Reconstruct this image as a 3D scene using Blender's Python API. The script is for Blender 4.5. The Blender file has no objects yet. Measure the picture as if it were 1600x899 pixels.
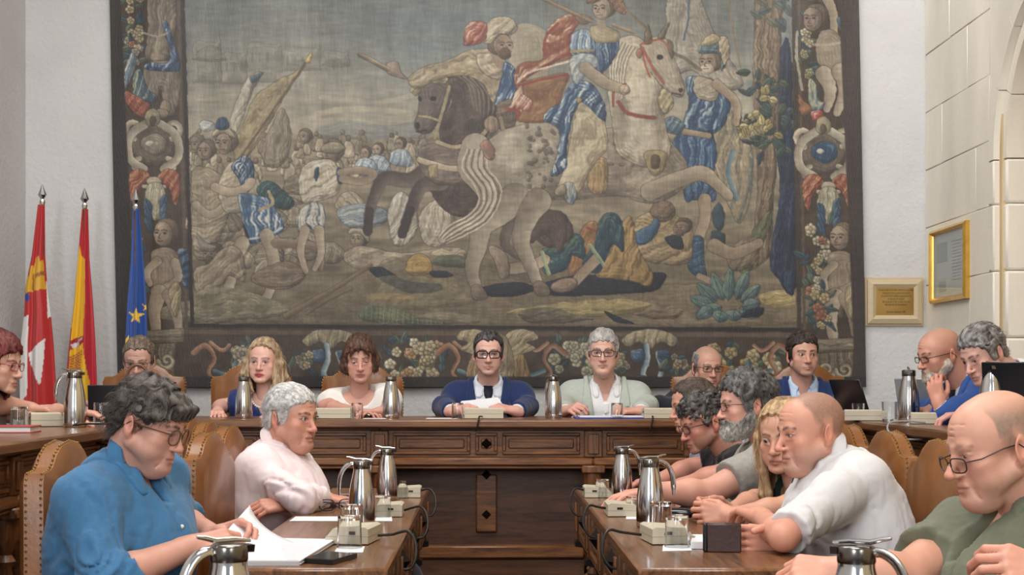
import bpy, bmesh, math, random
import numpy as np
from mathutils import Vector, Matrix
# ------------------------------------------------------------------ camera, world, lights, exposure
SC = bpy.context.scene
COL = SC.collection
cam_d = bpy.data.cameras.new('camera'); cam = bpy.data.objects.new('camera', cam_d); COL.objects.link(cam)
FPX = 2400.0; CX, CY = 760.0, 592.0; CAMZ = 1.21
cam.location = (0, 0, CAMZ); cam.rotation_euler = (math.radians(90), 0, 0)
cam_d.sensor_width = 36; cam_d.lens = 36*FPX/1600
cam_d.shift_x = (800-CX)/1600; cam_d.shift_y = -(449.5-CY)/1600
cam_d.clip_start = .05; cam_d.clip_end = 100
cam_d.dof.use_dof = True; cam_d.dof.focus_distance = 5.6; cam_d.dof.aperture_fstop = 22.0
SC.camera = cam
SC.view_settings.view_transform = 'Standard'; SC.view_settings.look = 'None'
SC.view_settings.gamma = 1; SC.view_settings.use_curve_mapping = False
SC.view_settings.exposure = -0.06
W = bpy.data.worlds.new('world'); SC.world = W; W.use_nodes = True
W.node_tree.nodes['Background'].inputs[0].default_value = (.93, .96, 1, 1)
W.node_tree.nodes['Background'].inputs[1].default_value = .38
def area(name, loc, target, sx, sy, power, color=(1, 1, 1)):
    d = bpy.data.lights.new(name, 'AREA'); d.shape = 'RECTANGLE'; d.size = sx; d.size_y = sy; d.energy = power; d.color = color
    o = bpy.data.objects.new(name, d); COL.objects.link(o); o.location = loc
    o.rotation_euler = (Vector(target)-Vector(loc)).to_track_quat('-Z', 'Z').to_euler(); return o
area('ceiling_lamp', (-.4, 5.2, 4.9), (0, 6.0, 0), 3.0, 2.0, 170, (1, .97, .92))
area('ceiling_lamp', (0, 1.6, 4.9), (0, 3.6, 0), 2.0, 1.6, 120, (1, .97, .92))
area('tall_fill_light', (-2.4, -3.0, 3.2), (.2, 6.5, 1.1), 1.3, 2.8, 240, (.97, .98, 1))  # added fill light behind the camera, no real window; puts tall streaks on steel
area('tall_fill_light', (2.2, -3.2, 3.2), (-.2, 6.5, 1.1), 1.3, 2.8, 100, (.97, .98, 1))  # second added fill light, weaker, on the right behind the camera
def spot(loc, target, power, ang, color=(1, .96, .9), r=.08):
    d = bpy.data.lights.new('spot_lamp', 'SPOT'); d.energy = power; d.spot_size = math.radians(ang); d.spot_blend = .8; d.shadow_soft_size = r; d.color = color
    o = bpy.data.objects.new('spot_lamp', d); COL.objects.link(o); o.location = loc
    o.rotation_euler = (Vector(target)-Vector(loc)).to_track_quat('-Z', 'Y').to_euler()
spot((1.9, 7.4, 4.6), (2.45, 9.2, 2.8), 90, 70)
spot((-1.7, 7.2, 4.7), (-1.4, 9.2, 2.2), 16, 70); spot((.6, 6.9, 4.8), (.6, 9.2, 2.0), 20, 80)

def P(px, py, d): return Vector(((px-CX)*d/FPX, d, CAMZ-(py-CY)*d/FPX))
rnd = random.Random(5)
# ------------------------------------------------------------------ materials
def s2l(c):
    c = [x/255 for x in c[:3]]
    return tuple(x/12.92 if x <= .04045 else ((x+.055)/1.055)**2.4 for x in c)+(1,)
MATS = {}
def mat(name, col=None, rough=.6, metal=0, attr=False, spec=.5, noise=None, bump=None, coat=0, sheen=0, sss=0, wood=None, trans=0, aniso=None):
    """procedural principled material; noise=(scale, amount, stretch xyz), bump=(scale, strength, stretch)"""
    if name in MATS: return MATS[name]
    m = bpy.data.materials.new(name); m.use_nodes = True; nt = m.node_tree; N = nt.nodes; L = nt.links
    b = N['Principled BSDF']; b.inputs['Roughness'].default_value = rough; b.inputs['Metallic'].default_value = metal
    b.inputs['Specular IOR Level'].default_value = spec; b.inputs['Coat Weight'].default_value = coat; b.inputs['Coat Roughness'].default_value = .12
    if sheen: b.inputs['Sheen Weight'].default_value = sheen
    if sss:
        b.inputs['Subsurface Weight'].default_value = sss; b.inputs['Subsurface Radius'].default_value = (1, .35, .2); b.inputs['Subsurface Scale'].default_value = .008
    if trans: b.inputs['Transmission Weight'].default_value = trans
    tc = N.new('ShaderNodeTexCoord')
    def mapped(st):
        mp = N.new('ShaderNodeMapping'); mp.inputs['Scale'].default_value = st; L.new(tc.outputs['Object'], mp.inputs['Vector']); return mp.outputs['Vector']
    src = None
    if attr:
        a = N.new('ShaderNodeVertexColor'); a.layer_name = 'col'; src = a.outputs['Color']
    elif col is not None:
        r = N.new('ShaderNodeRGB'); r.outputs[0].default_value = s2l(col); src = r.outputs[0]
    if wood:
        dark, light, st = wood
        n1 = N.new('ShaderNodeTexNoise'); n1.inputs['Scale'].default_value = 3; n1.inputs['Detail'].default_value = 6; n1.inputs['Distortion'].default_value = 1.2; L.new(mapped(st), n1.inputs['Vector'])
        wv = N.new('ShaderNodeTexNoise'); wv.inputs['Scale'].default_value = 22; wv.inputs['Detail'].default_value = 3; L.new(mapped(st), wv.inputs['Vector'])
        ad = N.new('ShaderNodeMath'); ad.operation = 'MULTIPLY_ADD'; ad.inputs[1].default_value = .35; L.new(wv.outputs['Fac'], ad.inputs[0]); L.new(n1.outputs['Fac'], ad.inputs[2])
        cr = N.new('ShaderNodeValToRGB'); cr.color_ramp.elements[0].position = .42; cr.color_ramp.elements[0].color = s2l(dark); cr.color_ramp.elements[1].position = .88; cr.color_ramp.elements[1].color = s2l(light)
        L.new(ad.outputs[0], cr.inputs['Fac']); src = cr.outputs['Color']
    if noise:
        sc_, am, st = noise
        n = N.new('ShaderNodeTexNoise'); n.inputs['Scale'].default_value = sc_; n.inputs['Detail'].default_value = 4; L.new(mapped(st), n.inputs['Vector'])
        mr = N.new('ShaderNodeMapRange'); mr.inputs['From Min'].default_value = .25; mr.inputs['From Max'].default_value = .75; mr.inputs['To Min'].default_value = 1-am; mr.inputs['To Max'].default_value = 1+am; L.new(n.outputs['Fac'], mr.inputs['Value'])
        mx = N.new('ShaderNodeMix'); mx.data_type = 'RGBA'; mx.blend_type = 'MULTIPLY'; mx.inputs[0].default_value = 1
        L.new(src, mx.inputs[6]); L.new(mr.outputs[0], mx.inputs[7]); src = mx.outputs[2]
    if src: L.new(src, b.inputs['Base Color'])
    if bump:
        sc_, stg, st = bump
        n = N.new('ShaderNodeTexNoise'); n.inputs['Scale'].default_value = sc_; n.inputs['Detail'].default_value = 3; L.new(mapped(st), n.inputs['Vector'])
        bp = N.new('ShaderNodeBump'); bp.inputs['Strength'].default_value = stg; bp.inputs['Distance'].default_value = .01; L.new(n.outputs['Fac'], bp.inputs['Height']); L.new(bp.outputs[0], b.inputs['Normal'])
    MATS[name] = m; return m
WOODX = mat('walnut_along_x', rough=.38, coat=.25, wood=((54, 31, 17), (140, 90, 50), (1.2, 14, 14)), bump=(60, .06, (1, 12, 12)))
WOODY = mat('walnut_along_y', rough=.38, coat=.25, wood=((54, 31, 17), (140, 90, 50), (14, 1.2, 14)), bump=(60, .06, (12, 1, 12)))
WOODZ = mat('walnut_upright', rough=.4, coat=.2, wood=((54, 31, 17), (134, 86, 48), (14, 14, 1.2)), bump=(60, .06, (12, 12, 1)))
TOPY = mat('polished_walnut_top', rough=.3, coat=.3, wood=((88, 50, 28), (158, 104, 62), (16, 1.0, 16)))
TOPX = mat('polished_walnut_top_x', rough=.3, coat=.3, wood=((70, 42, 26), (134, 90, 56), (1.0, 16, 16)))
DARKW = mat('dark_walnut', rough=.45, wood=((44, 26, 16), (96, 60, 36), (1, 10, 10)))
IRON = mat('black_iron', (44, 40, 40), .32, .8)
LEATHER = mat('tan_leather', (128, 80, 40), .38, noise=(9, .28, (1, 1, 1)), bump=(90, .08, (1, 1, 1)), coat=.15)
BRASS = mat('brass', (196, 160, 96), .3, 1)
GOLDF = mat('gilt', (222, 176, 88), .28, .9, noise=(20, .15, (1, 1, 1)))
CHROME = mat('polished_steel', (205, 205, 206), .13, 1, noise=(6, .06, (1, 1, .1)))
STEELD = mat('dark_steel_lid', (120, 116, 112), .2, 1)
BLACKP = mat('black_plastic', (20, 20, 22), .4)
RUBBER = mat('black_cable', (24, 22, 22), .4)
MICB = mat('beige_plastic', (188, 180, 160), .5)
MICD = mat('beige_plastic_shade', (158, 150, 132), .5)
PAPER = mat('white_paper', (216, 217, 221), .8, noise=(30, .03, (1, 1, 1)))
SILV = mat('grey_laptop_shell', (150, 158, 164), .35, .3)
def glass_mat():
    m = bpy.data.materials.new('clear_glass'); m.use_nodes = True; b = m.node_tree.nodes['Principled BSDF']
    b.inputs['Transmission Weight'].default_value = 1; b.inputs['Roughness'].default_value = 0.0; b.inputs['IOR'].default_value = 1.42; b.inputs['Base Color'].default_value = (.97, .98, .98, 1); return m
GLASS = glass_mat()
def lens_mat():
    m = bpy.data.materials.new('thin_lens'); m.use_nodes = True; N = m.node_tree.nodes; L = m.node_tree.links
    out = N['Material Output']; N.remove(N['Principled BSDF'])
    t = N.new('ShaderNodeBsdfTransparent'); t.inputs[0].default_value = (.93, .94, .95, 1); g = N.new('ShaderNodeBsdfGlossy'); g.inputs['Roughness'].default_value = .05
    mx = N.new('ShaderNodeMixShader'); mx.inputs[0].default_value = .07; L.new(t.outputs[0], mx.inputs[1]); L.new(g.outputs[0], mx.inputs[2]); L.new(mx.outputs[0], out.inputs[0]); return m
LENS = lens_mat()
# ------------------------------------------------------------------ objects
def tag(o, label=None, cat=None, group=None, kind=None):
    if label: o['label'] = label
    if cat: o['category'] = cat
    if group: o['group'] = group
    if kind: o['kind'] = kind
    return o
def empty(name, loc=(0, 0, 0), rz=0.0, label=None, cat=None, group=None):
    o = bpy.data.objects.new(name, None); o.empty_display_size = .05; COL.objects.link(o); o.location = loc; o.rotation_euler = (0, 0, rz)
    return tag(o, label, cat, group)
def mesh_obj(name, verts, faces, m, parent=None, smooth_=True, cols=None, angle=40, world=False):
    """world=True: verts are in world space; shift them so they sit right under a translated parent"""
    me = bpy.data.meshes.new(name)
    if isinstance(verts, np.ndarray) and isinstance(faces, np.ndarray):
        k = faces.shape[1]; nf = len(faces)
        me.vertices.add(len(verts)); me.vertices.foreach_set('co', verts.astype(np.float32).ravel())
        me.loops.add(nf*k); me.loops.foreach_set('vertex_index', faces.astype(np.int32).ravel())
        me.polygons.add(nf); me.polygons.foreach_set('loop_start', np.arange(0, nf*k, k, dtype=np.int32))
        me.update(calc_edges=True)
    else: me.from_pydata([tuple(v) for v in verts], [], [tuple(f) for f in faces]); me.update()
    if smooth_:
        me.shade_smooth()
        if angle < 180: me.set_sharp_from_angle(angle=math.radians(angle))
    if cols is not None:
        ca = me.color_attributes.new('col', 'FLOAT_COLOR', 'POINT'); ca.data.foreach_set('color', np.c_[cols, np.ones(len(cols))].astype(np.float32).ravel())
    if m: me.materials.append(m)
    o = bpy.data.objects.new(name, me); COL.objects.link(o)
    if parent is not None:
        o.parent = parent
        if world: o.matrix_parent_inverse = parent.matrix_basis.inverted()
    return o
def copy_tree(o, parent=None):
    c = o.copy(); COL.objects.link(c)
    if parent is not None: c.parent = parent
    for ch in list(o.children): copy_tree(ch, c)
    return c
class MB:
    def __init__(s, M=None): s.v = []; s.f = []; s.M = M
    def add(s, v, f, M=None):
        n = len(s.v)
        for p in v:
            p = Vector(p)
            if M is not None: p = M @ p
            if s.M is not None: p = s.M @ p
            s.v.append(p)
        s.f += [tuple(i+n for i in q) for q in f]
    def box(s, x0, x1, y0, y1, z0, z1, b=.003, M=None):
        b = min(b, (x1-x0)*.3, (y1-y0)*.3, (z1-z0)*.3); X, Y, Z = (x0, x1), (y0, y1), (z0, z1); sg = (1, -1); v = []; idx = {}
        for i in range(2):
            for j in range(2):
                for k in range(2):
                    x, y, z = X[i], Y[j], Z[k]
                    for ax, p in enumerate(((x, y+sg[j]*b, z+sg[k]*b), (x+sg[i]*b, y, z+sg[k]*b), (x+sg[i]*b, y+sg[j]*b, z))):
                        idx[i, j, k, ax] = len(v); v.append(p)
        f = []
        def q(keys, flip): 
            k = [idx[t] for t in keys]; f.append(tuple(k[::-1] if flip else k))
        for i in range(2):
            q([(i, 0, 0, 0), (i, 0, 1, 0), (i, 1, 1, 0), (i, 1, 0, 0)], i == 1)
            q([(0, i, 0, 1), (1, i, 0, 1), (1, i, 1, 1), (0, i, 1, 1)], i == 1)
            q([(0, 0, i, 2), (0, 1, i, 2), (1, 1, i, 2), (1, 0, i, 2)], i == 1)
        for i in range(2):
            for j in range(2):
                q([(i, j, 0, 0), (i, j, 1, 0), (i, j, 1, 1), (i, j, 0, 1)], (i+j) % 2 == 0)
                q([(i, 0, j, 0), (i, 1, j, 0), (i, 1, j, 2), (i, 0, j, 2)], (i+j) % 2 == 1)
                q([(0, i, j, 1), (1, i, j, 1), (1, i, j, 2), (0, i, j, 2)], (i+j) % 2 == 0)
        for i in range(2):
            for j in range(2):
                for k in range(2): q([(i, j, k, 0), (i, j, k, 1), (i, j, k, 2)], (i+j+k) % 2 == 1)
        s.add(v, f, M); return s
    def lathe(s, prof, n=20, M=None, c=(0, 0, 0)):
        v = []; f = []
        for r, z in prof:
            for i in range(n):
                a = 6.28318*i/n; v.append((c[0]+r*math.cos(a), c[1]+r*math.sin(a), c[2]+z))
        for j in range(len(prof)-1):
            for i in range(n): f.append((j*n+i, j*n+(i+1) % n, (j+1)*n+(i+1) % n, (j+1)*n+i))
        if prof[0][0] > 1e-4: f.append(tuple(range(n))[::-1])
        if prof[-1][0] > 1e-4: f.append(tuple((len(prof)-1)*n+i for i in range(n)))
        s.add(v, f, M); return s
    def tube(s, pts, r, n=8, M=None, closed=False, flat=1.0):
        pts = [Vector(p) for p in pts]; m = len(pts); v = []; f = []; up = None
        for i, p in enumerate(pts):
            t = ((pts[(i+1) % m]-pts[i-1]) if closed else (pts[min(i+1, m-1)]-pts[max(i-1, 0)])).normalized()
            if up is None: up = t.orthogonal().normalized()
            else:
                up = up-t*up.dot(t); up = up.normalized() if up.length > 1e-5 else t.orthogonal().normalized()
            w = t.cross(up); rr = r[i] if hasattr(r, '__len__') else r
            for k in range(n):
                a = 6.28318*k/n; v.append(p+up*(rr*math.cos(a))+w*(rr*flat*math.sin(a)))
        for j in range(m if closed else m-1):
            for k in range(n): f.append((j*n+k, j*n+(k+1) % n, ((j+1) % m)*n+(k+1) % n, ((j+1) % m)*n+k))
        if not closed: f.append(tuple(range(n))[::-1]); f.append(tuple((m-1)*n+k for k in range(n)))
        s.add(v, f, M); return s
    def ball(s, c, r, n=10, M=None):
        r3 = r if hasattr(r, '__len__') else (r, r, r); v = []; f = []; h = n//2
        for j in range(h+1):
            t = math.pi*j/h
            for i in range(n): a = 6.28318*i/n; v.append((c[0]+r3[0]*math.sin(t)*math.cos(a), c[1]+r3[1]*math.sin(t)*math.sin(a), c[2]-r3[2]*math.cos(t)))
        for j in range(h):
            for i in range(n): f.append((j*n+i, j*n+(i+1) % n, (j+1)*n+(i+1) % n, (j+1)*n+i))
        s.add(v, f, M); return s
    def prism(s, poly, h0, h1, axis='y', M=None):
        """poly of 2-D points extruded along axis"""
        n = len(poly); mk = {'y': lambda a, b, h: (a, h, b), 'x': lambda a, b, h: (h, a, b), 'z': lambda a, b, h: (a, b, h)}[axis]
        v = [mk(a, b, h0) for a, b in poly]+[mk(a, b, h1) for a, b in poly]
        f = [tuple(range(n)), tuple(range(2*n-1, n-1, -1))]+[(i, n+i, n+(i+1) % n, (i+1) % n) for i in range(n)]
        s.add(v, f, M); return s
    def pyramid(s, cx, cz, y, hx, hz, d, M=None):
        v = [(cx, y, cz-hz*1.35), (cx+hx*1.35, y, cz), (cx, y, cz+hz*1.35), (cx-hx*1.35, y, cz), (cx, y-d, cz)]
        s.add(v, [(0, 1, 4), (1, 2, 4), (2, 3, 4), (3, 0, 4), (3, 2, 1, 0)], M); return s
    def build(s, name, m, parent=None, smooth_=True, angle=38, world=False):
        me = bpy.data.meshes.new(name); me.from_pydata([tuple(v) for v in s.v], [], s.f)
        bm = bmesh.new(); bm.from_mesh(me); bmesh.ops.recalc_face_normals(bm, faces=bm.faces); bm.to_mesh(me); bm.free()
        if smooth_: me.shade_smooth(); me.set_sharp_from_angle(angle=math.radians(angle))
        if m: me.materials.append(m)
        o = bpy.data.objects.new(name, me); COL.objects.link(o)
        if parent is not None:
            o.parent = parent
            if world: o.matrix_parent_inverse = parent.matrix_basis.inverted()
        return o
def bez(a, b, c, d, n=10):
    a, b, c, d = map(Vector, (a, b, c, d)); return [a*(1-t)**3+b*3*t*(1-t)**2+c*3*t*t*(1-t)+d*t**3 for t in [i/n for i in range(n+1)]]
# ------------------------------------------------------------------ tapestry design (flat woven picture, drawn in numpy)
import numpy as np
TS = 0.80                       # cells per design unit
TX0, TX1, TY0, TY1 = 172, 1344, -110, 605
TW, TH = int((TX1-TX0)*TS)+1, int((TY1-TY0)*TS)+1
_rng = np.random.RandomState(7)
def vnoise2(h, w, cell, seed):
    r = np.random.RandomState(seed); cy, cx = (cell if isinstance(cell, tuple) else (cell, cell))
    gy, gx = int(h/cy)+3, int(w/cx)+3
    g = r.rand(gy, gx).astype(np.float32)
    y = np.arange(h)/cy; x = np.arange(w)/cx
    iy = y.astype(int); ix = x.astype(int); fy = y-iy; fx = x-ix
    fy = (fy*fy*(3-2*fy))[:, None]; fx = (fx*fx*(3-2*fx))[None, :]
    a = g[iy][:, ix]; b = g[iy][:, ix+1]; c = g[iy+1][:, ix]; d = g[iy+1][:, ix+1]
    return (a*(1-fx)+b*fx)*(1-fy)+(c*(1-fx)+d*fx)*fy
def fbm2(h, w, cell, seed, octv=3):
    s = 0; t = 0
    for o in range(octv):
        c = (cell[0]/2**o, cell[1]/2**o) if isinstance(cell, tuple) else cell/2**o
        s = s + vnoise2(h, w, c, seed+o*17)/2**o; t += 1/2**o
    return s/t
def smooth(p, closed=True, n=4):
    p = np.asarray(p, float); m = len(p)
    if m < 3: return p
    out = []
    rng = range(m) if closed else range(m-1)
    for i in rng:
        if closed: a, b, c, d = p[(i-1) % m], p[i], p[(i+1) % m], p[(i+2) % m]
        else: a, b, c, d = p[max(i-1, 0)], p[i], p[i+1], p[min(i+2, m-1)]
        for t in np.arange(n)/n:
            out.append(.5*((2*b)+(-a+c)*t+(2*a-5*b+4*c-d)*t*t+(-a+3*b-3*c+d)*t**3))
    if not closed: out.append(p[-1])
    return np.array(out)
class Cloth:
    def __init__(s):
        s.im = np.zeros((TH, TW, 3), np.float32)
        s.N1 = fbm2(TH, TW, 14, 3); s.N2 = fbm2(TH, TW, 5, 9, 2); s.N3 = fbm2(TH, TW, 40, 21)
    def win(s, p, pad):
        x0 = max(int((p[:, 0].min()-pad-TX0)*TS), 0); x1 = min(int((p[:, 0].max()+pad-TX0)*TS)+2, TW)
        y0 = max(int((p[:, 1].min()-pad-TY0)*TS), 0); y1 = min(int((p[:, 1].max()+pad-TY0)*TS)+2, TH)
        if x1 <= x0 or y1 <= y0: return None
        X, Y = np.meshgrid(np.arange(x0, x1)/TS+TX0, np.arange(y0, y1)/TS+TY0)
        return slice(y0, y1), slice(x0, x1), X.astype(np.float32), Y.astype(np.float32)
    def put(s, sl, col, a):
        v = s.im[sl]; v += (col-v)*a[..., None]
    def fill(s, pts, col, lo=None, hi=None, w=9, folds=None, out=1.3, sm=True, li=(-.6, -.8), soft=.8, alpha=1, ol=(46, 38, 34)):
        """closed shape: rounded shading from lo at the rim to col, hi on the lit side; folds=(angle, period, strength)"""
        col = np.array(col, np.float32)
        lo = col*.62 if lo is None else np.array(lo, np.float32)
        hi = np.minimum(col*1.25+8, 235) if hi is None else np.array(hi, np.float32)
        p = smooth(pts) if sm else np.asarray(pts, float)
        r = s.win(p, 3)
        if r is None: return
        sy, sx, X, Y = r
        X = X + (s.N2[sy, sx]-.5)*3; Y = Y + (s.N1[sy, sx]-.5)*3
        D = np.full(X.shape, 1e6, np.float32); ins = np.zeros(X.shape, bool)
        nx = np.zeros_like(X); ny = np.zeros_like(X)
        for (ax, ay), (bx, by) in zip(p, np.roll(p, -1, 0)):
            dx, dy = bx-ax, by-ay; L = dx*dx+dy*dy+1e-9
            t = np.clip(((X-ax)*dx+(Y-ay)*dy)/L, 0, 1)
            qx, qy = X-ax-t*dx, Y-ay-t*dy; q = qx*qx+qy*qy
            m = q < D; D = np.where(m, q, D); nx = np.where(m, qx, nx); ny = np.where(m, qy, ny)
            if ay != by:
                c = ((ay > Y) != (by > Y)) & (X < dx*(Y-ay)/dy+ax); ins ^= c
        D = np.sqrt(D); nn = np.maximum(D, 1e-3)
        sg = np.where(ins, D, -D)
        a = np.clip(sg/soft+.5, 0, 1)*alpha
        round_ = np.clip(sg/w, 0, 1); edge = (1-round_)
        lit = -(nx/nn*li[0]+ny/nn*li[1])          # >0 on the lit rim
        lit = np.where(ins, lit, 0)
        v = edge*lit*.65 + (s.N1[sy, sx]-.5)*.9 + (s.N2[sy, sx]-.5)*.5
        if folds:
            an, per, st = folds; ca, sa = np.cos(np.radians(an)), np.sin(np.radians(an))
            u = (X*ca+Y*sa)/per*6.283 + (s.N3[sy, sx]-.5)*9 + (s.N1[sy, sx]-.5)*5
            A = .6*np.sin(u*.8)+.4*np.sin(u*1.37+per); B = np.sin(u*2.3+(s.N3[sy, sx]-.5)*14); gt = np.clip((s.N1[sy, sx]-.38)*4, 0, 1)
            v = v + st*(.62*np.sign(A)*np.abs(A)**.6*(.5+.7*s.N3[sy, sx]) + .5*np.sign(B)*np.abs(B)**.7*gt)
        if soft < 3: v = v + .30*np.sin(sg*1.15+(s.N1[sy, sx]-.5)*9+(s.N3[sy, sx]-.5)*5)*np.clip((s.N2[sy, sx]-.3)*2.2, 0, 1)
        v = np.clip(v - edge*edge*.35, -1, 1)[..., None]
        c = np.where(v > 0, col+(hi-col)*v, col+(lo-col)*(-v))
        s.put((sy, sx), c, a)
        if out:
            s.put((sy, sx), np.array(ol, np.float32), np.clip(1-np.abs(sg)/out, 0, 1)*.42*alpha)
    def line(s, pts, w, col, w2=None, sm=True, hi=None, alpha=1, out=0):
        p = smooth(pts, False) if sm else np.asarray(pts, float)
        r = s.win(p, max(w, w2 or 0)+2)
        if r is None: return
        sy, sx, X, Y = r
        X = X + (s.N2[sy, sx]-.5)*2; Y = Y + (s.N1[sy, sx]-.5)*2
        D = np.full(X.shape, 1e6, np.float32); U = np.zeros_like(X); n = len(p)-1
        w2 = w if w2 is None else w2
        for i in range(n):
            (ax, ay), (bx, by) = p[i], p[i+1]; dx, dy = bx-ax, by-ay; L = dx*dx+dy*dy+1e-9
            t = np.clip(((X-ax)*dx+(Y-ay)*dy)/L, 0, 1)
            rad = (w+(w2-w)*(i+t)/n)*.5
            q = np.hypot(X-ax-t*dx, Y-ay-t*dy)-rad
            side = (-(X-ax)*dy+(Y-ay)*dx)/np.sqrt(L)/rad
            m = q < D; D = np.where(m, q, D); U = np.where(m, side, U)
        a = np.clip(.5-D/.9, 0, 1)*alpha; col = np.array(col, np.float32)
        if hi is None: c = col*(1+.25*(s.N1[sy, sx]-.5)[..., None])
        else:
            k = np.clip(.5-.5*U+(s.N1[sy, sx]-.5)*.8, 0, 1)[..., None]; c = col+(np.array(hi, np.float32)-col)*k
        if out: s.put((sy, sx), np.array((46, 38, 34), np.float32), np.clip(1-np.abs(D)/out, 0, 1)*.5*alpha)
        s.put((sy, sx), c, a)
    def ell(s, cx, cy, rx, ry, col, rot=0, **k):
        t = np.arange(14)/14*6.2832; c, n = np.cos(np.radians(rot)), np.sin(np.radians(rot))
        x, y = rx*np.cos(t), ry*np.sin(t)
        k.setdefault('w', min(rx, ry)*.9); s.fill(np.c_[cx+x*c-y*n, cy+x*n+y*c], col, sm=False, **k)
    def leaf(s, x, y, ang, L, wd, col, **k):
        a = np.radians(ang); c, n = np.cos(a), np.sin(a)
        q = [(0, 0), (.3, .5), (.7, .42), (1, 0), (.7, -.42), (.3, -.5)]
        s.fill([(x+(u*L)*c-(v*wd)*n, y+(u*L)*n+(v*wd)*c) for u, v in q], col, w=wd*.5, **k)
        s.line([(x, y), (x+L*.9*c, y+L*.9*n)], 1.2, np.array(col)*.6, sm=False)
    def rose(s, x, y, r, col):
        s.ell(x, y, r, r*.92, col, w=r*.6)
        for i in range(5):
            a = i*1.257+x; s.ell(x+.55*r*np.cos(a), y+.55*r*np.sin(a), r*.5, r*.42, col, rot=a*57, w=r*.4, out=1.0)
        s.ell(x, y, r*.38, r*.36, np.array(col)*.86, out=1.0)
    def flowers(s, x0, y0, x1, y1, n, seed, cols, leaves=((60, 90, 95), (52, 76, 92), (88, 104, 84)), r=(6, 12)):
        R = np.random.RandomState(seed)
        for i in range(int(n*1.6)):
            s.leaf(R.uniform(x0, x1), R.uniform(y0, y1), R.uniform(0, 360), R.uniform(14, 26), R.uniform(6, 10), leaves[R.randint(len(leaves))])
        for i in range(n):
            s.rose(R.uniform(x0+4, x1-4), R.uniform(y0+4, y1-4), R.uniform(*r), cols[R.randint(len(cols))])
    def scroll(s, x, y, r, turns, a0, col, w, flip=1, hi=(190, 178, 150)):
        t = np.linspace(0, 1, 16); an = np.radians(a0)+flip*turns*6.2832*t; rr = r*(1-.8*t)
        s.line(np.c_[x+rr*np.cos(an), y+rr*np.sin(an)], w, col, w2=w*.6, hi=hi, sm=False, out=1.5)
    def face(s, x, y, r, rot=0, col=(150, 132, 110), hair=(88, 72, 58), beard=None, look=-1):
        s.ell(x-look*r*.35, y-r*.25, r*1.0, r*1.05, hair, rot=rot)
        s.ell(x, y, r*.78, r, col, rot=rot, w=r*.7, li=(look*.7, -.6))
        if beard is not None: s.ell(x+look*r*.12, y+r*.62, r*.55, r*.5, beard, out=0)
        e = look*r*.2
        for dx in (-.32, .3):
            s.ell(x+e+dx*r, y-r*.08, r*.16, r*.09, (66, 54, 48), out=0)
            s.line([(x+e+(dx-.2)*r, y-r*.28), (x+e+dx*r, y-r*.34), (x+e+(dx+.2)*r, y-r*.26)], max(r*.1, 1), (84, 68, 56))
        s.line([(x+e, y-r*.05), (x+e+look*r*.18, y+r*.3), (x+e, y+r*.34)], max(r*.1, 1), (96, 78, 64))
        s.line([(x+e-r*.22, y+r*.56), (x+e+r*.2, y+r*.55)], max(r*.1, 1), (112, 66, 56), sm=False)

CREAM, BEIGE, TAN, GREYB = (188, 176, 148), (163, 149, 123), (136, 119, 95), (128, 118, 104)
BROWN, DKB, NAVY, BLUE, LTB = (97, 80, 64), (60, 48, 42), (34, 40, 54), (50, 76, 106), (150, 166, 174)
RED, RUST, GOLD, TEAL, GREEN, WHT = (142, 58, 48), (146, 98, 62), (164, 135, 76), (44, 78, 92), (84, 98, 76), (202, 200, 188)
HORSE, HORSEL, DHORSE = (154, 142, 121), (182, 170, 146), (76, 62, 54)
SKIN = (150, 130, 108)

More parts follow.
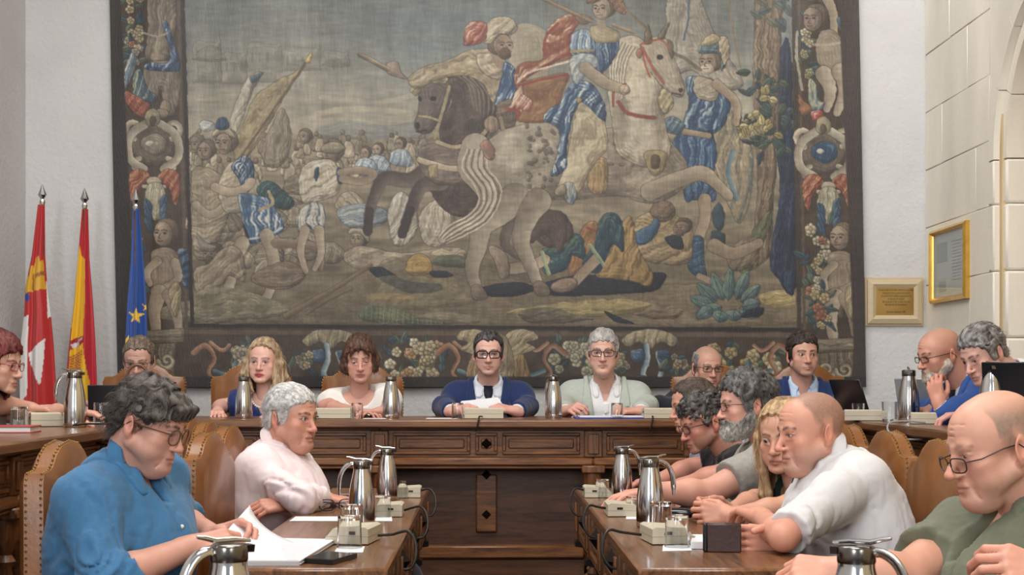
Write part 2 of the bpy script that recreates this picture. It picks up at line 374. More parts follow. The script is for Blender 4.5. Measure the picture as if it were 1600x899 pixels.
def paint_tapestry():
    T = Cloth(); f, l, e, lf = T.fill, T.line, T.ell, T.leaf
    H, W = TH, TW
    yy = (np.arange(H)/TS+TY0)[:, None]*np.ones((1, W)); xx = np.ones((H, 1))*(np.arange(W)/TS+TX0)[None]
    # border ground and field
    T.im[:] = np.array((72, 57, 46)) + (T.N1[..., None]-.5)*26
    def mix(a, b, t): return np.array(a)+(np.array(b)-np.array(a))*t[..., None]
    n = fbm2(H, W, (10, 90), 51, 4)
    t = np.clip((yy-40)/160+(n-.5)*.9, 0, 1)
    sky = mix((114, 120, 115), (164, 154, 132), t)
    blue = np.clip(1.15-np.abs(xx-690)/170, 0, 1)*np.clip(1.2-np.abs(yy-40)/110, 0, 1)
    sky += (np.array((94, 110, 116))-sky)*(blue*np.clip(n*1.5-.2, 0, 1)*.9)[..., None]
    dk = np.clip((60-yy)/140, 0, 1)*np.clip((n-.25)*2.2, 0, 1); sky += (np.array((96, 104, 102))-sky)*(dk*.7)[..., None]
    n2 = fbm2(H, W, (70, 12), 77, 3); sky *= (1+(n2-.5)*.22)[..., None]
    g = mix((134, 121, 98), (112, 100, 76), np.clip((yy-300)/200, 0, 1)) * (1+(fbm2(H, W, (8, 30), 31, 3)-.5)*.5)[..., None]
    hz = np.clip((yy-205-(n-.5)*26)/14, 0, 1); fld = sky+(g-sky)*hz[..., None]
    inner = (xx > 289+(yy-0)*.004) & (xx < 1239) & (yy < 506+(xx-290)*.006)
    T.im[inner] = fld[inner]
    # far town and hills
    for (x0, x1, y0, y1) in ((300, 345, 62, 130), (345, 385, 80, 132), (385, 440, 66, 128), (440, 500, 72, 110), (500, 545, 78, 104)):
        f([(x0, y1), (x0, y0+8), (x0+8, y0), (x1-8, y0+4), (x1, y0), (x1, y1)], (134, 128, 112), sm=False, out=1, w=20, alpha=.45)
        for k in range(3): l([(x0+8+k*12, y0+18), (x0+8+k*12, y0+30)], 4, (108, 104, 94), sm=False, alpha=.5)
    f([(300, 92), (330, 70), (352, 95)], (120, 114, 100), alpha=.5); f([(480, 205), (540, 188), (600, 196), (660, 190), (660, 216), (480, 216)], (112, 120, 124), hi=(150, 158, 158), alpha=.5, out=0)
    l([(490, 178), (560, 170), (640, 178)], 9, (176, 164, 138), alpha=.7); l([(500, 152), (590, 160), (640, 150)], 8, (172, 160, 136), alpha=.6)
    l([(560, 112), (640, 118)], 6, (150, 150, 142), alpha=.6)
    f([(800, 50), (850, 47), (860, 100), (850, 190), (800, 190)], (160, 145, 115), hi=(178, 164, 134), alpha=.75, out=0)
    # the pale standards behind the riders
    f([(1036, 120), (1040, 40), (1050, -30), (1085, -20), (1120, 60), (1160, 130), (1120, 140), (1080, 110)], (152, 142, 124), folds=(15, 26, .5), hi=(186, 178, 160), alpha=.9)
    l([(1078, -30), (1076, 30), (1068, 62)], 3, (70, 88, 110)); l([(1138, 0), (1150, 70), (1160, 120)], 3, TAN)
    # distant crowd left and centre
    R = np.random.RandomState(11)
    for i in range(70):
        x, y = R.uniform(295, 660), R.uniform(212, 262)
        c = np.array(BEIGE)*R.uniform(.75, 1.12); s_ = R.uniform(5, 10)
        f([(x-s_, y+s_*2.2), (x-s_*.7, y), (x, y-s_*.6), (x+s_*.7, y), (x+s_, y+s_*2.2)], c, folds=(R.uniform(0, 60), 7, .4), w=4, out=1); e(x, y-s_*.9, s_*.42, s_*.5, np.array(TAN)*R.uniform(.8, 1.05), out=1)
    for i in range(34):
        x, y = R.uniform(300, 560), R.uniform(270, 420)
        f([(x-22, y+8), (x-12, y-10), (x+6, y-14), (x+24, y+2), (x+14, y+16), (x-8, y+18)], np.array((150, 136, 112))*R.uniform(.78, 1.1), folds=(R.uniform(0, 180), 9, .6), out=1.2)
    for x, y in ((620, 226), (585, 235), (566, 240)):
        T.face(x, y, 9); f([(x-14, y+30), (x-10, y+10), (x+12, y+10), (x+20, y+34)], (126, 142, 152), folds=(20, 8, .7), hi=(190, 190, 180))
    # standard bearer's flag
    f([(357, 190), (367, 157), (388, 120), (408, 113), (392, 143), (376, 187), (362, 214)], (160, 152, 132), folds=(25, 14, .6), hi=(190, 184, 166))
    f([(390, 120), (410, 113), (402, 124), (392, 130)], (76, 98, 116))
    f([(477, 99), (447, 143), (424, 183), (397, 227), (368, 257), (360, 232), (370, 207), (384, 177), (396, 150), (424, 130), (457, 113)], (146, 130, 96), folds=(38, 17, .55), hi=(170, 156, 122))
    f([(424, 190), (440, 170), (452, 210), (442, 250), (420, 262), (404, 240)], (132, 120, 100), folds=(10, 12, .6), hi=(160, 148, 126))
    l([(484, 86), (420, 178), (352, 274)], 3.2, (98, 80, 60), sm=False); f([(476, 96), (486, 82), (484, 98)], (176, 150, 90))
    # far left soldiers
    for x, y, r in ((300, 226, 13), (316, 236, 14), (512, 238, 17), (470, 214, 11)): T.face(x, y, r, col=(140, 124, 104), hair=(110, 98, 82))
    f([(294, 330), (296, 268), (320, 262), (345, 280), (352, 330), (330, 380), (296, 392)], (142, 128, 104), folds=(70, 16, .6))
    l([(300, 320), (322, 336), (346, 320), (352, 296)], 12, (134, 118, 96), hi=(168, 152, 126), out=1.6)
    # main foot soldier
    f([(335, 296), (345, 266), (362, 252), (392, 262), (402, 292), (402, 322), (372, 332), (345, 330)], (158, 146, 122), folds=(60, 13, .5))
    f([(357, 260), (374, 243), (390, 252), (393, 272), (384, 300), (372, 292), (366, 276)], BLUE, hi=WHT, folds=(25, 10, 1))
    T.face(346, 224, 17, col=(142, 124, 104), hair=(120, 104, 84)); f([(328, 214), (338, 198), (354, 200), (364, 216), (346, 208)], (168, 156, 128))
    f([(334, 200), (338, 186), (350, 184), (356, 198), (344, 204)], BLUE, folds=(0, 7, .7)); f([(308, 196), (314, 188), (330, 190), (332, 202), (316, 206)], (170, 174, 170), folds=(40, 8, .5))
    l([(330, 292), (352, 300), (378, 294), (388, 284)], 13, SKIN, hi=(176, 158, 132), out=1.6)
    f([(412, 282), (431, 291), (453, 314), (444, 328), (420, 322), (404, 312), (396, 296)], (40, 72, 78), hi=(88, 122, 120), folds=(50, 11, .6))
    f([(366, 310), (372, 302), (402, 306), (420, 318), (438, 356), (412, 372), (382, 381), (374, 348)], (72, 104, 138), hi=WHT, lo=(34, 62, 98), folds=(-8, 14, 1))
    l([(374, 352), (384, 380)], 4, NAVY); l([(383, 374), (412, 368), (434, 356)], 3, (176, 184, 180))
    for q in ([(410, 368), (420, 405), (414, 452), (398, 476)], [(372, 380), (358, 410), (346, 458), (320, 486)]):
        l(q, 22, (140, 122, 100), w2=11, hi=(180, 164, 138), out=2)
    l([(398, 477), (420, 476)], 9, SKIN, out=1.5); l([(318, 487), (338, 484)], 8, SKIN, out=1.5); l([(408, 432), (424, 430)], 4, (108, 92, 74)); l([(414, 300), (420, 318), (400, 328)], 5, (160, 140, 104))
    # kneeling helmeted man and fallen men, left
    T.face(322, 398, 15, col=(130, 112, 92), beard=(90, 76, 64)); f([(302, 366), (314, 380), (332, 384), (324, 394), (306, 388)], (126, 118, 106))
    f([(336, 392), (356, 384), (372, 398), (374, 440), (350, 430), (338, 446), (300, 458), (296, 420), (318, 412)], (146, 130, 106), folds=(50, 15, .7))
    f([(385, 430), (440, 408), (470, 430), (440, 452), (400, 448)], (124, 106, 86), folds=(90, 12, .5)); l([(425, 380), (470, 382), (492, 392), (494, 420)], 15, (112, 92, 74), w2=8, hi=(150, 130, 106), out=2)
    # stooping soldier in white
    f([(462, 292), (468, 262), (490, 250), (516, 250), (526, 270), (524, 300), (500, 312), (470, 318)], (176, 164, 138), folds=(60, 13, .7), hi=WHT)
    f([(486, 268), (494, 262), (490, 284)], BLUE); f([(522, 262), (530, 266), (530, 286), (522, 284)], BLUE); l([(528, 270), (560, 266), (580, 272), (560, 284), (530, 280)], 11, (122, 104, 82), hi=(150, 132, 106), out=1.5)
    f([(498, 236), (504, 224), (524, 222), (536, 232), (520, 240)], (150, 138, 112))
    f([(456, 340), (476, 318), (498, 320), (502, 344), (494, 366), (478, 356), (462, 362)], (170, 164, 146), folds=(5, 12, .9), lo=BLUE, hi=WHT)
    for q in ([(470, 360), (462, 392), (470, 424)], [(492, 360), (494, 396), (484, 420)]): l(q, 15, SKIN, w2=8, hi=(176, 160, 134), out=1.8)
    T.face(552, 374, 14, look=-1, col=(140, 124, 104)); f([(538, 366), (546, 356), (566, 362), (570, 378), (556, 366)], (158, 146, 120))
    f([(520, 330), (560, 318), (600, 330), (590, 352), (540, 356)], (122, 134, 140), folds=(80, 12, .7), hi=(170, 166, 150))
    f([(528, 400), (560, 384), (620, 396), (700, 386), (720, 402), (640, 420), (560, 424)], (152, 136, 112), folds=(75, 14, .6), hi=(184, 170, 142))
    f([(600, 330), (622, 300), (646, 330), (640, 372), (610, 384)], (170, 160, 140), folds=(25, 11, .8), hi=WHT); f([(648, 340), (676, 312), (700, 330), (702, 376), (660, 384)], (160, 148, 126), folds=(20, 12, .7), hi=(196, 188, 168))
    # ground, patches and the broken branch
    f([(560, 424), (620, 402), (640, 398), (720, 402), (830, 406), (900, 430), (1000, 446), (1236, 446), (1236, 508), (292, 504), (292, 470), (420, 480)], (116, 102, 78), lo=(84, 72, 58), hi=(138, 124, 96), folds=(88, 46, .35), out=0)
    f([(628, 426), (632, 404), (648, 396), (664, 404), (668, 424), (650, 430)], (160, 128, 66), folds=(80, 10, .4), hi=(186, 158, 92))
    f([(568, 420), (590, 418), (626, 438), (680, 444), (676, 456), (630, 458), (590, 440)], NAVY, out=0); f([(664, 424), (690, 424), (700, 432), (672, 434)], NAVY, out=0)
    f([(560, 462), (600, 458), (640, 466), (620, 474), (580, 472)], (156, 130, 78), out=0, folds=(85, 8, .5)); f([(668, 406), (700, 398), (740, 410), (720, 418), (676, 416)], (84, 86, 66), out=0)
    f([(556, 500), (570, 474), (600, 478), (640, 492), (700, 504), (660, 508)], (98, 106, 78), hi=(132, 132, 96), folds=(5, 6, .8), out=0); f([(636, 496), (700, 488), (740, 500), (720, 508)], (124, 112, 88), out=0)
    f([(780, 490), (860, 474), (960, 468), (1010, 476), (980, 490), (900, 496)], (148, 132, 84), out=0, folds=(88, 9, .5)); f([(800, 488), (850, 480), (890, 492), (920, 500), (830, 506)], (104, 92, 74), folds=(80, 9, .5), out=0)
    f([(980, 492), (1020, 478), (1060, 484), (1040, 500)], (112, 94, 74), folds=(80, 8, .5), out=0); f([(936, 486), (956, 494), (984, 506), (950, 502)], NAVY, out=0)
    f([(1180, 460), (1232, 454), (1236, 480), (1190, 478)], (156, 136, 86), out=0, folds=(86, 8, .4))
    l([(438, 494), (480, 470), (520, 448), (572, 414)], 9, (100, 82, 62), w2=5, hi=(140, 120, 92), out=1.5); l([(470, 490), (500, 470), (540, 452)], 5, (96, 80, 62), hi=(134, 116, 90), out=1.2)
    f([(292, 462), (340, 448), (420, 470), (440, 490), (380, 500), (292, 502)], (128, 118, 92), folds=(84, 12, .4), out=0); f([(540, 470), (566, 440), (620, 430), (690, 440), (740, 470), (640, 484)], (122, 110, 78), alpha=.55, out=0, folds=(50, 12, .4))
    f([(730, 452), (800, 440), (830, 452), (790, 464), (742, 462)], NAVY, out=0); f([(836, 446), (880, 432), (950, 428), (1028, 426), (1030, 440), (1010, 456), (920, 462), (850, 462)], NAVY, out=0)
    # tree
    f([(1232, 60), (1238, 150), (1238, 445), (1206, 432), (1196, 402), (1214, 300), (1208, 200), (1216, 90)], (36, 48, 72), hi=(60, 82, 112), folds=(8, 14, .5), out=0)
    f([(1192, -110), (1234, -110), (1222, 40), (1216, 130), (1212, 240), (1203, 320), (1196, 400), (1148, 424), (1174, 350), (1180, 250), (1176, 120)], (112, 94, 72), hi=(152, 134, 106), lo=(72, 58, 48), folds=(4, 11, .8))
    f([(1150, 420), (1168, 366), (1196, 330), (1200, 350), (1176, 400), (1160, 430)], (100, 104, 72), hi=(150, 142, 92), folds=(28, 8, .8), out=1); f([(1130, 400), (1150, 376), (1178, 372), (1174, 410), (1140, 424)], (118, 102, 82), folds=(40, 9, .5), out=1)
    for i in range(46):
        x, y = R.uniform(1150, 1230), R.uniform(112, 238)
        lf(x, y, R.uniform(0, 360), R.uniform(14, 24), R.uniform(8, 13), [(56, 76, 68), (44, 64, 68), (72, 88, 70), (60, 82, 84)][i % 4], out=1)
    for i in range(26):
        x, y = [(1196, 146), (1176, 186), (1196, 204), (1164, 200)][i % 4]
        lf(x+R.uniform(-16, 16), y+R.uniform(-10, 10), R.uniform(0, 360), R.uniform(12, 18), R.uniform(7, 11), [(158, 140, 84), (176, 160, 104), (138, 126, 80)][i % 3], out=1)
    for i in range(24): lf(R.uniform(1180, 1236), R.uniform(-100, 30), R.uniform(0, 360), 22, 11, [(60, 80, 84), (78, 94, 84), (96, 100, 80)][i % 3], out=1, alpha=.8)
    # right hand foot soldier
    f([(1133, 158), (1113, 200), (1113, 253), (1128, 306), (1150, 350), (1170, 300), (1172, 233), (1155, 220), (1146, 187)], (140, 126, 100), hi=(172, 158, 126), lo=(86, 92, 84), folds=(12, 15, .9))
    l([(1142, 236), (1134, 270), (1146, 310)], 8, (70, 96, 112), hi=(120, 140, 140))
    f([(1070, 124), (1090, 120), (1122, 130), (1140, 158), (1132, 190), (1110, 210), (1066, 202), (1074, 160)], (54, 84, 118), hi=(168, 182, 184), lo=(30, 50, 80), folds=(12, 15, 1))
    f([(1050, 216), (1080, 206), (1112, 212), (1112, 266), (1080, 270), (1048, 264)], (50, 82, 120), hi=(118, 146, 168), lo=(30, 50, 82), folds=(4, 13, .8)); f([(1064, 296), (1090, 284), (1112, 296), (1110, 316), (1082, 312), (1068, 316)], (50, 80, 114), hi=(104, 130, 150), folds=(8, 10, .8))
    f([(1083, 126), (1092, 120), (1120, 132), (1116, 158), (1086, 152)], (152, 140, 118), folds=(70, 9, .4)); T.face(1106, 98, 18, col=(138, 118, 98), hair=(112, 96, 76), look=-1, beard=(170, 158, 136))
    f([(1092, 84), (1098, 64), (1112, 56), (1128, 68), (1134, 96), (1126, 112), (1122, 86)], (72, 96, 104), hi=(150, 160, 152), folds=(30, 9, .5)); f([(1122, 62), (1136, 58), (1140, 84), (1130, 102)], (168, 152, 124), folds=(30, 6, .8)); f([(1094, 70), (1112, 52), (1126, 62), (1108, 72)], (166, 150, 116))
    l([(1118, 132), (1148, 160), (1148, 192)], 15, (132, 112, 90), w2=10, hi=(164, 144, 118), out=2); l([(1046, 196), (1068, 206), (1104, 212)], 9, (134, 116, 92), hi=(164, 146, 118), out=1.6)
    l([(1040, 78), (1070, 92), (1094, 110)], 4, (112, 94, 74), sm=False, out=1); f([(1034, 190), (1050, 182), (1068, 196), (1056, 210), (1040, 206)], (76, 104, 124), folds=(40, 8, .8), hi=(156, 166, 160))
    l([(1096, 312), (1096, 345), (1082, 385), (1088, 430)], 19, (132, 112, 90), w2=12, hi=(160, 140, 114), out=2)
    f([(1072, 374), (1092, 372), (1094, 408), (1096, 432), (1076, 428), (1066, 410)], (50, 80, 106), hi=(92, 124, 142), folds=(70, 10, .6)); l([(1086, 432), (1104, 440)], 10, SKIN, out=1.5)
    f([(1108, 330), (1120, 318), (1128, 340), (1120, 362), (1110, 352)], (48, 72, 82)); f([(1106, 362), (1126, 366), (1124, 388), (1108, 394)], (44, 66, 72)); l([(1110, 384), (1140, 396), (1180, 380)], 22, (124, 106, 84), w2=14, hi=(150, 132, 108), out=2)
    # fallen men, right
    f([(985, 352), (1000, 335), (1030, 330), (1072, 350), (1076, 384), (1066, 412), (1010, 410), (990, 392)], (148, 124, 88), folds=(60, 17, .8), hi=(178, 158, 120)); f([(1032, 372), (1056, 368), (1062, 388), (1044, 388)], (40, 46, 60), out=0)
    e(1030, 330, 20, 17, (118, 98, 78), folds=(60, 10, .5)); f([(985, 366), (1010, 352), (1018, 340), (1026, 350), (1012, 376), (992, 384)], (54, 86, 118), hi=(110, 136, 152)); T.face(1058, 356, 13, rot=60, col=(126, 108, 88), beard=(94, 80, 66))
    f([(898, 372), (906, 352), (928, 350), (932, 400), (908, 420), (880, 430)], (140, 100, 58), folds=(30, 11, .7)); l([(912, 356), (928, 362)], 4, RED)
    f([(924, 430), (950, 390), (964, 350), (982, 340), (990, 388), (1013, 428), (1006, 447), (982, 440), (950, 436)], (156, 124, 72), folds=(35, 15, .9), lo=(98, 74, 46), hi=(182, 152, 96))
    f([(838, 392), (868, 383), (884, 366), (903, 371), (908, 405), (888, 400), (878, 420), (845, 428)], (40, 72, 82), hi=(116, 130, 88), lo=(24, 44, 62), folds=(50, 14, .5))
    f([(902, 412), (921, 382), (932, 342), (950, 332), (966, 346), (968, 394), (952, 382), (937, 412), (926, 428)], (38, 68, 84), hi=(110, 128, 92), lo=(22, 40, 60), folds=(30, 15, .5))
    l([(924, 406), (906, 424), (892, 440)], 17, (140, 118, 94), w2=14, hi=(164, 142, 116), out=2); e(874, 446, 22, 11, (138, 116, 94), rot=-12); l([(844, 406), (826, 414), (790, 420)], 17, (142, 122, 100), hi=(166, 148, 122), out=2)
    f([(757, 388), (768, 384), (786, 400), (788, 430), (776, 436), (766, 410)], (148, 128, 106), hi=(172, 154, 128)); l([(840, 394), (850, 428)], 6, (104, 126, 110), hi=(160, 160, 110)); l([(916, 384), (936, 414)], 6, (96, 120, 112), hi=(160, 160, 110))
    # dark horse
    f([(650, 262), (690, 240), (740, 250), (770, 300), (800, 330), (870, 330), (890, 370), (850, 388), (820, 360), (780, 330), (720, 340), (690, 330), (668, 300)], (74, 60, 54), hi=(104, 88, 76), folds=(40, 26, .4))
    f([(800, 340), (850, 325), (880, 350), (870, 395), (848, 366), (820, 380)], (86, 70, 60)); l([(790, 350), (782, 380), (802, 400)], 17, (86, 72, 62), w2=10, hi=(116, 100, 86), out=2)
    for q in ([(668, 262), (636, 282), (598, 278), (584, 296), (572, 330), (568, 362)], [(684, 286), (654, 292), (636, 328), (622, 366)]):
        l(q, 25, (66, 54, 49), w2=12, hi=(108, 94, 84), out=2); l(q[-2:], 13, (58, 48, 46), w2=15, sm=False)
    f([(652, 232), (680, 224), (722, 232), (740, 262), (728, 286), (690, 290), (664, 280), (650, 258)], (104, 89, 79), hi=(142, 126, 112), lo=(66, 54, 50), folds=(80, 30, .4))
    f([(698, 118), (727, 110), (755, 120), (774, 145), (774, 178), (760, 205), (752, 222), (728, 230), (690, 228), (684, 190), (704, 160)], (72, 58, 53), hi=(100, 84, 74), lo=(46, 38, 38), folds=(65, 18, .6))
    for i in range(13):
        a = i/12; l([(704+a*60, 116+a*10), (728+a*50, 128+a*34), (738+a*30, 168+a*30)], 4, (66, 54, 48) if i % 2 else (112, 98, 86), w2=2)
    e(742, 160, 12, 34, (112, 96, 84), out=0, alpha=.6, soft=14, rot=-12); e(716, 190, 10, 28, (98, 82, 72), out=0, alpha=.6, soft=12); e(690, 262, 24, 16, (140, 124, 110), out=0, alpha=.6, soft=14); e(764, 200, 8, 24, (44, 36, 36), out=0, alpha=.6, soft=12)
    f([(653, 130), (673, 121), (697, 127), (704, 144), (698, 168), (684, 188), (671, 207), (653, 209), (644, 197), (650, 178), (652, 153)], (98, 84, 78), hi=(140, 124, 114), lo=(58, 48, 46), w=13)
    for q in ([(664, 122), (667, 104), (674, 120)], [(678, 120), (683, 102), (689, 118)]): f(q, (80, 66, 58))
    f([(640, 140), (652, 116), (680, 112), (700, 124), (690, 132), (664, 130), (650, 150)], (142, 126, 100), folds=(40, 8, .8)); e(675, 154, 5, 3.5, (34, 28, 28)); e(654, 155, 3, 4, (34, 28, 28)); e(650, 197, 4, 5, (44, 36, 36)); l([(648, 206), (664, 204)], 2, (44, 36, 36))
    l([(700, 136), (690, 170), (682, 196), (676, 216)], 5, (150, 134, 100), out=1.2); l([(652, 182), (668, 184), (684, 190)], 4, (150, 134, 100), out=1.2); l([(680, 222), (710, 230), (740, 220), (758, 202)], 6, (160, 144, 108), out=1.5); l([(652, 250), (690, 262), (728, 264)], 9, (152, 136, 112), hi=(180, 164, 134), out=1.6); f([(664, 258), (680, 258), (680, 278), (666, 280)], (156, 136, 98), sm=False)
    # the turbaned rider
    f([(723, 82), (747, 76), (772, 78), (790, 95), (796, 118), (784, 150), (768, 160), (752, 130), (720, 118), (680, 126), (648, 140), (636, 124), (660, 106), (693, 96)], (150, 134, 104), hi=(184, 170, 138), lo=(100, 86, 66), folds=(70, 17, .7))
    f([(744, 84), (770, 86), (784, 104), (780, 124), (752, 112)], (166, 150, 124), folds=(60, 10, .6)); l([(770, 78), (780, 100)], 14, (146, 120, 98), out=0)
    f([(787, 97), (803, 107), (806, 134), (803, 154), (792, 168), (772, 164), (777, 140), (783, 120)], (48, 78, 116), hi=(172, 186, 190), lo=(30, 50, 86), folds=(25, 13, 1))
    f([(775, 164), (798, 156), (806, 176), (798, 204), (776, 200)], (104, 88, 74), folds=(70, 9, .6)); T.face(786, 72, 19, col=(146, 120, 98), hair=(96, 78, 64), look=1, beard=(84, 66, 54))
    f([(752, 62), (760, 38), (780, 25), (800, 29), (808, 44), (798, 54), (780, 53), (766, 68)], (172, 158, 128), hi=(196, 184, 156), folds=(55, 10, .8)); f([(724, 68), (731, 38), (748, 32), (761, 38), (758, 62), (740, 70)], (164, 92, 74), hi=(196, 164, 136), lo=(112, 48, 42), folds=(35, 8, 1))
    f([(602, 108), (606, 98), (620, 98), (626, 112), (636, 124), (624, 122), (606, 116)], (150, 128, 108)); l([(562, 86), (604, 108)], 7, (84, 66, 50), hi=(172, 152, 120), sm=False, out=1.5)
    e(766, 194, 13, 14, (150, 126, 104), folds=(0, 7, .5)); l([(780, 184), (784, 208)], 6, (146, 128, 92), out=1)
    # grey horse
    f([(744, 240), (768, 212), (800, 198), (850, 190), (890, 205), (950, 200), (1010, 195), (1052, 230), (1070, 262), (1056, 300), (1010, 318), (960, 306), (900, 312), (850, 314), (812, 340), (770, 345), (748, 300)], HORSE, hi=(174, 162, 140), lo=(98, 86, 72), w=34, folds=(70, 60, .25))
    f([(960, 262), (1000, 250), (1040, 268), (1060, 292), (1030, 312), (985, 305), (962, 290)], (140, 126, 106), hi=(172, 158, 134), folds=(65, 22, .5), out=0)
    sh = lambda x, y, rx, ry, col, rot=0, al=.55, so=22: e(x, y, rx, ry, col, rot=rot, out=0, alpha=al, soft=so)
    sh(800, 246, 30, 38, (178, 166, 144)); sh(846, 232, 26, 18, (170, 158, 136)); sh(872, 286, 18, 34, (104, 90, 74)); sh(930, 304, 52, 12, (96, 82, 68)); sh(776, 300, 14, 40, (110, 96, 80), 10); sh(818, 316, 14, 26, (176, 164, 142), 15)
    sh(1000, 284, 34, 16, (176, 162, 138)); sh(1040, 262, 12, 30, (104, 90, 74)); sh(962, 240, 14, 34, (112, 98, 82)); sh(950, 290, 20, 14, (108, 94, 78))
    for i in range(46):
        x, y = R.uniform(820, 870), R.uniform(196, 292); e(x, y, R.uniform(2.5, 5), R.uniform(2.5, 4.5), (104, 92, 78), out=0, alpha=.8)
    for i in range(28): e(R.uniform(945, 1010), R.uniform(205, 262), R.uniform(3, 5), R.uniform(2.5, 4.5), (108, 94, 78), out=0, alpha=.8)
    for q, w1, w2 in (([(800, 310), (770, 335), (748, 352), (740, 386), (730, 420), (738, 456)], 46, 15), ([(836, 314), (818, 340), (808, 375), (820, 410), (836, 450)], 40, 14)):
        l(q, w1, (122, 108, 90), w2=w2, hi=(166, 152, 128), out=2.2); x, y = q[-1]; f([(x-10, y-8), (x+6, y-10), (x+16, y+10), (x-6, y+12)], (120, 102, 84))
    l([(740, 230), (730, 262), (752, 292), (756, 318), (734, 346), (704, 356), (684, 374)], 44, (140, 128, 108), w2=12, hi=(178, 166, 144), out=2)
    for k in range(9): l([(726+k*4, 234), (718+k*5, 262), (738+k*5, 292), (742+k*4, 318), (722+k*4, 340+k), (696+k*3, 352+k*2), (680+k*2, 370+k)], 2, (100, 88, 74) if k % 2 else (186, 174, 152))
    f([(748, 226), (760, 218), (770, 238), (764, 250), (754, 244)], (156, 112, 96)); l([(748, 232), (768, 246)], 4, (126, 110, 90))
    f([(962, 66), (986, 56), (1010, 68), (1022, 100), (1034, 140), (1036, 190), (1044, 240), (1010, 262), (962, 240), (954, 190), (948, 140), (956, 100)], HORSEL, hi=(190, 180, 158), lo=(118, 104, 86), w=26, folds=(10, 40, .35))
    e(996, 150, 16, 54, (190, 178, 154), out=0, alpha=.5, soft=18); e(1026, 190, 8, 50, (120, 106, 88), out=0, alpha=.6, soft=14); e(968, 180, 10, 50, (124, 110, 92), out=0, alpha=.6, soft=14); e(1040, 96, 10, 22, (190, 178, 156), out=0, alpha=.5, soft=10, rot=-25)
    for k in range(12): l([(964+k*2.5, 64+k), (952+k*2.4, 100), (954+k*1.5, 134+k*2)], 2.4, (134, 120, 100) if k % 2 else (190, 180, 158))
    f([(1003, 68), (1026, 56), (1046, 66), (1054, 93), (1064, 120), (1069, 140), (1061, 152), (1046, 147), (1032, 134), (1013, 110), (1000, 87)], (158, 145, 124), hi=(190, 178, 154), lo=(102, 88, 74), w=14)
    for q in ([(1006, 68), (1012, 38), (1019, 64)], [(1028, 58), (1046, 34), (1038, 60)]): f(q, (118, 102, 82))
    e(1030, 90, 5, 4, (50, 42, 38)); e(1062, 141, 3, 3, (60, 48, 44)); l([(1048, 146), (1062, 148)], 2, (60, 48, 44)); f([(1044, 62), (1052, 72), (1050, 92), (1044, 80)], (112, 98, 80))
    l([(1004, 76), (1018, 104), (1036, 130)], 3.6, (158, 84, 60), out=1); l([(1002, 74), (1008, 104), (1014, 120)], 3.2, (158, 84, 60)); l([(1000, 70), (1030, 62), (1046, 76)], 3, (158, 84, 60)); e(998, 84, 5, 8, (160, 110, 88))
    l([(956, 166), (958, 140), (976, 132)], 4, (150, 70, 54)); l([(964, 160), (980, 178), (1020, 184)], 5, (152, 66, 54), out=1.3); f([(1032, 138), (1046, 146), (1050, 166), (1036, 178), (1026, 160)], (164, 150, 112), folds=(40, 8, .8))
    f([(1004, 238), (1036, 238), (1034, 262), (1020, 276), (1008, 262)], (150, 132, 92), hi=(184, 168, 124)); f([(1014, 244), (1026, 244), (1026, 262), (1014, 262)], (96, 80, 58)); l([(1010, 300), (1052, 282), (1092, 270), (1112, 284), (1134, 306)], 28, (128, 113, 94), w2=15, hi=(160, 146, 122), out=2)
    # the crowned rider in blue
    f([(847, 92), (850, 60), (867, 33), (890, 22), (918, 26), (898, 44), (890, 76), (892, 90), (862, 100), (826, 120), (806, 135), (804, 112), (817, 97)], (150, 92, 62), hi=(206, 184, 158), lo=(124, 46, 40), folds=(55, 18, 1))
    f([(806, 132), (840, 122), (886, 114), (878, 145), (858, 188), (808, 190), (818, 168), (832, 160), (814, 150)], (138, 98, 62), hi=(166, 126, 84), lo=(110, 62, 44), folds=(80, 34, .5))
    l([(850, 88), (852, 60), (872, 36)], 4, RED); l([(808, 128), (830, 112), (890, 96)], 3, (196, 172, 146)); l([(806, 134), (846, 124), (884, 116)], 4, RED); f([(806, 140), (814, 132), (818, 148), (830, 158), (826, 174), (808, 170), (790, 174), (796, 162)], (176, 142, 118), hi=(206, 186, 160), lo=(136, 50, 44), folds=(40, 9, 1)); l([(788, 170), (808, 174), (806, 186)], 5, RED)
    f([(914, 254), (940, 246), (946, 262), (942, 300), (916, 298)], (150, 122, 80), folds=(5, 7, .6)); f([(904, 160), (922, 168), (942, 190), (946, 230), (930, 250), (914, 274), (898, 302), (866, 298), (877, 266), (886, 227), (894, 190)], (174, 160, 128), hi=(200, 188, 158), lo=(122, 106, 80), folds=(40, 26, .6))
    f([(876, 288), (890, 286), (896, 304), (890, 320), (878, 312)], (146, 146, 138), lo=BLUE, folds=(0, 8, .6)); f([(862, 296), (876, 288), (880, 302), (866, 306)], (150, 134, 104))
    f([(883, 140), (900, 126), (924, 132), (942, 160), (942, 190), (918, 168), (905, 160), (892, 187), (882, 233), (881, 264), (856, 275), (866, 247), (871, 213), (867, 198), (847, 188), (855, 170), (873, 160)], (54, 86, 122), hi=(196, 202, 196), lo=(28, 48, 82), folds=(18, 16, 1))
    f([(930, 66), (964, 62), (962, 88), (942, 114), (930, 128), (926, 100)], (46, 74, 110), hi=(134, 158, 174), lo=(26, 42, 74), folds=(5, 11, .9)); f([(890, 68), (897, 50), (917, 46), (929, 66), (927, 82), (897, 84)], (110, 138, 160), hi=WHT, lo=BLUE, folds=(10, 10, 1)); f([(892, 88), (924, 84), (934, 102), (918, 112), (900, 132), (890, 114)], (148, 156, 156), hi=WHT, lo=(100, 116, 130), folds=(30, 10, .8))
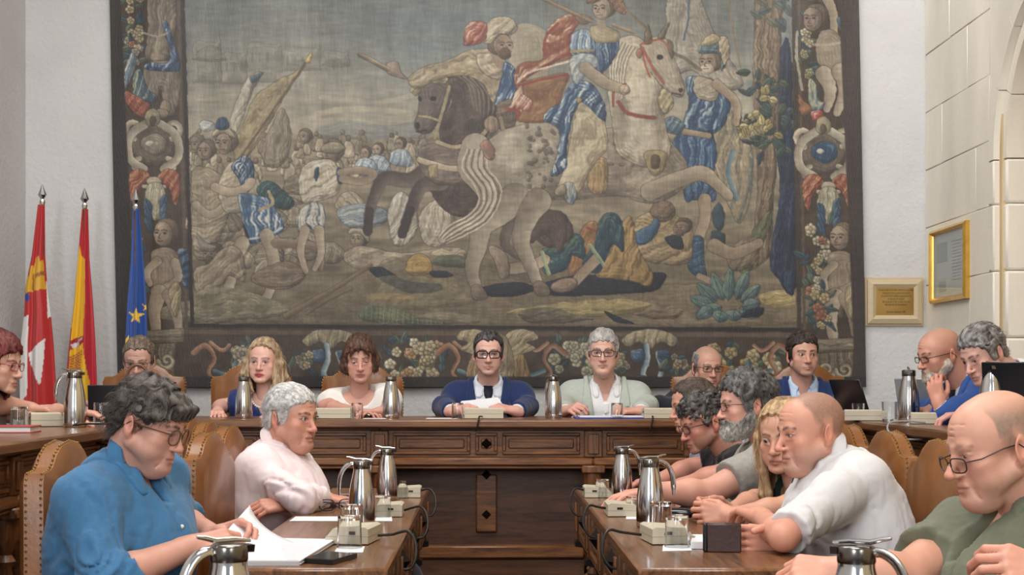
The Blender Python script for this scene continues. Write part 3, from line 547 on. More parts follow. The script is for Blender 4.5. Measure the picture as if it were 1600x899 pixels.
    l([(892, 80), (926, 78)], 4, (156, 132, 86)); l([(914, 106), (944, 130), (972, 140)], 19, (140, 122, 98), w2=14, hi=(172, 154, 126), out=2); e(974, 141, 9, 8, (156, 138, 114), folds=(30, 6, .5))
    f([(922, 44), (940, 40), (966, 50), (964, 66), (930, 66)], (160, 144, 108), hi=(190, 174, 134)); l([(938, 30), (940, 44)], 13, (150, 130, 108)); T.face(941, 14, 18, col=(162, 140, 118), hair=(116, 84, 62), look=-1)
    f([(916, 4), (926, -12), (950, -16), (974, 0), (978, 24), (964, 18), (950, -2), (930, 4)], (134, 92, 66), folds=(40, 9, .6)); f([(900, 26), (916, 22), (926, 32), (910, 38)], (136, 106, 76)); e(903, 157, 4, 4, GOLD)
    l([(846, -4), (926, 34)], 5, (112, 90, 66), hi=(164, 142, 110), sm=False, out=1.2); l([(958, 40), (990, 52)], 5, (112, 90, 66), hi=(164, 142, 110), sm=False); l([(968, 6), (1010, 44)], 4, (118, 98, 74), sm=False)
    # big leaved plant
    for x, y, a, L, w in ((1122, 470, 250, 46, 20), (1130, 470, 275, 52, 18), (1142, 468, 295, 50, 18), (1112, 472, 225, 42, 20), (1150, 472, 320, 40, 18), (1108, 478, 200, 40, 20), (1120, 480, 165, 44, 20), (1140, 484, 100, 18, 26), (1120, 486, 110, 18, 24), (1148, 482, 20, 34, 22), (1105, 482, 150, 30, 20), (1152, 480, 345, 30, 20)):
        lf(x, y, a, L, w, (86, 112, 108), hi=(140, 150, 120), lo=(40, 62, 74))
    f([(1160, 484), (1186, 480), (1180, 494), (1150, 496)], NAVY, out=0)
    # inner rims of the field
    l([(286, -110), (288, 200), (291, 508)], 6, (44, 36, 34), sm=False); l([(1241, -110), (1241, 512)], 7, (64, 52, 44), sm=False); l([(288, 509), (760, 512), (1242, 516)], 6, (40, 33, 31), sm=False); l([(288, 519), (1240, 524)], 7, (98, 80, 66), sm=False)
    l([(279, -110), (282, 520)], 5, (92, 76, 62), sm=False); l([(1249, -110), (1249, 520)], 4, (92, 76, 60), sm=False)
    # ---- side borders
    def cartouche(cx, cy, oval):
        e(cx, cy, 36, 34, (98, 86, 72), w=10)
        for sx in (-1, 1):
            T.scroll(cx+sx*30, cy-24, 15, 1.2, 90 if sx > 0 else 90, (128, 116, 98), 10, flip=-sx); T.scroll(cx+sx*22, cy+34, 12, 1.1, 270, (128, 116, 98), 8, flip=sx)
            l([(cx+sx*12, cy-32), (cx+sx*32, cy-18), (cx+sx*40, cy+2), (cx+sx*36, cy+24), (cx+sx*16, cy+38)], 13, (126, 115, 98), hi=(178, 168, 146), out=1.6)
        f([(cx-20, cy), (cx-14, cy-12), (cx+4, cy-17), (cx+20, cy-8), (cx+20, cy+8), (cx+4, cy+18), (cx-14, cy+10)], oval[0], hi=oval[1]); e(cx-6, cy-2, 6, 4, oval[2], out=0)
        f([(cx-12, cy-46), (cx, cy-56), (cx+12, cy-46), (cx+8, cy-30), (cx-8, cy-30)], (142, 130, 102)); e(cx, cy-36, 5, 8, (90, 76, 58))
    def redknot(cx, cy):
        for sx in (-1, 1): f([(cx+sx*6, cy), (cx+sx*20, cy-12), (cx+sx*38, cy-4), (cx+sx*40, cy+24), (cx+sx*32, cy+46), (cx+sx*24, cy+20), (cx+sx*14, cy+10)], (150, 84, 56), hi=(190, 140, 98), lo=(106, 42, 36), folds=(40, 11, 1))
        e(cx, cy+8, 12, 8, (158, 146, 120)); l([(cx-16, cy+16), (cx+16, cy+16)], 6, (150, 136, 108), hi=(184, 172, 144))
    def pendant(cx, cy):
        f([(cx-12, cy-20), (cx+12, cy-20), (cx+18, cy+16), (cx, cy+36), (cx-18, cy+16)], (150, 142, 116), hi=(192, 184, 156), folds=(0, 9, .6))
        for i in range(6): lf(cx+(-16 if i % 2 else 16), cy-6+i*7, 70 if i % 2 else 110, 26, 11, (52, 84, 112), hi=(126, 146, 150))
    def cherub(cx, cy, m, wing):
        f([(cx+m*14, cy+38), (cx+m*32, cy+20), (cx+m*40, cy+40), (cx+m*36, cy+86), (cx+m*26, cy+70)], wing, hi=(140, 156, 160), lo=(30, 46, 70), folds=(70, 9, 1))
        f([(cx-16, cy+26), (cx+8, cy+20), (cx+24, cy+34), (cx+24, cy+70), (cx+12, cy+92), (cx-14, cy+90), (cx-20, cy+56)], (140, 122, 100), hi=(176, 158, 132), lo=(96, 80, 66), w=14)
        l([(cx-m*10, cy+42), (cx-m*26, cy+60), (cx-m*22, cy+78)], 14, (138, 120, 98), w2=9, hi=(172, 154, 130), out=1.8); l([(cx+m*18, cy+44), (cx+m*22, cy+70), (cx-m*2, cy+84)], 14, (138, 120, 98), w2=10, hi=(172, 154, 130), out=1.8)
        l([(cx-m*8, cy+92), (cx-m*16, cy+124), (cx-m*10, cy+172)], 26, (132, 114, 94), w2=13, hi=(172, 154, 130), out=2); l([(cx+m*8, cy+96), (cx+m*18, cy+120), (cx+m*22, cy+150)], 22, (128, 110, 90), w2=12, hi=(166, 148, 124), out=2)
        f([(cx+m*8, cy+82), (cx+m*24, cy+76), (cx+m*26, cy+110), (cx+m*18, cy+130), (cx+m*10, cy+112)], (150, 132, 96), hi=(186, 170, 130), folds=(20, 9, .9))
        T.face(cx, cy, 19, col=(152, 132, 110), hair=(112, 92, 70), look=-m)
    def pedestal(cx, cy):
        f([(cx-44, cy), (cx+44, cy-4), (cx+40, cy+18), (cx-40, cy+20)], (124, 110, 88), hi=(160, 146, 120), folds=(88, 10, .5), sm=False); f([(cx-30, cy+20), (cx+30, cy+18), (cx+24, cy+86), (cx-26, cy+86)], (108, 94, 74), hi=(144, 130, 104), folds=(0, 12, .8), sm=False)
        T.scroll(cx-14, cy+46, 14, 1.3, 0, (126, 112, 86), 6); T.scroll(cx+14, cy+46, 14, 1.3, 180, (126, 112, 86), 6, flip=-1)
    FC = ((176, 162, 128), (168, 152, 110), (150, 140, 116), (184, 172, 140), (160, 104, 76))
    T.flowers(194, -20, 228, 70, 12, 5, FC, r=(5, 9)); T.flowers(196, 66, 226, 110, 7, 6, FC, r=(4, 8))
    f([(232, -110), (272, -110), (276, 20), (270, 60), (258, 96), (228, 92), (232, 40)], (124, 110, 92), hi=(160, 146, 122), folds=(6, 22, .7)); f([(224, 104), (250, 96), (276, 100), (280, 140), (270, 178), (256, 176), (250, 140), (242, 158), (228, 150)], (130, 116, 98), hi=(164, 150, 128), folds=(10, 20, .5))
    f([(254, 38), (262, 36), (272, 70), (280, 96), (278, 110), (252, 112), (226, 108), (232, 98), (256, 100), (266, 80)], (52, 82, 122), hi=(178, 188, 190), lo=(28, 46, 82), folds=(30, 12, .9)); l([(226, 52), (246, 58), (262, 52)], 3, (158, 146, 122))
    f([(194, 112), (204, 84), (212, 92), (206, 116), (194, 140)], (108, 130, 146), hi=WHT, folds=(20, 8, .8)); f([(210, 112), (220, 110), (230, 140), (244, 150), (236, 160), (212, 158), (206, 138)], (70, 98, 118), hi=(180, 176, 130), folds=(20, 9, 1)); f([(194, 142), (210, 150), (232, 164), (224, 184), (208, 176), (194, 160)], (150, 76, 58), hi=(186, 130, 100), folds=(40, 10, .8)); e(256, 168, 8, 12, SKIN); e(250, 178, 12, 7, (138, 120, 98))
    cartouche(236, 226, ((124, 112, 94), (168, 158, 138), (176, 168, 150))); redknot(236, 276); pendant(238, 310)
    T.flowers(192, 350, 216, 450, 12, 8, ((150, 144, 124), (168, 158, 130), (120, 122, 106)), r=(5, 9)); cherub(248, 366, 1, (60, 88, 116)); pedestal(236, 518)
    f([(1248, -110), (1330, -110), (1330, -20), (1262, 0)], (96, 78, 62), folds=(20, 12, .8)); T.flowers(1250, -100, 1325, -10, 14, 15, FC)
    l([(1290, -10), (1302, 20), (1304, 60)], 18, (140, 124, 102), w2=10, hi=(168, 152, 128), out=1.8); T.flowers(1250, 30, 1272, 130, 9, 16, ((120, 126, 96), (150, 142, 100), (168, 156, 120)), r=(4, 8))
    f([(1282, 50), (1304, 48), (1322, 74), (1322, 106), (1302, 118), (1280, 104), (1274, 74)], (140, 124, 104), hi=(174, 158, 134), lo=(94, 80, 66), w=14); l([(1274, 70), (1296, 70), (1318, 66)], 4, (164, 152, 128)); T.face(1270, 30, 19, col=(136, 116, 98), hair=(104, 88, 68), look=-1)
    for q in ([(1286, 116), (1296, 140), (1290, 170)], [(1312, 112), (1318, 140), (1306, 176)]): l(q, 26, (134, 118, 98), w2=12, hi=(174, 160, 136), out=2)
    f([(1308, 30), (1318, 26), (1322, 50), (1320, 66), (1314, 50)], (60, 88, 120), hi=(150, 168, 180)); f([(1262, 126), (1272, 128), (1280, 156), (1288, 160), (1280, 172), (1264, 168)], (150, 150, 128), lo=(50, 78, 104), hi=(190, 180, 140), folds=(10, 9, .8)); f([(1246, 146), (1256, 158), (1268, 172), (1250, 180)], (140, 90, 60)); f([(1266, 176), (1280, 172), (1284, 184), (1270, 190)], (160, 62, 54), hi=WHT); l([(1246, 50), (1244, 90), (1252, 140)], 4, (150, 140, 118))
    cartouche(1284, 238, ((46, 76, 108), (112, 146, 172), (196, 192, 170))); redknot(1290, 284); pendant(1290, 316)
    T.flowers(1254, 352, 1290, 470, 17, 18, ((176, 162, 128), (164, 150, 104), (182, 170, 140), (168, 104, 80)), r=(6, 12)); cherub(1306, 372, 1, (44, 70, 104)); T.flowers(1262, 450, 1296, 520, 8, 19, ((160, 98, 64), (170, 150, 100)), r=(5, 9)); pedestal(1296, 532)
    # ---- bottom border
    def shell(cx, cy):
        f([(cx-44, cy), (cx-34, cy+10), (cx-16, cy+2), (cx, cy+14), (cx+18, cy+2), (cx+36, cy+10), (cx+44, cy-2), (cx+26, cy-14), (cx, cy-18), (cx-26, cy-14)], (148, 134, 104), hi=(186, 172, 138), folds=(10, 10, .7))
        l([(cx-6, cy+8), (cx-4, cy+30), (cx-12, cy+54), (cx+8, cy+66), (cx+18, cy+46), (cx+12, cy+20)], 8, (70, 98, 124), hi=(170, 182, 182), out=1.5); f([(cx-30, cy+18), (cx-12, cy+14), (cx-10, cy+32), (cx-26, cy+34)], (60, 88, 118), hi=(150, 168, 176)); f([(cx+12, cy+16), (cx+30, cy+16), (cx+28, cy+34), (cx+14, cy+32)], (60, 88, 118), hi=(150, 168, 176))
        f([(cx-36, cy+70), (cx-20, cy+56), (cx+10, cy+60), (cx+30, cy+70), (cx+10, cy+80), (cx-24, cy+82)], (40, 60, 82), hi=(98, 122, 140), folds=(70, 10, .7))
        for sx in (-1, 1): T.flowers(cx+sx*44-16, cy+18, cx+sx*44+16, cy+48, 5, int(cx+sx), ((156, 140, 108), (132, 122, 100)), r=(5, 9))
    T.flowers(350, 534, 408, 590, 17, 30, FC); shell(506, 532); T.flowers(584, 530, 690, 594, 22, 31, ((182, 168, 134), (190, 178, 146), (164, 148, 108), (176, 134, 92)), r=(8, 14))
    shell(1006, 532); T.flowers(852, 534, 922, 588, 17, 33, ((150, 148, 120), (168, 160, 126), (142, 134, 112)), r=(7, 12)); T.flowers(1090, 540, 1210, 596, 20, 34, ((170, 152, 104), (160, 140, 92), (178, 164, 126)), r=(7, 12))
    for x, m in ((318, 1), (700, 1), (846, -1), (1200, -1)):
        l([(x-m*26, 552), (x-m*8, 540), (x+m*6, 560), (x-m*4, 584), (x+m*14, 596)], 9, (118, 72, 52), w2=4, hi=(168, 124, 92), out=1.5); l([(x, 536), (x+m*18, 548), (x+m*30, 540)], 6, (128, 78, 58), hi=(176, 138, 106), out=1.3); l([(x+m*6, 580), (x+m*30, 586), (x+m*40, 566)], 7, (44, 74, 92), hi=(110, 134, 136), out=1.3)
    for m in (-1, 1):
        f([(768+m*6, 534), (768+m*26, 516), (768+m*56, 518), (768+m*64, 530), (768+m*46, 536), (768+m*60, 546), (768+m*36, 556), (768+m*20, 572), (768+m*8, 560)], (154, 138, 104), hi=(188, 172, 134), folds=(50, 9, .9)); f([(768+m*22, 562), (768+m*40, 556), (768+m*50, 590), (768+m*30, 600)], (140, 112, 76), hi=(178, 148, 106), folds=(10, 8, .8))
    f([(750, 540), (768, 520), (788, 540), (790, 590), (748, 590)], (144, 126, 94), folds=(0, 10, .6))
    # outer selvedge
    im = T.im
    q = (xx-(173+yy*.026)); m = np.clip((17-q)/2, 0, 1); im += (np.array((47, 40, 38))-im)*m[..., None]
    q = ((1328+yy*.024)-xx); m = np.clip((17-q)/2, 0, 1); im += (np.array((64, 53, 49))-im)*m[..., None]
    m = np.clip((yy-588)/2, 0, 1); im += (np.array((50, 43, 42))-im)*m[..., None]
    # weave: weft hatching, warp ribs, fading
    im *= (1+(fbm2(H, W, (3, 14), 91, 2)-.5)*.17)[..., None]; im *= (1+(fbm2(H, W, (16, 2), 93, 2)-.5)*.13)[..., None]
    im *= (1+(fbm2(H, W, 60, 95, 2)-.5)*.18)[..., None]
    lum = im.mean(2, keepdims=True); im = (lum+(im-lum)*.74); im = 255*(np.clip(im, 0, 255)/255)**1.08
    return np.clip(im, 0, 255)
# ------------------------------------------------------------------ the room
BY, LX, RX = 9.2, -2.76, 2.63
PLASTER = mat('white_plaster', (202, 202, 203), .75, noise=(2.5, .05, (1, 1, 1)), bump=(38, .55, (1, 1, 1)))
LIME = mat('limestone', (234, 228, 215), .8, noise=(3.2, .10, (1, 1, .35)), bump=(45, .18, (1, 1, 1)))
LIME2 = mat('limestone_warm', (204, 182, 144), .85, noise=(4, .2, (1, 1, .5)), bump=(30, .25, (1, 1, 1)))
FLOORM = mat('dark_floor_tiles', (60, 46, 38), .4, noise=(2, .2, (1, 1, 1)))
def struct(o): o['kind'] = 'structure'; return o
struct(MB().box(-4.5, 5, -5, 9.6, -.2, 0, .001).build('floor', FLOORM))
struct(MB().box(-4.5, 5, 7.0, BY, 0, .25, .004).box(LX, -1.62, -1, 7.0, 0, .25, .004).box(1.87, RX, -1, 7.0, 0, .25, .004).build('floor_dais', DARKW))
def plaster_wall(name, x0, x1, z1):
    nx, nz = int((x1-x0)/.05), int(z1/.05)
    r = np.random.RandomState(3); v = []; f = []
    for j in range(nz+1):
        for i in range(nx+1): v.append((x0+(x1-x0)*i/nx, BY+r.uniform(-.003, .003), z1*j/nz))
    for j in range(nz):
        for i in range(nx): a = j*(nx+1)+i; f.append((a, a+1, a+nx+2, a+nx+1))
    n = len(v); v += [(x0, BY+.3, 0), (x1, BY+.3, 0), (x1, BY+.3, z1), (x0, BY+.3, z1)]; f.append((n+3, n+2, n+1, n))
    return struct(mesh_obj(name, v, f, PLASTER, angle=180))
plaster_wall('wall_back', LX, RX+.01, 5.2)
struct(MB().box(LX-.3, LX, -5, BY+.3, 0, 5.2, .001).build('wall_left', PLASTER))
struct(MB().box(-4.5, 5, -1.0, 9.6, 5.2, 5.4, .001).build('ceiling', PLASTER))
# right wall: ashlar blocks around a blind arch
wr = struct(MB().box(RX+.02, RX+.3, 7.9, BY+.3, 0, 5.2, .001).box(RX+.42, RX+.7, -5, 8.2, 0, 5.2, .001).box(RX+.02, RX+.42, -5, 6.3, 0, 5.2, .001).box(RX+.02, RX+.42, 6.3, 7.9, 3.3, 5.2, .001).build('wall_right', LIME2))
zc = [0, .38, .73, 1.075, 1.42, 1.765, 2.11, 2.455, 2.80, 3.146, 3.49, 3.84, 4.2, 4.55, 5.2]
joints = {9: (8.72,), 10: (8.98, 8.30), 8: (8.40,), 7: (8.86,), 6: (8.25,), 5: (8.7,), 4: (8.35,), 3: (8.8,), 2: (8.4,), 1: (8.8,), 0: (8.3,), 11: (8.6,), 12: (8.9,), 13: (8.4,)}
for i in range(len(zc)-1):
    ys = [8.02]+sorted(joints.get(i, (8.5,)))+[BY]
    for a, b in zip(ys[:-1], ys[1:]):
        MB().box(RX-.004*rnd.random(), RX+.08, a+.0015, b-.0015, zc[i]+.0015, zc[i+1]-.0015, .004).build('stone', LIME, wr)
ZS, AR = 2.34, .72; AYC = 7.86-AR
for i in range(len(zc)-1):                                  # jamb stones of the arch, a roll moulding and an inner order
    if zc[i] > ZS: break
    z1 = min(zc[i+1], ZS); MB().box(RX-.012, RX+.1, 7.935, 8.017, zc[i]+.002, z1-.002, .008).build('stone', LIME, wr)
    MB().box(RX+.03, RX+.4, 7.86, 7.932, zc[i]+.002, z1-.002, .012).build('stone', LIME, wr)
def ring(r0, r1, x0, x1, a0, a1):
    n = 6; v = []
    for x in (x0, x1):
        for k in range(n+1): t = a0+(a1-a0)*k/n; v += [(x, AYC+r0*math.cos(t), ZS+r0*math.sin(t)), (x, AYC+r1*math.cos(t), ZS+r1*math.sin(t))]
    f = []; m = 2*(n+1)
    for k in range(n):
        a = 2*k; f += [(a, a+1, a+3, a+2), (m+a, m+a+2, m+a+3, m+a+1), (a, a+2, m+a+2, m+a), (a+1, m+a+1, m+a+3, a+3)]
    f += [(0, m, m+1, 1), (2*n, 2*n+1, m+2*n+1, m+2*n)]
    mb = MB(); mb.add(v, f); mb.build('stone', LIME, wr)
for k in range(7):
    a0, a1 = k*math.pi/7+.004, (k+1)*math.pi/7-.004
    ring(AR, AR+.072, RX+.03, RX+.4, a0, a1); ring(AR+.075, AR+.157, RX-.012, RX+.1, a0, a1)
for k in range(2):                                          # spandrel stones
    t = [x*math.pi/14 for x in range(0, 8)]
    pol = [(AYC+(AR+.16)*math.cos(x), ZS+(AR+.16)*math.sin(x)) for x in t]
    pol = pol+[(AYC, 3.49), (8.017, 3.49), (8.017, ZS)] if k == 0 else [(AYC, 3.495), (8.017, 3.495), (8.017, 4.2), (AYC, 4.2)]
    MB().prism(pol, RX-.002, RX+.08, 'x').build('stone', LIME, wr)
for i in range(9):                                          # rubble back of the niche
    for a, b in ((6.35, 6.9+.1*(i % 2)), (6.9+.1*(i % 2), 7.5-.12*(i % 2)), (7.5-.12*(i % 2), 8.0)):
        MB().box(RX+.39-.015*rnd.random(), RX+.46, a+.004, b-.004, i*.36+.004, (i+1)*.36-.004, .012).build('stone', LIME2, wr)
# ------------------------------------------------------------------ tapestry
def make_tapestry():
    im = paint_tapestry(); H, Wd = im.shape[:2]
    px = np.arange(Wd)/TS+TX0; py = np.arange(H)/TS+TY0
    X, Y = np.meshgrid(px, py)
    d = BY-.05
    rip = .010*np.sin(X/23+1.2*np.sin(Y/160))*np.clip((260-Y)/330, .12, 1)+.006*np.sin(X/61+.8)
    vx = (X-CX)*d/FPX; vz = CAMZ-(Y-CY)*d/FPX
    left = np.clip(1-(X-TX0)/12, 0, 1); vx = vx+left*(Y/600)*.075*.0
    # the selvedges lean a little: shear the cloth as it hangs
    vx = vx+(Y-0)*(.022*(1-(X-TX0)/(TX1-TX0))+.018*(X-TX0)/(TX1-TX0))*d/FPX-.004
    v = np.stack([vx, d+rip, vz], -1).reshape(-1, 3)
    idx = np.arange(H*Wd).reshape(H, Wd); f = np.stack([idx[:-1, :-1], idx[1:, :-1], idx[1:, 1:], idx[:-1, 1:]], -1).reshape(-1, 4)
    c = im.reshape(-1, 3)/255; c = np.where(c <= .04045, c/12.92, ((c+.055)/1.055)**2.4)
    m = mat('woven_wool_and_silk', rough=.45, attr=True, spec=.5, bump=(260, .25, (1, 1, .12)))
    t = mesh_obj('tapestry', v, f, m, cols=c, angle=180)
    tag(t, 'huge woven battle tapestry with two horsemen and a flowered border on the back wall', 'tapestry')
    x0, x1 = (190-CX)*d/FPX, (1330-CX)*d/FPX
    MB().box(x0, x1, d+.03, BY-.004, CAMZ-(600-CY)*d/FPX, CAMZ-(TY0-CY)*d/FPX, .004).build('lining', mat('linen_lining', (90, 78, 66), .9), t)
make_tapestry()
# ------------------------------------------------------------------ flags
def flag(name, px, top, bottom, d, left, right, paint, label, seed):
    base = P(px, bottom, d); root = empty(name, (base.x, d, .25), 0, label, 'flag', 'flags on poles beside the tapestry')
    pt = P(px, top, d); zt = P(px, top+31, d).z
    p = MB(); p.tube([(0, 0, 0), (0, 0, zt-.25)], .011, 8); p.lathe([(.13, 0), (.13, .02), (.04, .035), (.016, .06)], 16); p.build('pole', WOODZ, root)
    z = pt.z-.25; f = MB(); h = pt.z-zt
    f.lathe([(.012, zt-.25-.01), (.018, zt-.25+.012), (.010, zt-.25+.03), (.026, z-h*.55), (.02, z-h*.42), (.002, z)], 8); f.build('finial', CHROME, root)
    nu, nv = 110, 150; V = []; C = []
    ly, lx = zip(*left); ry, rx = zip(*right); y0, y1 = ly[0], ly[-1]
    r = np.random.RandomState(seed); ph = r.uniform(0, 6, 4)
    for j in range(nv+1):
        y = y0+(y1-y0)*j/nv; a, b = np.interp(y, ly, lx), np.interp(y, ry, rx); c, w = (a+b)/2, (b-a)/2; t = j/nv
        for i in range(nu):
            an = 6.28318*i/nu; ca, sa = math.cos(an), math.sin(an)
            fold = 1+.0*ca; x = c+w*ca
            dep = -sa*(w*d/FPX)*.55
            dep += (.016*t+.004)*math.sin(ca*5.5+ph[0]+t*1.2)*(1 if sa > 0 else .4)+.008*t*math.sin(ca*11+ph[1])
            q = P(x, y, d); V.append((q.x, d+dep, q.z)); C.append(paint(x, y) if sa > -.2 else paint(2*c-x, y))
    F = []
    for j in range(nv):
        for i in range(nu): F.append((j*nu+i, (j+1)*nu+i, (j+1)*nu+(i+1) % nu, j*nu+(i+1) % nu))
    C = np.array([s2l(c)[:3] for c in C])
    V = [(x-base.x, y-d, z_-.25) for x, y, z_ in V]
    o = mesh_obj('cloth', V, F, mat('flag_satin', rough=.5, attr=True, sheen=.2), root, cols=C, angle=180); return root
def inpoly(x, y, poly):
    c = False
    for (ax, ay), (bx, by) in zip(poly, poly[1:]+poly[:1]):
        if (ay > y) != (by > y) and x < (bx-ax)*(y-ay)/(by-ay)+ax: c = not c
    return c
def zz(pts): return [(x/2.364, 260+y/2.364) for x, y in pts]
RED_, WHT_, YEL_, DRED = (176, 34, 38), (214, 212, 212), (206, 158, 36), (140, 22, 34)
W1, W2, W3 = zz([(78, 560), (112, 552), (108, 842), (80, 880), (74, 700)]), zz([(170, 425), (184, 440), (190, 555), (178, 560)]), zz([(112, 692), (174, 636), (170, 720), (160, 812), (118, 730)])
CA1 = zz([(96, 420), (104, 400), (112, 410), (118, 366), (130, 372), (134, 340), (148, 330), (152, 352), (162, 348), (166, 420), (172, 452), (130, 462), (98, 470)]); CA2 = zz([(134, 400), (166, 385), (168, 400), (136, 414)]); CA3 = zz([(124, 400), (130, 400), (130, 462), (122, 462)])
BL1 = zz([(94, 478), (110, 466), (118, 490), (104, 505)])
def paint1(x, y):
    if inpoly(x, y, CA2) or inpoly(x, y, CA3): return (150, 92, 30)
    if inpoly(x, y, CA1): return YEL_
    if inpoly(x, y, BL1): return (36, 60, 140)
    for w in (W1, W2, W3):
        if inpoly(x, y, w): return WHT_
    return RED_
YB = zz([(298, 290), (302, 330), (318, 345), (320, 500), (314, 640), (318, 690), (336, 800), (332, 870), (290, 870), (262, 760), (250, 740), (262, 640), (270, 520), (284, 360)])
RB = zz([(244, 740), (252, 690), (262, 600), (272, 596), (264, 690), (262, 760)]); SH = zz([(262, 650), (286, 634), (318, 628), (318, 648), (300, 664), (264, 682)]); SH2 = zz([(268, 660), (296, 648), (300, 660), (276, 676)]); SH3 = zz([(290, 640), (314, 634), (310, 644), (294, 648)])
ST = zz([(262, 706), (312, 676), (308, 755), (262, 755)])
def paint2(x, y):
    if inpoly(x, y, RB): return RED_
    if inpoly(x, y, SH2): return (206, 200, 200)
    if inpoly(x, y, SH3): return (190, 160, 160)
    if inpoly(x, y, SH): return (150, 34, 40)
    if inpoly(x, y, ST): return (158, 54, 38) if math.sin((y-.9*(312/2.364-x)*-.6)*1.35) > .1 else YEL_
    if inpoly(x, y, YB): return (222, 172, 30)
    return (176, 22, 40)
def star(cx, cy, r, rot=0):
    return [(cx+(r if k % 2 == 0 else r*.42)*math.sin(k*math.pi/5+rot), cy-(r if k % 2 == 0 else r*.42)*math.cos(k*math.pi/5+rot)) for k in range(10)]
S3 = [star(214, 494, 12.5, .1), star(199, 535, 11, .3), star(230, 480, 8, .2), star(233, 560, 10, 0)]
def paint3(x, y):
    return (226, 184, 60) if any(inpoly(x, y, s) for s in S3) else (20, 66, 140)
def ed(pts): return [(260+y/2.364, x/2.364) for y, x in pts]
flag('castile_flag_on_pole', 66, 288, 640, 8.80, ed([(142, 140), (330, 118), (450, 95), (540, 92), (650, 80), (760, 76), (905, 78)]), ed([(142, 165), (330, 166), (450, 174), (540, 186), (650, 196), (760, 203), (905, 212)]), paint1, 'red and white flag with a yellow castle on a spear tipped pole, first from left', 1).name = 'furled_flag'
flag('furled_flag', 132, 294, 640, 8.86, ed([(158, 303), (340, 288), (500, 275), (640, 258), (750, 248), (905, 250)]), ed([(158, 325), (340, 330), (500, 343), (640, 352), (750, 357), (905, 362)]), paint2, 'red and yellow striped flag with a coat of arms, middle one of the three', 2)
flag('furled_flag', 212, 296, 640, 8.72, ed([(148, 491), (350, 484), (500, 472), (640, 466), (905, 462)]), ed([(148, 513), (350, 530), (500, 540), (640, 544), (905, 548)]), paint3, 'blue flag with gold stars hanging before the tapestry edge', 3)
# ------------------------------------------------------------------ plaque and framed sheet
pl = empty('wall_plaque', P(1396, 472, BY), 0, 'brass plaque with engraved lines in a cream wooden frame beside the tapestry', 'plaque')
k_ = BY/FPX; FRM = mat('cream_gilt_wood', (196, 178, 146), .5, noise=(30, .06, (1, 1, 4)))
def frame_sides(root, w, h, tw, y0, y1, m, name='frame_side', inner_drop=.0):
    for (a, b) in (((-w, -h), (w, -h)), ((w, -h), (w, h)), ((w, h), (-w, h)), ((-w, h), (-w, -h))):
        dx, dz = np.sign(b[0]-a[0]), np.sign(b[1]-a[1]); nx, nz = -dz, dx
        i0 = (a[0]+(dx+nx)*tw, a[1]+(dz+nz)*tw); i1 = (b[0]+(-dx+nx)*tw, b[1]+(-dz+nz)*tw)
        m0 = ((a[0]+i0[0])/2, (a[1]+i0[1])/2); m1 = ((b[0]+i1[0])/2, (b[1]+i1[1])/2)
        v = [(a[0], y1, a[1]), (b[0], y1, b[1]), (b[0], y0, b[1]), (a[0], y0, a[1]), (m0[0], y0-.012, m0[1]), (m1[0], y0-.012, m1[1]), (i0[0], y0+inner_drop, i0[1]), (i1[0], y0+inner_drop, i1[1]), (i0[0], y1, i0[1]), (i1[0], y1, i1[1])]
        mb = MB(); mb.add(v, [(0, 1, 2, 3), (3, 2, 5, 4), (4, 5, 7, 6), (6, 7, 9, 8), (8, 9, 1, 0), (0, 3, 4, 6, 8), (1, 9, 7, 5, 2)]); mb.build(name, m, root)
MB().box(-46*k_, 46*k_, -.016, 0, -38*k_, 38*k_, .003).build('back_board', FRM, pl)
frame_sides(pl, 42*k_, 34*k_, 14*k_, -.032, -.014, FRM, 'frame_moulding', .006)
br = MB().box(-31*k_, 31*k_, -.024, -.010, -22*k_, 22*k_, .001).build('brass_plate', BRASS, pl)
br.location = (2*k_, -.006, 1*k_)
INK = mat('engraved_black', (56, 40, 22), .6)
def text(body, size, loc, parent, m, rot=(math.radians(90), 0, 0), name='lettering', xs=1.0):
    c = bpy.data.curves.new(name, 'FONT'); c.body = body; c.size = size; c.align_x = 'CENTER'; c.align_y = 'CENTER'; c.extrude = .0002; c.materials.append(m)
    o = bpy.data.objects.new(name, c); COL.objects.link(o); bpy.context.view_layer.update(); me = bpy.data.meshes.new_from_object(o.evaluated_get(bpy.context.evaluated_depsgraph_get())); bpy.data.objects.remove(o); o = bpy.data.objects.new(name, me); COL.objects.link(o)
    o.parent = parent; o.location = loc; o.rotation_euler = rot; o.scale = (xs, 1, 1); o['kind'] = 'stuff'; return o
for i, (tx, zz_) in enumerate((("SE INAUGURÓ ESTA SALA SIENDO EL ALCALDE", 17), ("PRESIDENTE DE LA DIPUTACIÓN DE", 12), ("EXCELENTÍSIMO SEÑOR ALEJANDRO DE", 7.5), ("EL SALÓN DE PLENOS", 3), ("RESTAURADO POR LA DIPUTACIÓN", -1.5), ("PROVINCIAL DE SALAMANCA", -6), ("Salamanca, septiembre 1998", -17))):
    text(tx, 4.2*k_, (0, -.0245, zz_*k_), br, INK, xs=.62)
fr = empty('framed_document', (RX-.001, 8.68, 1.86), math.radians(-90), 'gold framed printed sheet hung on the pale stone wall', 'picture frame')
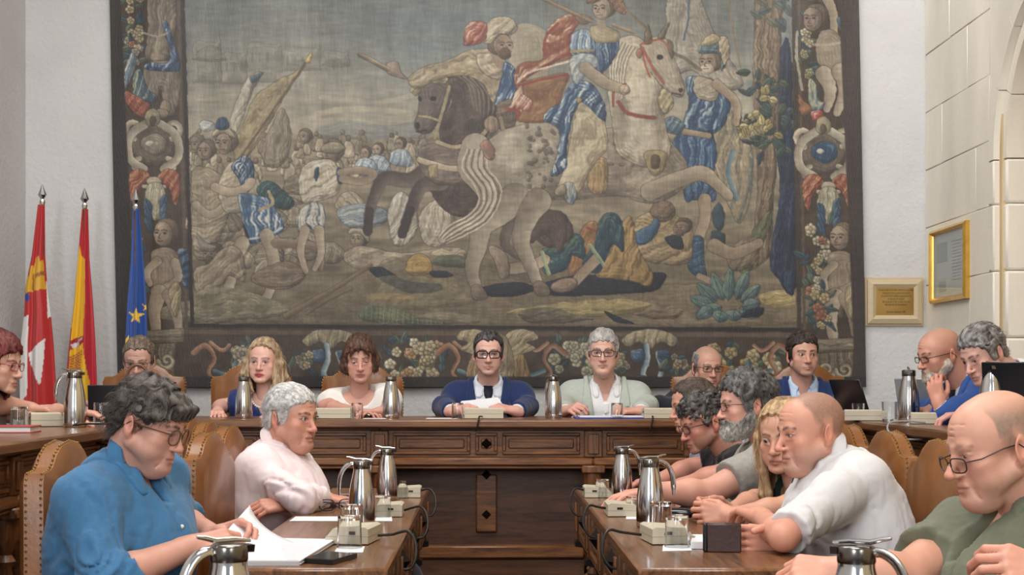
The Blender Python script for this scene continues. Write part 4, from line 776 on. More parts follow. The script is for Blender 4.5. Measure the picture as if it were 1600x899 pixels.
# local x runs along the wall away from the camera once turned; local -y faces the room
frame_sides(fr, .335, .212, .03, -.026, 0, GOLDF, 'frame_side', .008)
MB().box(-.31, .31, -.012, 0, -.19, .19, .001).build('sheet', mat('aged_sheet', (206, 208, 200), .7, noise=(14, .03, (1, 1, 1))), fr)
GREYI = mat('grey_print', (178, 182, 176), .8); pr = MB()
pr.box(-.24, -.03, -.0136, -.011, .02, .13, .0003); pr.box(-.2, -.06, -.0137, -.011, -.15, -.09, .0003)
for i in range(13): pr.box(.05, .05+.16+.05*rnd.random(), -.0136, -.011, .12-i*.018, .1215-i*.018+.003, .0002)
pr.build('print', GREYI, fr)['kind'] = 'stuff'; MB().box(-.31, .31, -.016, -.0145, -.19, .19, .0003).build('glazing', LENS, fr)
# ------------------------------------------------------------------ desks
def turned_leg(mb, x, y, z0, z1, r, M=None):
    h = z1-z0; pr = [(r*1.05, 0), (r*1.05, .07), (r*.55, .1), (r*.75, .13), (r*.5, .17), (r*.95, .3), (r*1.0, .38), (r*.72, .55), (r*.5, .7), (r*.8, .74), (r*.5, .78), (r*.85, .84), (r*1.05, .88), (r*1.05, 1)]
    mb.lathe([(a, b*h) for a, b in pr], 18, M, (x, y, z0))
def panel(mb, x0, x1, z0, z1, y, fr_=.016, M=None):
    """raised frame moulding and a raised field, proud of the board at y (towards -y)"""
    mb.box(x0, x1, y-.014, y+.01, z0, z0+fr_, .004, M); mb.box(x0, x1, y-.014, y+.01, z1-fr_, z1, .004, M)
    mb.box(x0, x0+fr_, y-.014, y+.01, z0+fr_, z1-fr_, .004, M); mb.box(x1-fr_, x1, y-.014, y+.01, z0+fr_, z1-fr_, .004, M)
    g = fr_+.012
    if z1-z0 > 2*g+.02 and x1-x0 > 2*g+.02: mb.box(x0+g, x1-g, y-.008, y+.01, z0+g, z1-g, .007, M)
def desk_front(root, x0, x1, nb, zt, zb, wood, layout='three', legs=True, lower=True, last=True):
    """decorated front in local coordinates, facing -y at y=0; nb bays between pilasters"""
    L = x1-x0; bw = L/nb; h = zt-zb
    MB().box(x0, x1, .0, .03, zb, zt, .002).build('frieze_board', wood, root)
    MB().box(x0-.0, x1+.0, -.024, .03, zb-.04, zb, .008).box(x0, x1, -.012, .03, zb-.055, zb-.04, .006).build('lower_moulding', wood, root)
    MB().box(x0, x1, -.016, .03, zt-.014, zt, .005).build('upper_moulding', wood, root)
    for i in range(nb+1 if last else nb):
        x = x0+i*bw
        p = MB(); p.box(x-.042, x+.042, -.022, .03, zb, zt-.014, .004); p.box(x-.026, x+.026, -.032, -.02, zb+.015, zt-.03, .006); p.build('pilaster', WOODZ, root)
        if legs:
            q = MB(); q.box(x-.055, x+.055, -.034, .075, zb-.075, zb-.038, .006); turned_leg(q, x, .02, .0, zb-.075, .042); q.build('turned_leg', WOODZ, root)
    for i in range(nb):
        a, b = x0+i*bw+.05, x0+(i+1)*bw-.05; m_ = (a+b)/2
        if layout == 'three': spans = [(a+.012, m_-.075), (m_-.052, m_+.052), (m_+.075, b-.012)]
        else: spans = [(a+.01, b-.01)]
        for s0, s1 in spans:
            q = MB(); panel(q, s0, s1, zb+.012, zt-.024, 0); q.build('panel', wood, root)
        q = MB(); q.pyramid(m_, (zt+zb)/2-.006, -.012, .019, .019, .022); q.build('diamond_stud', IRON, root)
        if lower:
            MB().box(a-.02, b+.02, .16, .185, .08, zb-.06, .002).build('lower_board', DARKW, root)
            MB().box(m_-.05, m_+.05, .14, .161, .475-.25, zb-.09, .006).build('centre_stile', wood, root)
            for zq in (.50, .31):
                q = MB(); q.pyramid(m_, zq, .139, .017, .017, .02); q.build('diamond_stud', IRON, root)
            MB().box(a-.02, b+.02, .12, .185, .10, .165, .01).build('foot_rail', wood, root)
            MB().box(a-.02, b+.02, .14, .185, 0, .098, .004).build('plinth', DARKW, root)
    return root
# head desk: front face at Y=7.2 on the dais (local z from the dais)
hd = empty('head_desk', (0, 7.2, .25), 0, 'long carved walnut presidency desk with studded panels facing the aisle', 'desk')
MB().box(-2.0, 2.25, -.08, .62, .73, .77, .008).build('worktop', TOPX, hd)
desk_front(hd, -1.51, 1.75, 0, .72, .59, WOODX) if False else None
cell = 1.0
def hd_front():
    x0, x1 = -1.47, 1.75
    sub = [(-1.47, -.5), (-.5, .5), (.5, 1.5)]
    for i, (a, b) in enumerate(sub):
        desk_front(hd, a, b, 1, .731, .592, WOODX, legs=True, last=(i == 2))
    MB().box(1.5, 1.75, 0, .03, .08, .731, .002).build('end_board', WOODX, hd)
hd_front()
# wings along the side walls, facing the middle of the room
for sx, X, lab in ((-1, -1.5, 'long carved walnut side desk on the dais before the flags'), (1, 1.75, 'long carved walnut side desk on the dais before the stone wall')):
    w = empty('side_desk', (X, 0, .25), math.radians(90 if sx < 0 else -90), lab, 'desk', None)
    a0, a1 = (2.6, 7.1) if sx < 0 else (-7.1, -2.6)
    MB().box(a0-.05, a1, -.08, .33, .73, .77, .008).build('worktop', TOPX, w)
    n = 4; st = (a1-a0)/n
    for i in range(n): desk_front(w, a0+i*st, a0+(i+1)*st, 1, .731, .592, WOODX, legs=True, last=(i == n-1))
# low tables in the well, one row either side of the aisle
def low_table(x_in, x_out, y0, y1, sx, lab, detail=True):
    r = empty('council_table', (x_in, (y0+y1)/2, 0), math.radians(90 if sx < 0 else -90), lab, 'table')
    L = (y1-y0)/2; Wd = abs(x_out-x_in)
    n = 3; t = MB(); t.box(-L, L, -.0, Wd, .725, .76, .007); t.build('tabletop', TOPX, r)
    zt, zb = .727, .585
    MB().box(-L+.03, L-.03, .035, .06, zb, zt, .002).build('frieze_board', WOODX, r)
    MB().box(-L+.03, L-.03, .015, .06, zb-.035, zb, .007).build('lower_moulding', WOODX, r)
    MB().box(-L+.03, L-.03, Wd-.06, Wd-.03, .66, zt, .002).build('frieze_board', WOODX, r)
    bays = 2 if L < 1 else 4; bw = (2*L-.12)/bays
    for i in range(bays+1):
        x = -L+.06+i*bw
        q = MB(); q.box(x-.04, x+.04, .010, .06, zb-.035, zt, .005); q.box(x-.024, x+.024, .0, .012, zb, zt-.02, .005); q.build('post', WOODZ, r)
        q = MB(); q.prism([(.0, zb-.035), (.07, zb-.035), (.07, zb-.13), (.05, zb-.1), (.03, zb-.06), (.0, zb-.055)], x-.045, x+.045, 'x'); q.build('bracket', IRON, r)
        if i in (0, bays//2, bays):
            for yq in ((.08, Wd-.08) if i in (0, bays) else (.08,)):
                q = MB(); turned_leg(q, x, yq, 0, zb-.02, .04); q.build('turned_leg', WOODZ, r)
    for i in range(bays):
        a, b = -L+.06+i*bw+.05, -L+.06+(i+1)*bw-.05
        q = MB(); panel(q, a, b, zb+.012, zt-.014, .035); q.build('panel', WOODX, r)
        q = MB(); q.pyramid((a+b)/2, (zb+zt)/2, .022, .018, .03, .028); q.build('diamond_stud', IRON, r)
    MB().box(-L+.05, L-.05, .1, .15, .12, .17, .006).build('stretcher', WOODX, r)
    return r
low_table(-.235, -.64, 3.64, 6.32, -1, 'low walnut council table left of the aisle, under the blue shirted man\'s papers')
low_table(.36, .80, 3.64, 6.32, 1, 'low walnut council table right of the aisle, under the dark wallet')
low_table(-.235, -.64, 1.75, 3.42, -1, 'nearest low walnut table, beneath the steel jug at bottom left')
low_table(.36, .80, 1.75, 3.42, 1, 'nearest low walnut table, beneath the steel jug at bottom right')
# ------------------------------------------------------------------ chairs
def make_chair():
    r = empty('leather_armchair')
    # back lies in the local x-z plane, facing -y
    top = [(-.255, .50), (-.262, .94), (-.25, .968), (-.19, .972), (-.165, .985), (-.14, 1.008), (-.09, 1.03), (0, 1.04)]
    prof = top+[(-x, z) for x, z in top[-2::-1]]
    n = len(prof); th = .05
    v = []; 
    ins = [(x*.9, z-.03 if z > .6 else z+.02) for x, z in prof]
    for pts, y in ((ins, -th/2-.018), (prof, -th/2), (prof, th/2), (ins, th/2+.018)):
        v += [(x, y, z) for x, z in pts]
    f = [tuple(range(n))[::-1], tuple(range(3*n, 4*n))]
    for k in range(3):
        for i in range(n): f.append((k*n+i, (k+1)*n+i, (k+1)*n+(i+1) % n, k*n+(i+1) % n))
    mb = MB(); mb.add(v, f); b = mb.build('backrest', LEATHER, r, angle=50)
    st = MB(); pts = []
    P2 = prof[1:-1] and prof
    for (a, b_) in zip(P2[:-1], P2[1:]):
        Ls = math.hypot(b_[0]-a[0], b_[1]-a[1]); k = max(1, round(Ls/.017))
        for i in range(k): pts.append((a[0]+(b_[0]-a[0])*i/k, a[1]+(b_[1]-a[1])*i/k))
    for x, z in pts:
        for y in (-th/2+.006, th/2-.006):
            st.ball((x*1.006, y, z+(.002 if abs(x) < .2 else 0)), .0039, 6)
    so = st.build('brass_studs', BRASS, r); so['kind'] = 'stuff'
    sm = MB(); sm.box(-.25, .25, -.50, .02, .40, .48, .03); sm.build('seat', LEATHER, r)
    MB().box(-.25, .25, -.49, .0, .345, .40, .006).build('seat_rail', WOODX, r)
    for sx in (-1, 1):
        for y, z1 in ((-.45, .35), (0, .55)):
            q = MB(); q.box(sx*.22-.024, sx*.22+.024, y-.024, y+.024, 0, z1, .006); q.build('leg', WOODZ, r)
        q = MB(); q.box(sx*.22-.015, sx*.22+.015, -.43, -.02, .12, .16, .004); q.build('stretcher', WOODY, r)
    q = MB(); q.box(-.2, .2, -.465, -.435, .14, .2, .005); q.build('stretcher', WOODX, r)
    return r
CH0 = make_chair(); CHAIRS = []
def chair(x, y, z, rz, label, group='studded leather chairs'):
    r = CH0 if not CHAIRS else copy_tree(CH0); CHAIRS.append(r)
    r.location = (x, y, z); r.rotation_euler = (0, 0, math.radians(rz)); tag(r, label, 'chair', group); return r
# left row faces +x: local -y -> +x is a turn of +90
chair(-1.15, 4.16, 0, 90, 'tan leather studded chair directly behind the man in the blue shirt')
chair(-.875, 4.80, 0, 88, 'empty tan leather studded chair, first one past the man in the blue shirt')
chair(-.915, 5.42, 0, 88, 'tan leather studded chair at the back of the man in pink')
chair(-1.10, 6.02, 0, 90, 'tan leather chair whose crest peeps over the empty chair in front')
chair(-1.28, 6.6, 0, 90, 'tan leather chair farthest back of the left row, showing beside the blue shirted man\'s chin')
chair(1.27, 4.25, 0, -90, 'tan leather studded chair behind the man in the white shirt, nearest of the right row')
chair(1.30, 4.94, 0, -90, 'tan leather studded chair with tall crest, second of the right row')
chair(1.33, 5.64, 0, -90, 'tan leather studded chair just under the side desk edge, third of the right row')
for px, dd, dz, lab in ((394, 8.38, 0, 'tan leather chair behind the blonde woman in navy'), (567, 8.38, 0, 'tan leather chair behind the woman in the white blouse'), (1111, 8.5, 0, 'tan leather chair behind the bald man in the dark jacket'), (1256, 8.38, 0, 'tan leather chair behind the young man in the navy suit'), (762, 8.4, -.12, 'tan leather chair hidden behind the man in navy suit and glasses'), (944, 8.4, -.12, 'tan leather chair hidden behind the man in the pale grey jacket'), (226, 8.3, 0, 'tan leather chair behind the man in light blue by the flags')):
    q = P(px, 600, dd); r = chair(q.x, dd, .25, 0, lab); r.scale = (.84, 1, 1+dz)
for x, y, z, rz, lab in ((2.46, 6.62, .25, -90, 'tan leather chair under the bald bearded man in the blue suit'), (2.50, 6.05, .25, -90, 'tan leather chair under the grey haired man in the beige jacket'), (-2.42, 5.95, .25, 90, 'tan leather chair under the red haired woman'), (1.52, 3.2, 0, -90, 'tan leather chair under the man in the olive shirt'), (1.34, 6.21, 0, -90, 'tan leather chair hidden behind the curly haired man'), (1.34, 6.76, 0, -90, 'tan leather chair hidden behind the man in light blue at the right table')):
    chair(x, y, z, rz, lab)
# ------------------------------------------------------------------ signed distance modelling (bodies, heads, hair, clothes)
def _hash(ix, iy, iz, seed):
    n = (ix.astype(np.int64)*374761393+iy.astype(np.int64)*668265263+iz.astype(np.int64)*2147483647+seed*1274126177) & 0xffffffff
    n = ((n ^ (n >> 13))*1274126177) & 0xffffffff
    return ((n ^ (n >> 16)) & 0xffff).astype(np.float32)/65535
def vnoise3(p, seed=0):
    i = np.floor(p).astype(np.int64); f = (p-i).astype(np.float32); f = f*f*(3-2*f); x, y, z = i.T; u, v, w = f.T
    def h(a, b, c): return _hash(x+a, y+b, z+c, seed)
    return ((h(0, 0, 0)*(1-u)+h(1, 0, 0)*u)*(1-v)+(h(0, 1, 0)*(1-u)+h(1, 1, 0)*u)*v)*(1-w)+((h(0, 0, 1)*(1-u)+h(1, 0, 1)*u)*(1-v)+(h(0, 1, 1)*(1-u)+h(1, 1, 1)*u)*v)*w
def fbm3(p, seed=0, o=3): return sum(vnoise3(p*2**k, seed+k*7)/2**k for k in range(o))/(2-2**(1-o))
class SDF:
    def __init__(s, lo, hi, res):
        s.res = res; s.lo = np.array(lo, np.float32); s.n = np.maximum(((np.array(hi)-np.array(lo))/res).astype(int)+2, 4)
        s.D = np.full(tuple(s.n), 9.0, np.float32); s.ax = [s.lo[i]+np.arange(s.n[i], dtype=np.float32)*res for i in range(3)]
    def _w(s, lo, hi):
        a = np.clip(np.floor((np.array(lo)-s.lo)/s.res).astype(int), 0, s.n); b = np.clip(np.ceil((np.array(hi)-s.lo)/s.res).astype(int)+1, 0, s.n)
        if np.any(b <= a): return None
        sl = tuple(slice(i, j) for i, j in zip(a, b))
        return sl, s.ax[0][sl[0]][:, None, None], s.ax[1][sl[1]][None, :, None], s.ax[2][sl[2]][None, None, :]
    def _op(s, sl, d, k, op):
        D = s.D[sl]
        if op == 'sub': D2 = -D
        else: D2 = D
        if k > 1e-6:
            h = np.maximum(k-np.abs(D2-d), 0)/k; r = np.minimum(D2, d)-h*h*k*.25
        else: r = np.minimum(D2, d)
        s.D[sl] = -r if op == 'sub' else r
    def cap(s, a, b, ra, rb=None, k=.01, op='add', flat=None):
        rb = ra if rb is None else rb; a = np.array(a, np.float32); b = np.array(b, np.float32); m = max(ra, rb)+k+2.5*s.res
        w = s._w(np.minimum(a, b)-m, np.maximum(a, b)+m)
        if w is None: return s
        sl, X, Y, Z = w; v = b-a; L = float(v@v)+1e-12
        t = np.clip(((X-a[0])*v[0]+(Y-a[1])*v[1]+(Z-a[2])*v[2])/L, 0, 1)
        d = np.sqrt((X-a[0]-t*v[0])**2+(Y-a[1]-t*v[1])**2+(Z-a[2]-t*v[2])**2)-(ra+(rb-ra)*t)
        s._op(sl, d, k, op); return s
    def chain(s, pts, rs, k=.01):
        for i in range(len(pts)-1): s.cap(pts[i], pts[i+1], rs[i], rs[i+1], k)
        return s
    def ell(s, c, r, k=.01, op='add', R=None):
        c = np.array(c, np.float32); r = np.array(r, np.float32); m = (max(r) if R is not None else r)+k+2.5*s.res
        w = s._w(c-m, c+m)
        if w is None: return s
        sl, X, Y, Z = w; x, y, z = X-c[0], Y-c[1], Z-c[2]
        if R is not None:
            R = np.array(R); x, y, z = x*R[0, 0]+y*R[1, 0]+z*R[2, 0], x*R[0, 1]+y*R[1, 1]+z*R[2, 1], x*R[0, 2]+y*R[1, 2]+z*R[2, 2]
        k0 = np.sqrt((x/r[0])**2+(y/r[1])**2+(z/r[2])**2); k1 = np.sqrt((x/r[0]**2)**2+(y/r[1]**2)**2+(z/r[2]**2)**2)+1e-9
        s._op(sl, k0*(k0-1)/k1, k, op); return s
    def noise(s, amp, freq, seed=0, stretch=(1, 1, 1), ridge=False, o=2, warp=0.0, where=None, band=None):
        b = band or amp*1.6+s.res*2.2; I = np.nonzero(np.abs(s.D) < b); p = np.stack([s.ax[i][I[i]] for i in range(3)], 1)
        q = p*freq*np.array(stretch, np.float32)
        if warp: q = q+warp*(vnoise3(p*freq*.6, seed+91)[:, None]-.5)*np.array([3., 3, 3], np.float32)
        n = fbm3(q, seed, o)
        if ridge: n = 1-np.abs(2*n-1); n = n**2-.35
        else: n = n-.5
        a = amp if where is None else amp*where(p)
        s.D[I] += n*a*2; return s
    def clip(s, fun):
        """keep only where fun(X, Y, Z) < 0"""
        X, Y, Z = s.ax[0][:, None, None], s.ax[1][None, :, None], s.ax[2][None, None, :]
        s.D = np.maximum(s.D, fun(X, Y, Z)).astype(np.float32); return s
    def mesh(s, D=None):
        D = s.D if D is None else D
        D = D.copy()
        for ax in range(3):
            sl = [slice(None)]*3; sl[ax] = 0; D[tuple(sl)] = np.maximum(D[tuple(sl)], s.res); sl[ax] = -1; D[tuple(sl)] = np.maximum(D[tuple(sl)], s.res)
        S = D < 0
        c = [S[i:S.shape[0]-1+i, j:S.shape[1]-1+j, k:S.shape[2]-1+k] for i in (0, 1) for j in (0, 1) for k in (0, 1)]
        any_ = np.zeros_like(c[0]); all_ = np.ones_like(c[0])
        for q in c: any_ |= q; all_ &= q
        act = any_ & ~all_; I = np.argwhere(act)
        if len(I) == 0: return np.zeros((0, 3)), np.zeros((0, 4), int)
        off = np.array([(i, j, k) for i in (0, 1) for j in (0, 1) for k in (0, 1)])
        V = np.stack([D[I[:, 0]+o[0], I[:, 1]+o[1], I[:, 2]+o[2]] for o in off], 1)
        acc = np.zeros((len(I), 3)); cnt = np.zeros(len(I))
        for a in range(8):
            for b in range(a+1, 8):
                dd = off[b]-off[a]
                if np.abs(dd).sum() != 1: continue
                va, vb = V[:, a], V[:, b]; m = (va < 0) != (vb < 0); t = np.where(m, va/np.where(m, va-vb, 1), 0)
                acc += m[:, None]*(off[a]+t[:, None]*dd); cnt += m
        verts = s.lo+(I+acc/cnt[:, None])*s.res
        idx = np.full(act.shape, -1, np.int64); idx[tuple(I.T)] = np.arange(len(I)); F = []
        for ax in range(3):
            o1, o2 = [(1, 2), (2, 0), (0, 1)][ax]
            sl0 = [slice(1, -1)]*3; sl1 = [slice(1, -1)]*3; sl0[ax] = slice(0, -1); sl1[ax] = slice(1, None)
            A, B = S[tuple(sl0)], S[tuple(sl1)]; E = np.argwhere(A != B)
            if len(E) == 0: continue
            fl = A[tuple(E.T)]; E = E+1; E[:, ax] -= 1
            def cell(d1, d2): q = E.copy(); q[:, o1] += d1; q[:, o2] += d2; return idx[tuple(q.T)]
            quad = np.stack([cell(-1, -1), cell(0, -1), cell(0, 0), cell(-1, 0)], 1); quad[~fl] = quad[~fl][:, ::-1]
            F.append(quad)
        F = np.concatenate(F); F = F[(F >= 0).all(1)]
        return verts, F
def smooth_mesh(v, f, it=1, lam=.5):
    n = len(v)
    for _ in range(it):
        acc = np.zeros((n, 3)); c = np.zeros(n)
        for a in range(4):
            i, j = f[:, a], f[:, (a+1) % 4]; np.add.at(acc, i, v[j]); np.add.at(c, i, 1); np.add.at(acc, j, v[i]); np.add.at(c, j, 1)
        v = v+(acc/np.maximum(c, 1)[:, None]-v)*lam
    return v
def big_islands(v, f, frac=.12):
    n = len(v); lab = np.arange(n)
    for _ in range(400):
        m = lab[f].min(1); new = lab.copy()
        for k in range(4): np.minimum.at(new, f[:, k], m)
        new = new[new]
        if (new == lab).all(): break
        lab = new
    u, inv, cnt = np.unique(lab, return_inverse=True, return_counts=True); ok = cnt[inv] > frac*cnt.max(); keep = ok[f].all(1); f = f[keep]
    used = np.unique(f); mp = np.full(n, -1); mp[used] = np.arange(len(used)); return v[used], mp[f]
def join(parts):
    V = []; F = []; C = []; n = 0
    for v, f, c in parts: V.append(v); F.append(f+n); C.append(c); n += len(v)
    return np.concatenate(V), np.concatenate(F), np.concatenate(C)
def nrm(v): v = np.array(v, float); return v/max(np.linalg.norm(v), 1e-9)
A_ = lambda v: np.array(v, float)
SKINM = mat('skin', rough=.48, attr=True, spec=.4, sss=.08, bump=(420, .05, (1, 1, 1)))
HAIRM = mat('hair', rough=.5, attr=True, spec=.35, noise=(150, .22, (1, 1, .25)), bump=(220, .35, (1, 1, .2)))
EYEM = mat('eye', rough=.15, attr=True, spec=.5)
def fabric(name, col, rough=.8, weave=500, b=.12, noise=.05, sheen=.15, attr=False):
    return mat('fabric_'+name, None if attr else col, rough, noise=(60, noise, (1, 1, 1)), bump=(weave, b, (1, 1, 1)), sheen=sheen, spec=.25, attr=attr)
def gauss(d, s): return np.exp(-(d/s)**2)
def seg_d(p, a, b):
    a = A_(a); b = A_(b); v = b-a; t = np.clip(((p-a)@v)/(v@v), 0, 1); return np.linalg.norm(p-a-t[:, None]*v, axis=1)
# ------------------------------------------------------------------ head in its own frame: face looks to -y, z up, origin between the eyes' depth axis and the ears
def build_head(h, neck_end, res):
    """h: dict of looks. neck_end: base of the neck in the head frame"""
    fem = h.get('female', 0); jw = h.get('jaw', 1.0); fat = h.get('fat', 0.0); nl = h.get('nose', 1.0); op = h.get('eyes', .8); age = h.get('age', .5)
    ne = A_(neck_end)
    lo = np.minimum([-.105, -.145, -.15], ne-.075); hi = np.maximum([.105, .13, .14], ne+.075)
    s = SDF(lo, hi, res)
    s.ell((0, .014, .036), (.0755, .098, .082), 0)
    s.ell((0, -.035, .03), (.062, .052, .062), .03)
    s.ell((0, -.036, -.022), (.059+.004*fat, .057, .080), .02)
    for x in (-1, 1):
        s.cap((x*.052*jw, .006, -.052), (x*.02, -.072, -.098), .018+.005*fat, .0155, .026)
        s.ell((x*.045, -.058, -.028), (.021, .020, .019), .02)
        s.ell((x*.04, -.05, -.062), (.022+.006*fat, .026, .026), .022)
        s.ell((x*.033, -.101, .000), (.0165, .016, .0105), .014, 'sub')
    s.ell((0, -.083, -.101), (.022*(1-.2*fem), .014, .015), .016)
    br = .011-.003*fem
    s.cap((-.034, -.079, .019), (-.008, -.086, .016), br, br, .014); s.cap((.034, -.079, .019), (.008, -.086, .016), br, br, .014)
    if fat > .3: s.ell((0, -.045, -.112), (.036, .04, .022+.012*fat), .03)
    # nose
    nt = (0, -.085-.025*nl, -.036-.003*age)
    s.cap((0, -.086, .010), nt, .0075, .0098, .011); s.ell((0, nt[1]+.001, nt[2]-.001), (.0115+.002*age, .0105, .0095), .006)
    for x in (-1, 1):
        s.ell((x*.0125, -.097-.008*(nl-1), nt[2]-.004), (.0078+.001*age, .011, .0072), .006); s.ell((x*.0062, nt[1]+.012, nt[2]-.011), (.0036, .0062, .0036), .003, 'sub')
    # mouth
    mz = -.071; w = .0245
    mo = h.get('mouth', 0.0)
    s.ell((0, -.084, mz), (.027, .015, .02), .012)
    for x in (-1, 1): s.cap((0, -.0975, mz+.0055), (x*w, -.0865, mz+.0005), .0050-.001*(1-fem), .0022, .004); s.cap((0, -.0965, mz-.0065-mo*.006), (x*w*.9, -.0865, mz-.001-mo*.003), .0062, .0024, .004)
    for x in (-1, 1): s.cap((0, -.1045, mz-.0005-mo*.003), (x*w, -.0925, mz-.0005-mo*.002), .0012+.003*mo, .0009, .003, 'sub'); s.cap((x*.017, -.099, -.048), (x*.031, -.0855, -.075), .0014*age+.0003, .0016*age+.0003, .008, 'sub')
    s.ell((0, -.101, mz-.019), (.014, .006, .005), .008, 'sub')
    # lids
    for x in (-1, 1):
        s.ell((x*.0318, -.0765, 0), (.0150, .0125, .0122), .005)
        if op > .05: s.ell((x*.0318, -.0915, -.0012+.0015*op), (.0122, .0095, .0052*op), .0016, 'sub')
        s.cap((x*.021, -.0905, .0075), (x*.043, -.081, .0075), .0008, .0008, .004, 'sub')
        if age > .5: s.cap((x*.022, -.0915, -.011), (x*.040, -.083, -.013), .0008, .0008, .006, 'sub')
        # ears
        es = h.get('ear', 1.0)
        R = Matrix.Rotation(x*.35, 3, 'Z') @ Matrix.Rotation(-.12, 3, 'X')
        s.ell((x*.0795, .020, -.010), (.0065*es, .0185*es, .031*es), .005, R=R); s.ell((x*.0765, .012, -.036), (.006, .009, .011), .006)
        s.ell((x*.0865, .016, -.006), (.0055, .0105, .018), .004, 'sub', R=R)
    # forehead lines, eye bags and a little unevenness
    if age > .45:
        for zq in (.042, .054, .066):
            for x in (-1, 1): s.cap((0, -.0925+.25*(zq-.042), zq+.001), (x*.036, -.080+.25*(zq-.042), zq-.001), .0007*age, .0002, .005, 'sub')
    for x in (-1, 1): s.cap((x*.022, -.0895, -.0135), (x*.042, -.080, -.0125), .0026*age, .0022*age, .008); s.cap((x*.034, -.088, -.078), (x*.036, -.074, -.098), .0008*age, .0004, .008, 'sub')
    s.noise(.0011, 34, 17, o=2, band=.01)
    # neck
    nr = h.get('neck', .054-.008*fem)
    s.cap((0, .028, -.05), tuple(ne), nr, nr*1.08, .02)
    s.cap((0, .045, -.03), tuple(ne+A_((0, .03, .0))), nr*.8, nr*.95, .03)
    v, f = s.mesh(); p = v
    # ---------------- colours
    base = A_(s2l(h.get('skin', (206, 160, 134)))[:3])*A_((.95, 1.01, 1.12))
    c = np.tile(base, (len(p), 1))
    blot = (fbm3(p*60, 4, 3)-.5)[:, None]; c = c*(1+blot*A_((.07, .11, .12)))
    red = gauss(np.linalg.norm(p-A_(nt), axis=1), .022)*.8+gauss(np.linalg.norm((np.abs(p)*A_((1, 0, 0))+p*A_((0, 1, 1)))-A_((.046, -.065, -.032)), axis=1), .026)*.6
    ear = np.clip((np.abs(p[:, 0])-.072)/.008, 0, 1)*gauss(np.linalg.norm(p[:, 1:]-A_((.016, -.01)), axis=1), .034)
    red = red*h.get('ruddy', 1.0)+ear*1.1
    c = c*(1-np.clip(red, 0, 1)[:, None]*A_((.03, .19, .19)))
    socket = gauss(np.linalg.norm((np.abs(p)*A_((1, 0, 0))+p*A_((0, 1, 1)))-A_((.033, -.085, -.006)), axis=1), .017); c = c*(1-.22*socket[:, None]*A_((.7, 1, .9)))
    front = np.clip((-.03-p[:, 1])/.02, 0, 1)
    # beard shadow / beard stubble
    st = h.get('stubble', 0)
    if st:
        m = np.clip((-.038-p[:, 2]+.30*np.clip(np.abs(p[:, 0])-.03, 0, 1))/.03, 0, 1)*np.clip((.01-p[:, 1])/.02, 0, 1)*np.clip((p[:, 2]+.125)/.01, 0, 1)
        m *= 1-gauss(np.hypot(p[:, 0]/1.5, (p[:, 2]-mz)), .010)*front; g = A_(s2l(h.get('stubble_col', (120, 100, 90)))[:3])
        m = m*st*(.75+.5*(fbm3(p*300, 8, 1))); c = c+(g-c)*np.clip(m, 0, .85)[:, None]
    # lips
    lz = np.where(p[:, 2] > mz-.001, (p[:, 2]-mz)/.0088, (p[:, 2]-mz)/.0125); lp = np.clip(1.25-np.hypot(p[:, 0]/.0245, lz), 0, .4)/.4*front*(p[:, 1] < -.082)
    lipc = A_(s2l(h.get('lips', (172, 106, 94) if fem else (176, 112, 96)))[:3]); c = c+(lipc-c)*(lp*h.get('lip_a', .75 if fem else .5))[:, None]
    ml = gauss(np.abs(p[:, 2]-mz+.0005+mo*.002), .0022+.002*mo)*(np.abs(p[:, 0]) < .0245)*front; c = c*(1-.62*ml[:, None])
    # lash line and eye corners
    for x in (-1, 1):
        ex = (p[:, 0]-x*.0318)/.0138; ez = (p[:, 2]+.001-.0015*op)/(.0062*max(op, .12)+.0008); rr = np.hypot(ex, ez)
        top = np.where(p[:, 2] > 0, 1.0, .45); m = gauss(rr-1.0, .22)*top*front
        if op < .2: m = gauss(np.abs(p[:, 2]+.0035), .0022)*(np.abs(ex) < 1.05)*front
        c = c*(1-.78*np.clip(m, 0, 1)[:, None])
    # brows
    bc = A_(s2l(h.get('brow', h.get('hair', (80, 64, 52))))[:3]); bw = h.get('browt', 1.0)
    for x in (-1, 1):
        d = np.minimum(seg_d(p, (x*.014, -.095, .0185), (x*.032, -.092, .0235)), seg_d(p, (x*.032, -.092, .0235), (x*.049, -.075, .019)))
        d = np.where(p[:, 1] < -.06, d, 1); m = np.clip(1.5-d/(.0046*bw), 0, 1)*(.65+.5*(fbm3(p*A_((250, 250, 500)), 5, 1)))
        c = c+(bc-c)*np.clip(m*h.get('browa', .9), 0, .95)[:, None]
    # shaved or thin hair painted on the scalp
    if 'scalp' in h:
        sc, am, hl = h['scalp'][:3]; g = A_(s2l(sc)[:3]); hz = np.interp(p[:, 1]+.018*(fbm3(p*55, 3, 2)-.5), hl[0], hl[1]); m = np.clip((p[:, 2]-hz)/.035, 0, 1)*np.clip((p[:, 1]-np.interp(.15, hl[1][::-1], hl[0][::-1])+.12)/.03, 0, 1)
        if len(h['scalp']) > 3: t0, t1 = h['scalp'][3]; m = m*np.clip((t1-p[:, 2])/(t1-t0), 0, 1) if t1 > t0 else m
        m = m*(1-np.clip(ear*2, 0, 1))*(.75+.5*fbm3(p*240, 12, 2)); c = c+(g-c)*np.clip(m*am, 0, .93)[:, None]
    c = np.clip(c, 0, 1)
    return v, f, c
HL_SHORT = ([-.12, -.085, -.062, -.045, -.028, -.012, .0, .012, .034, .046, .07, .12], [.072, .066, .052, .034, .0, -.022, -.012, .026, .026, -.03, -.072, -.085])
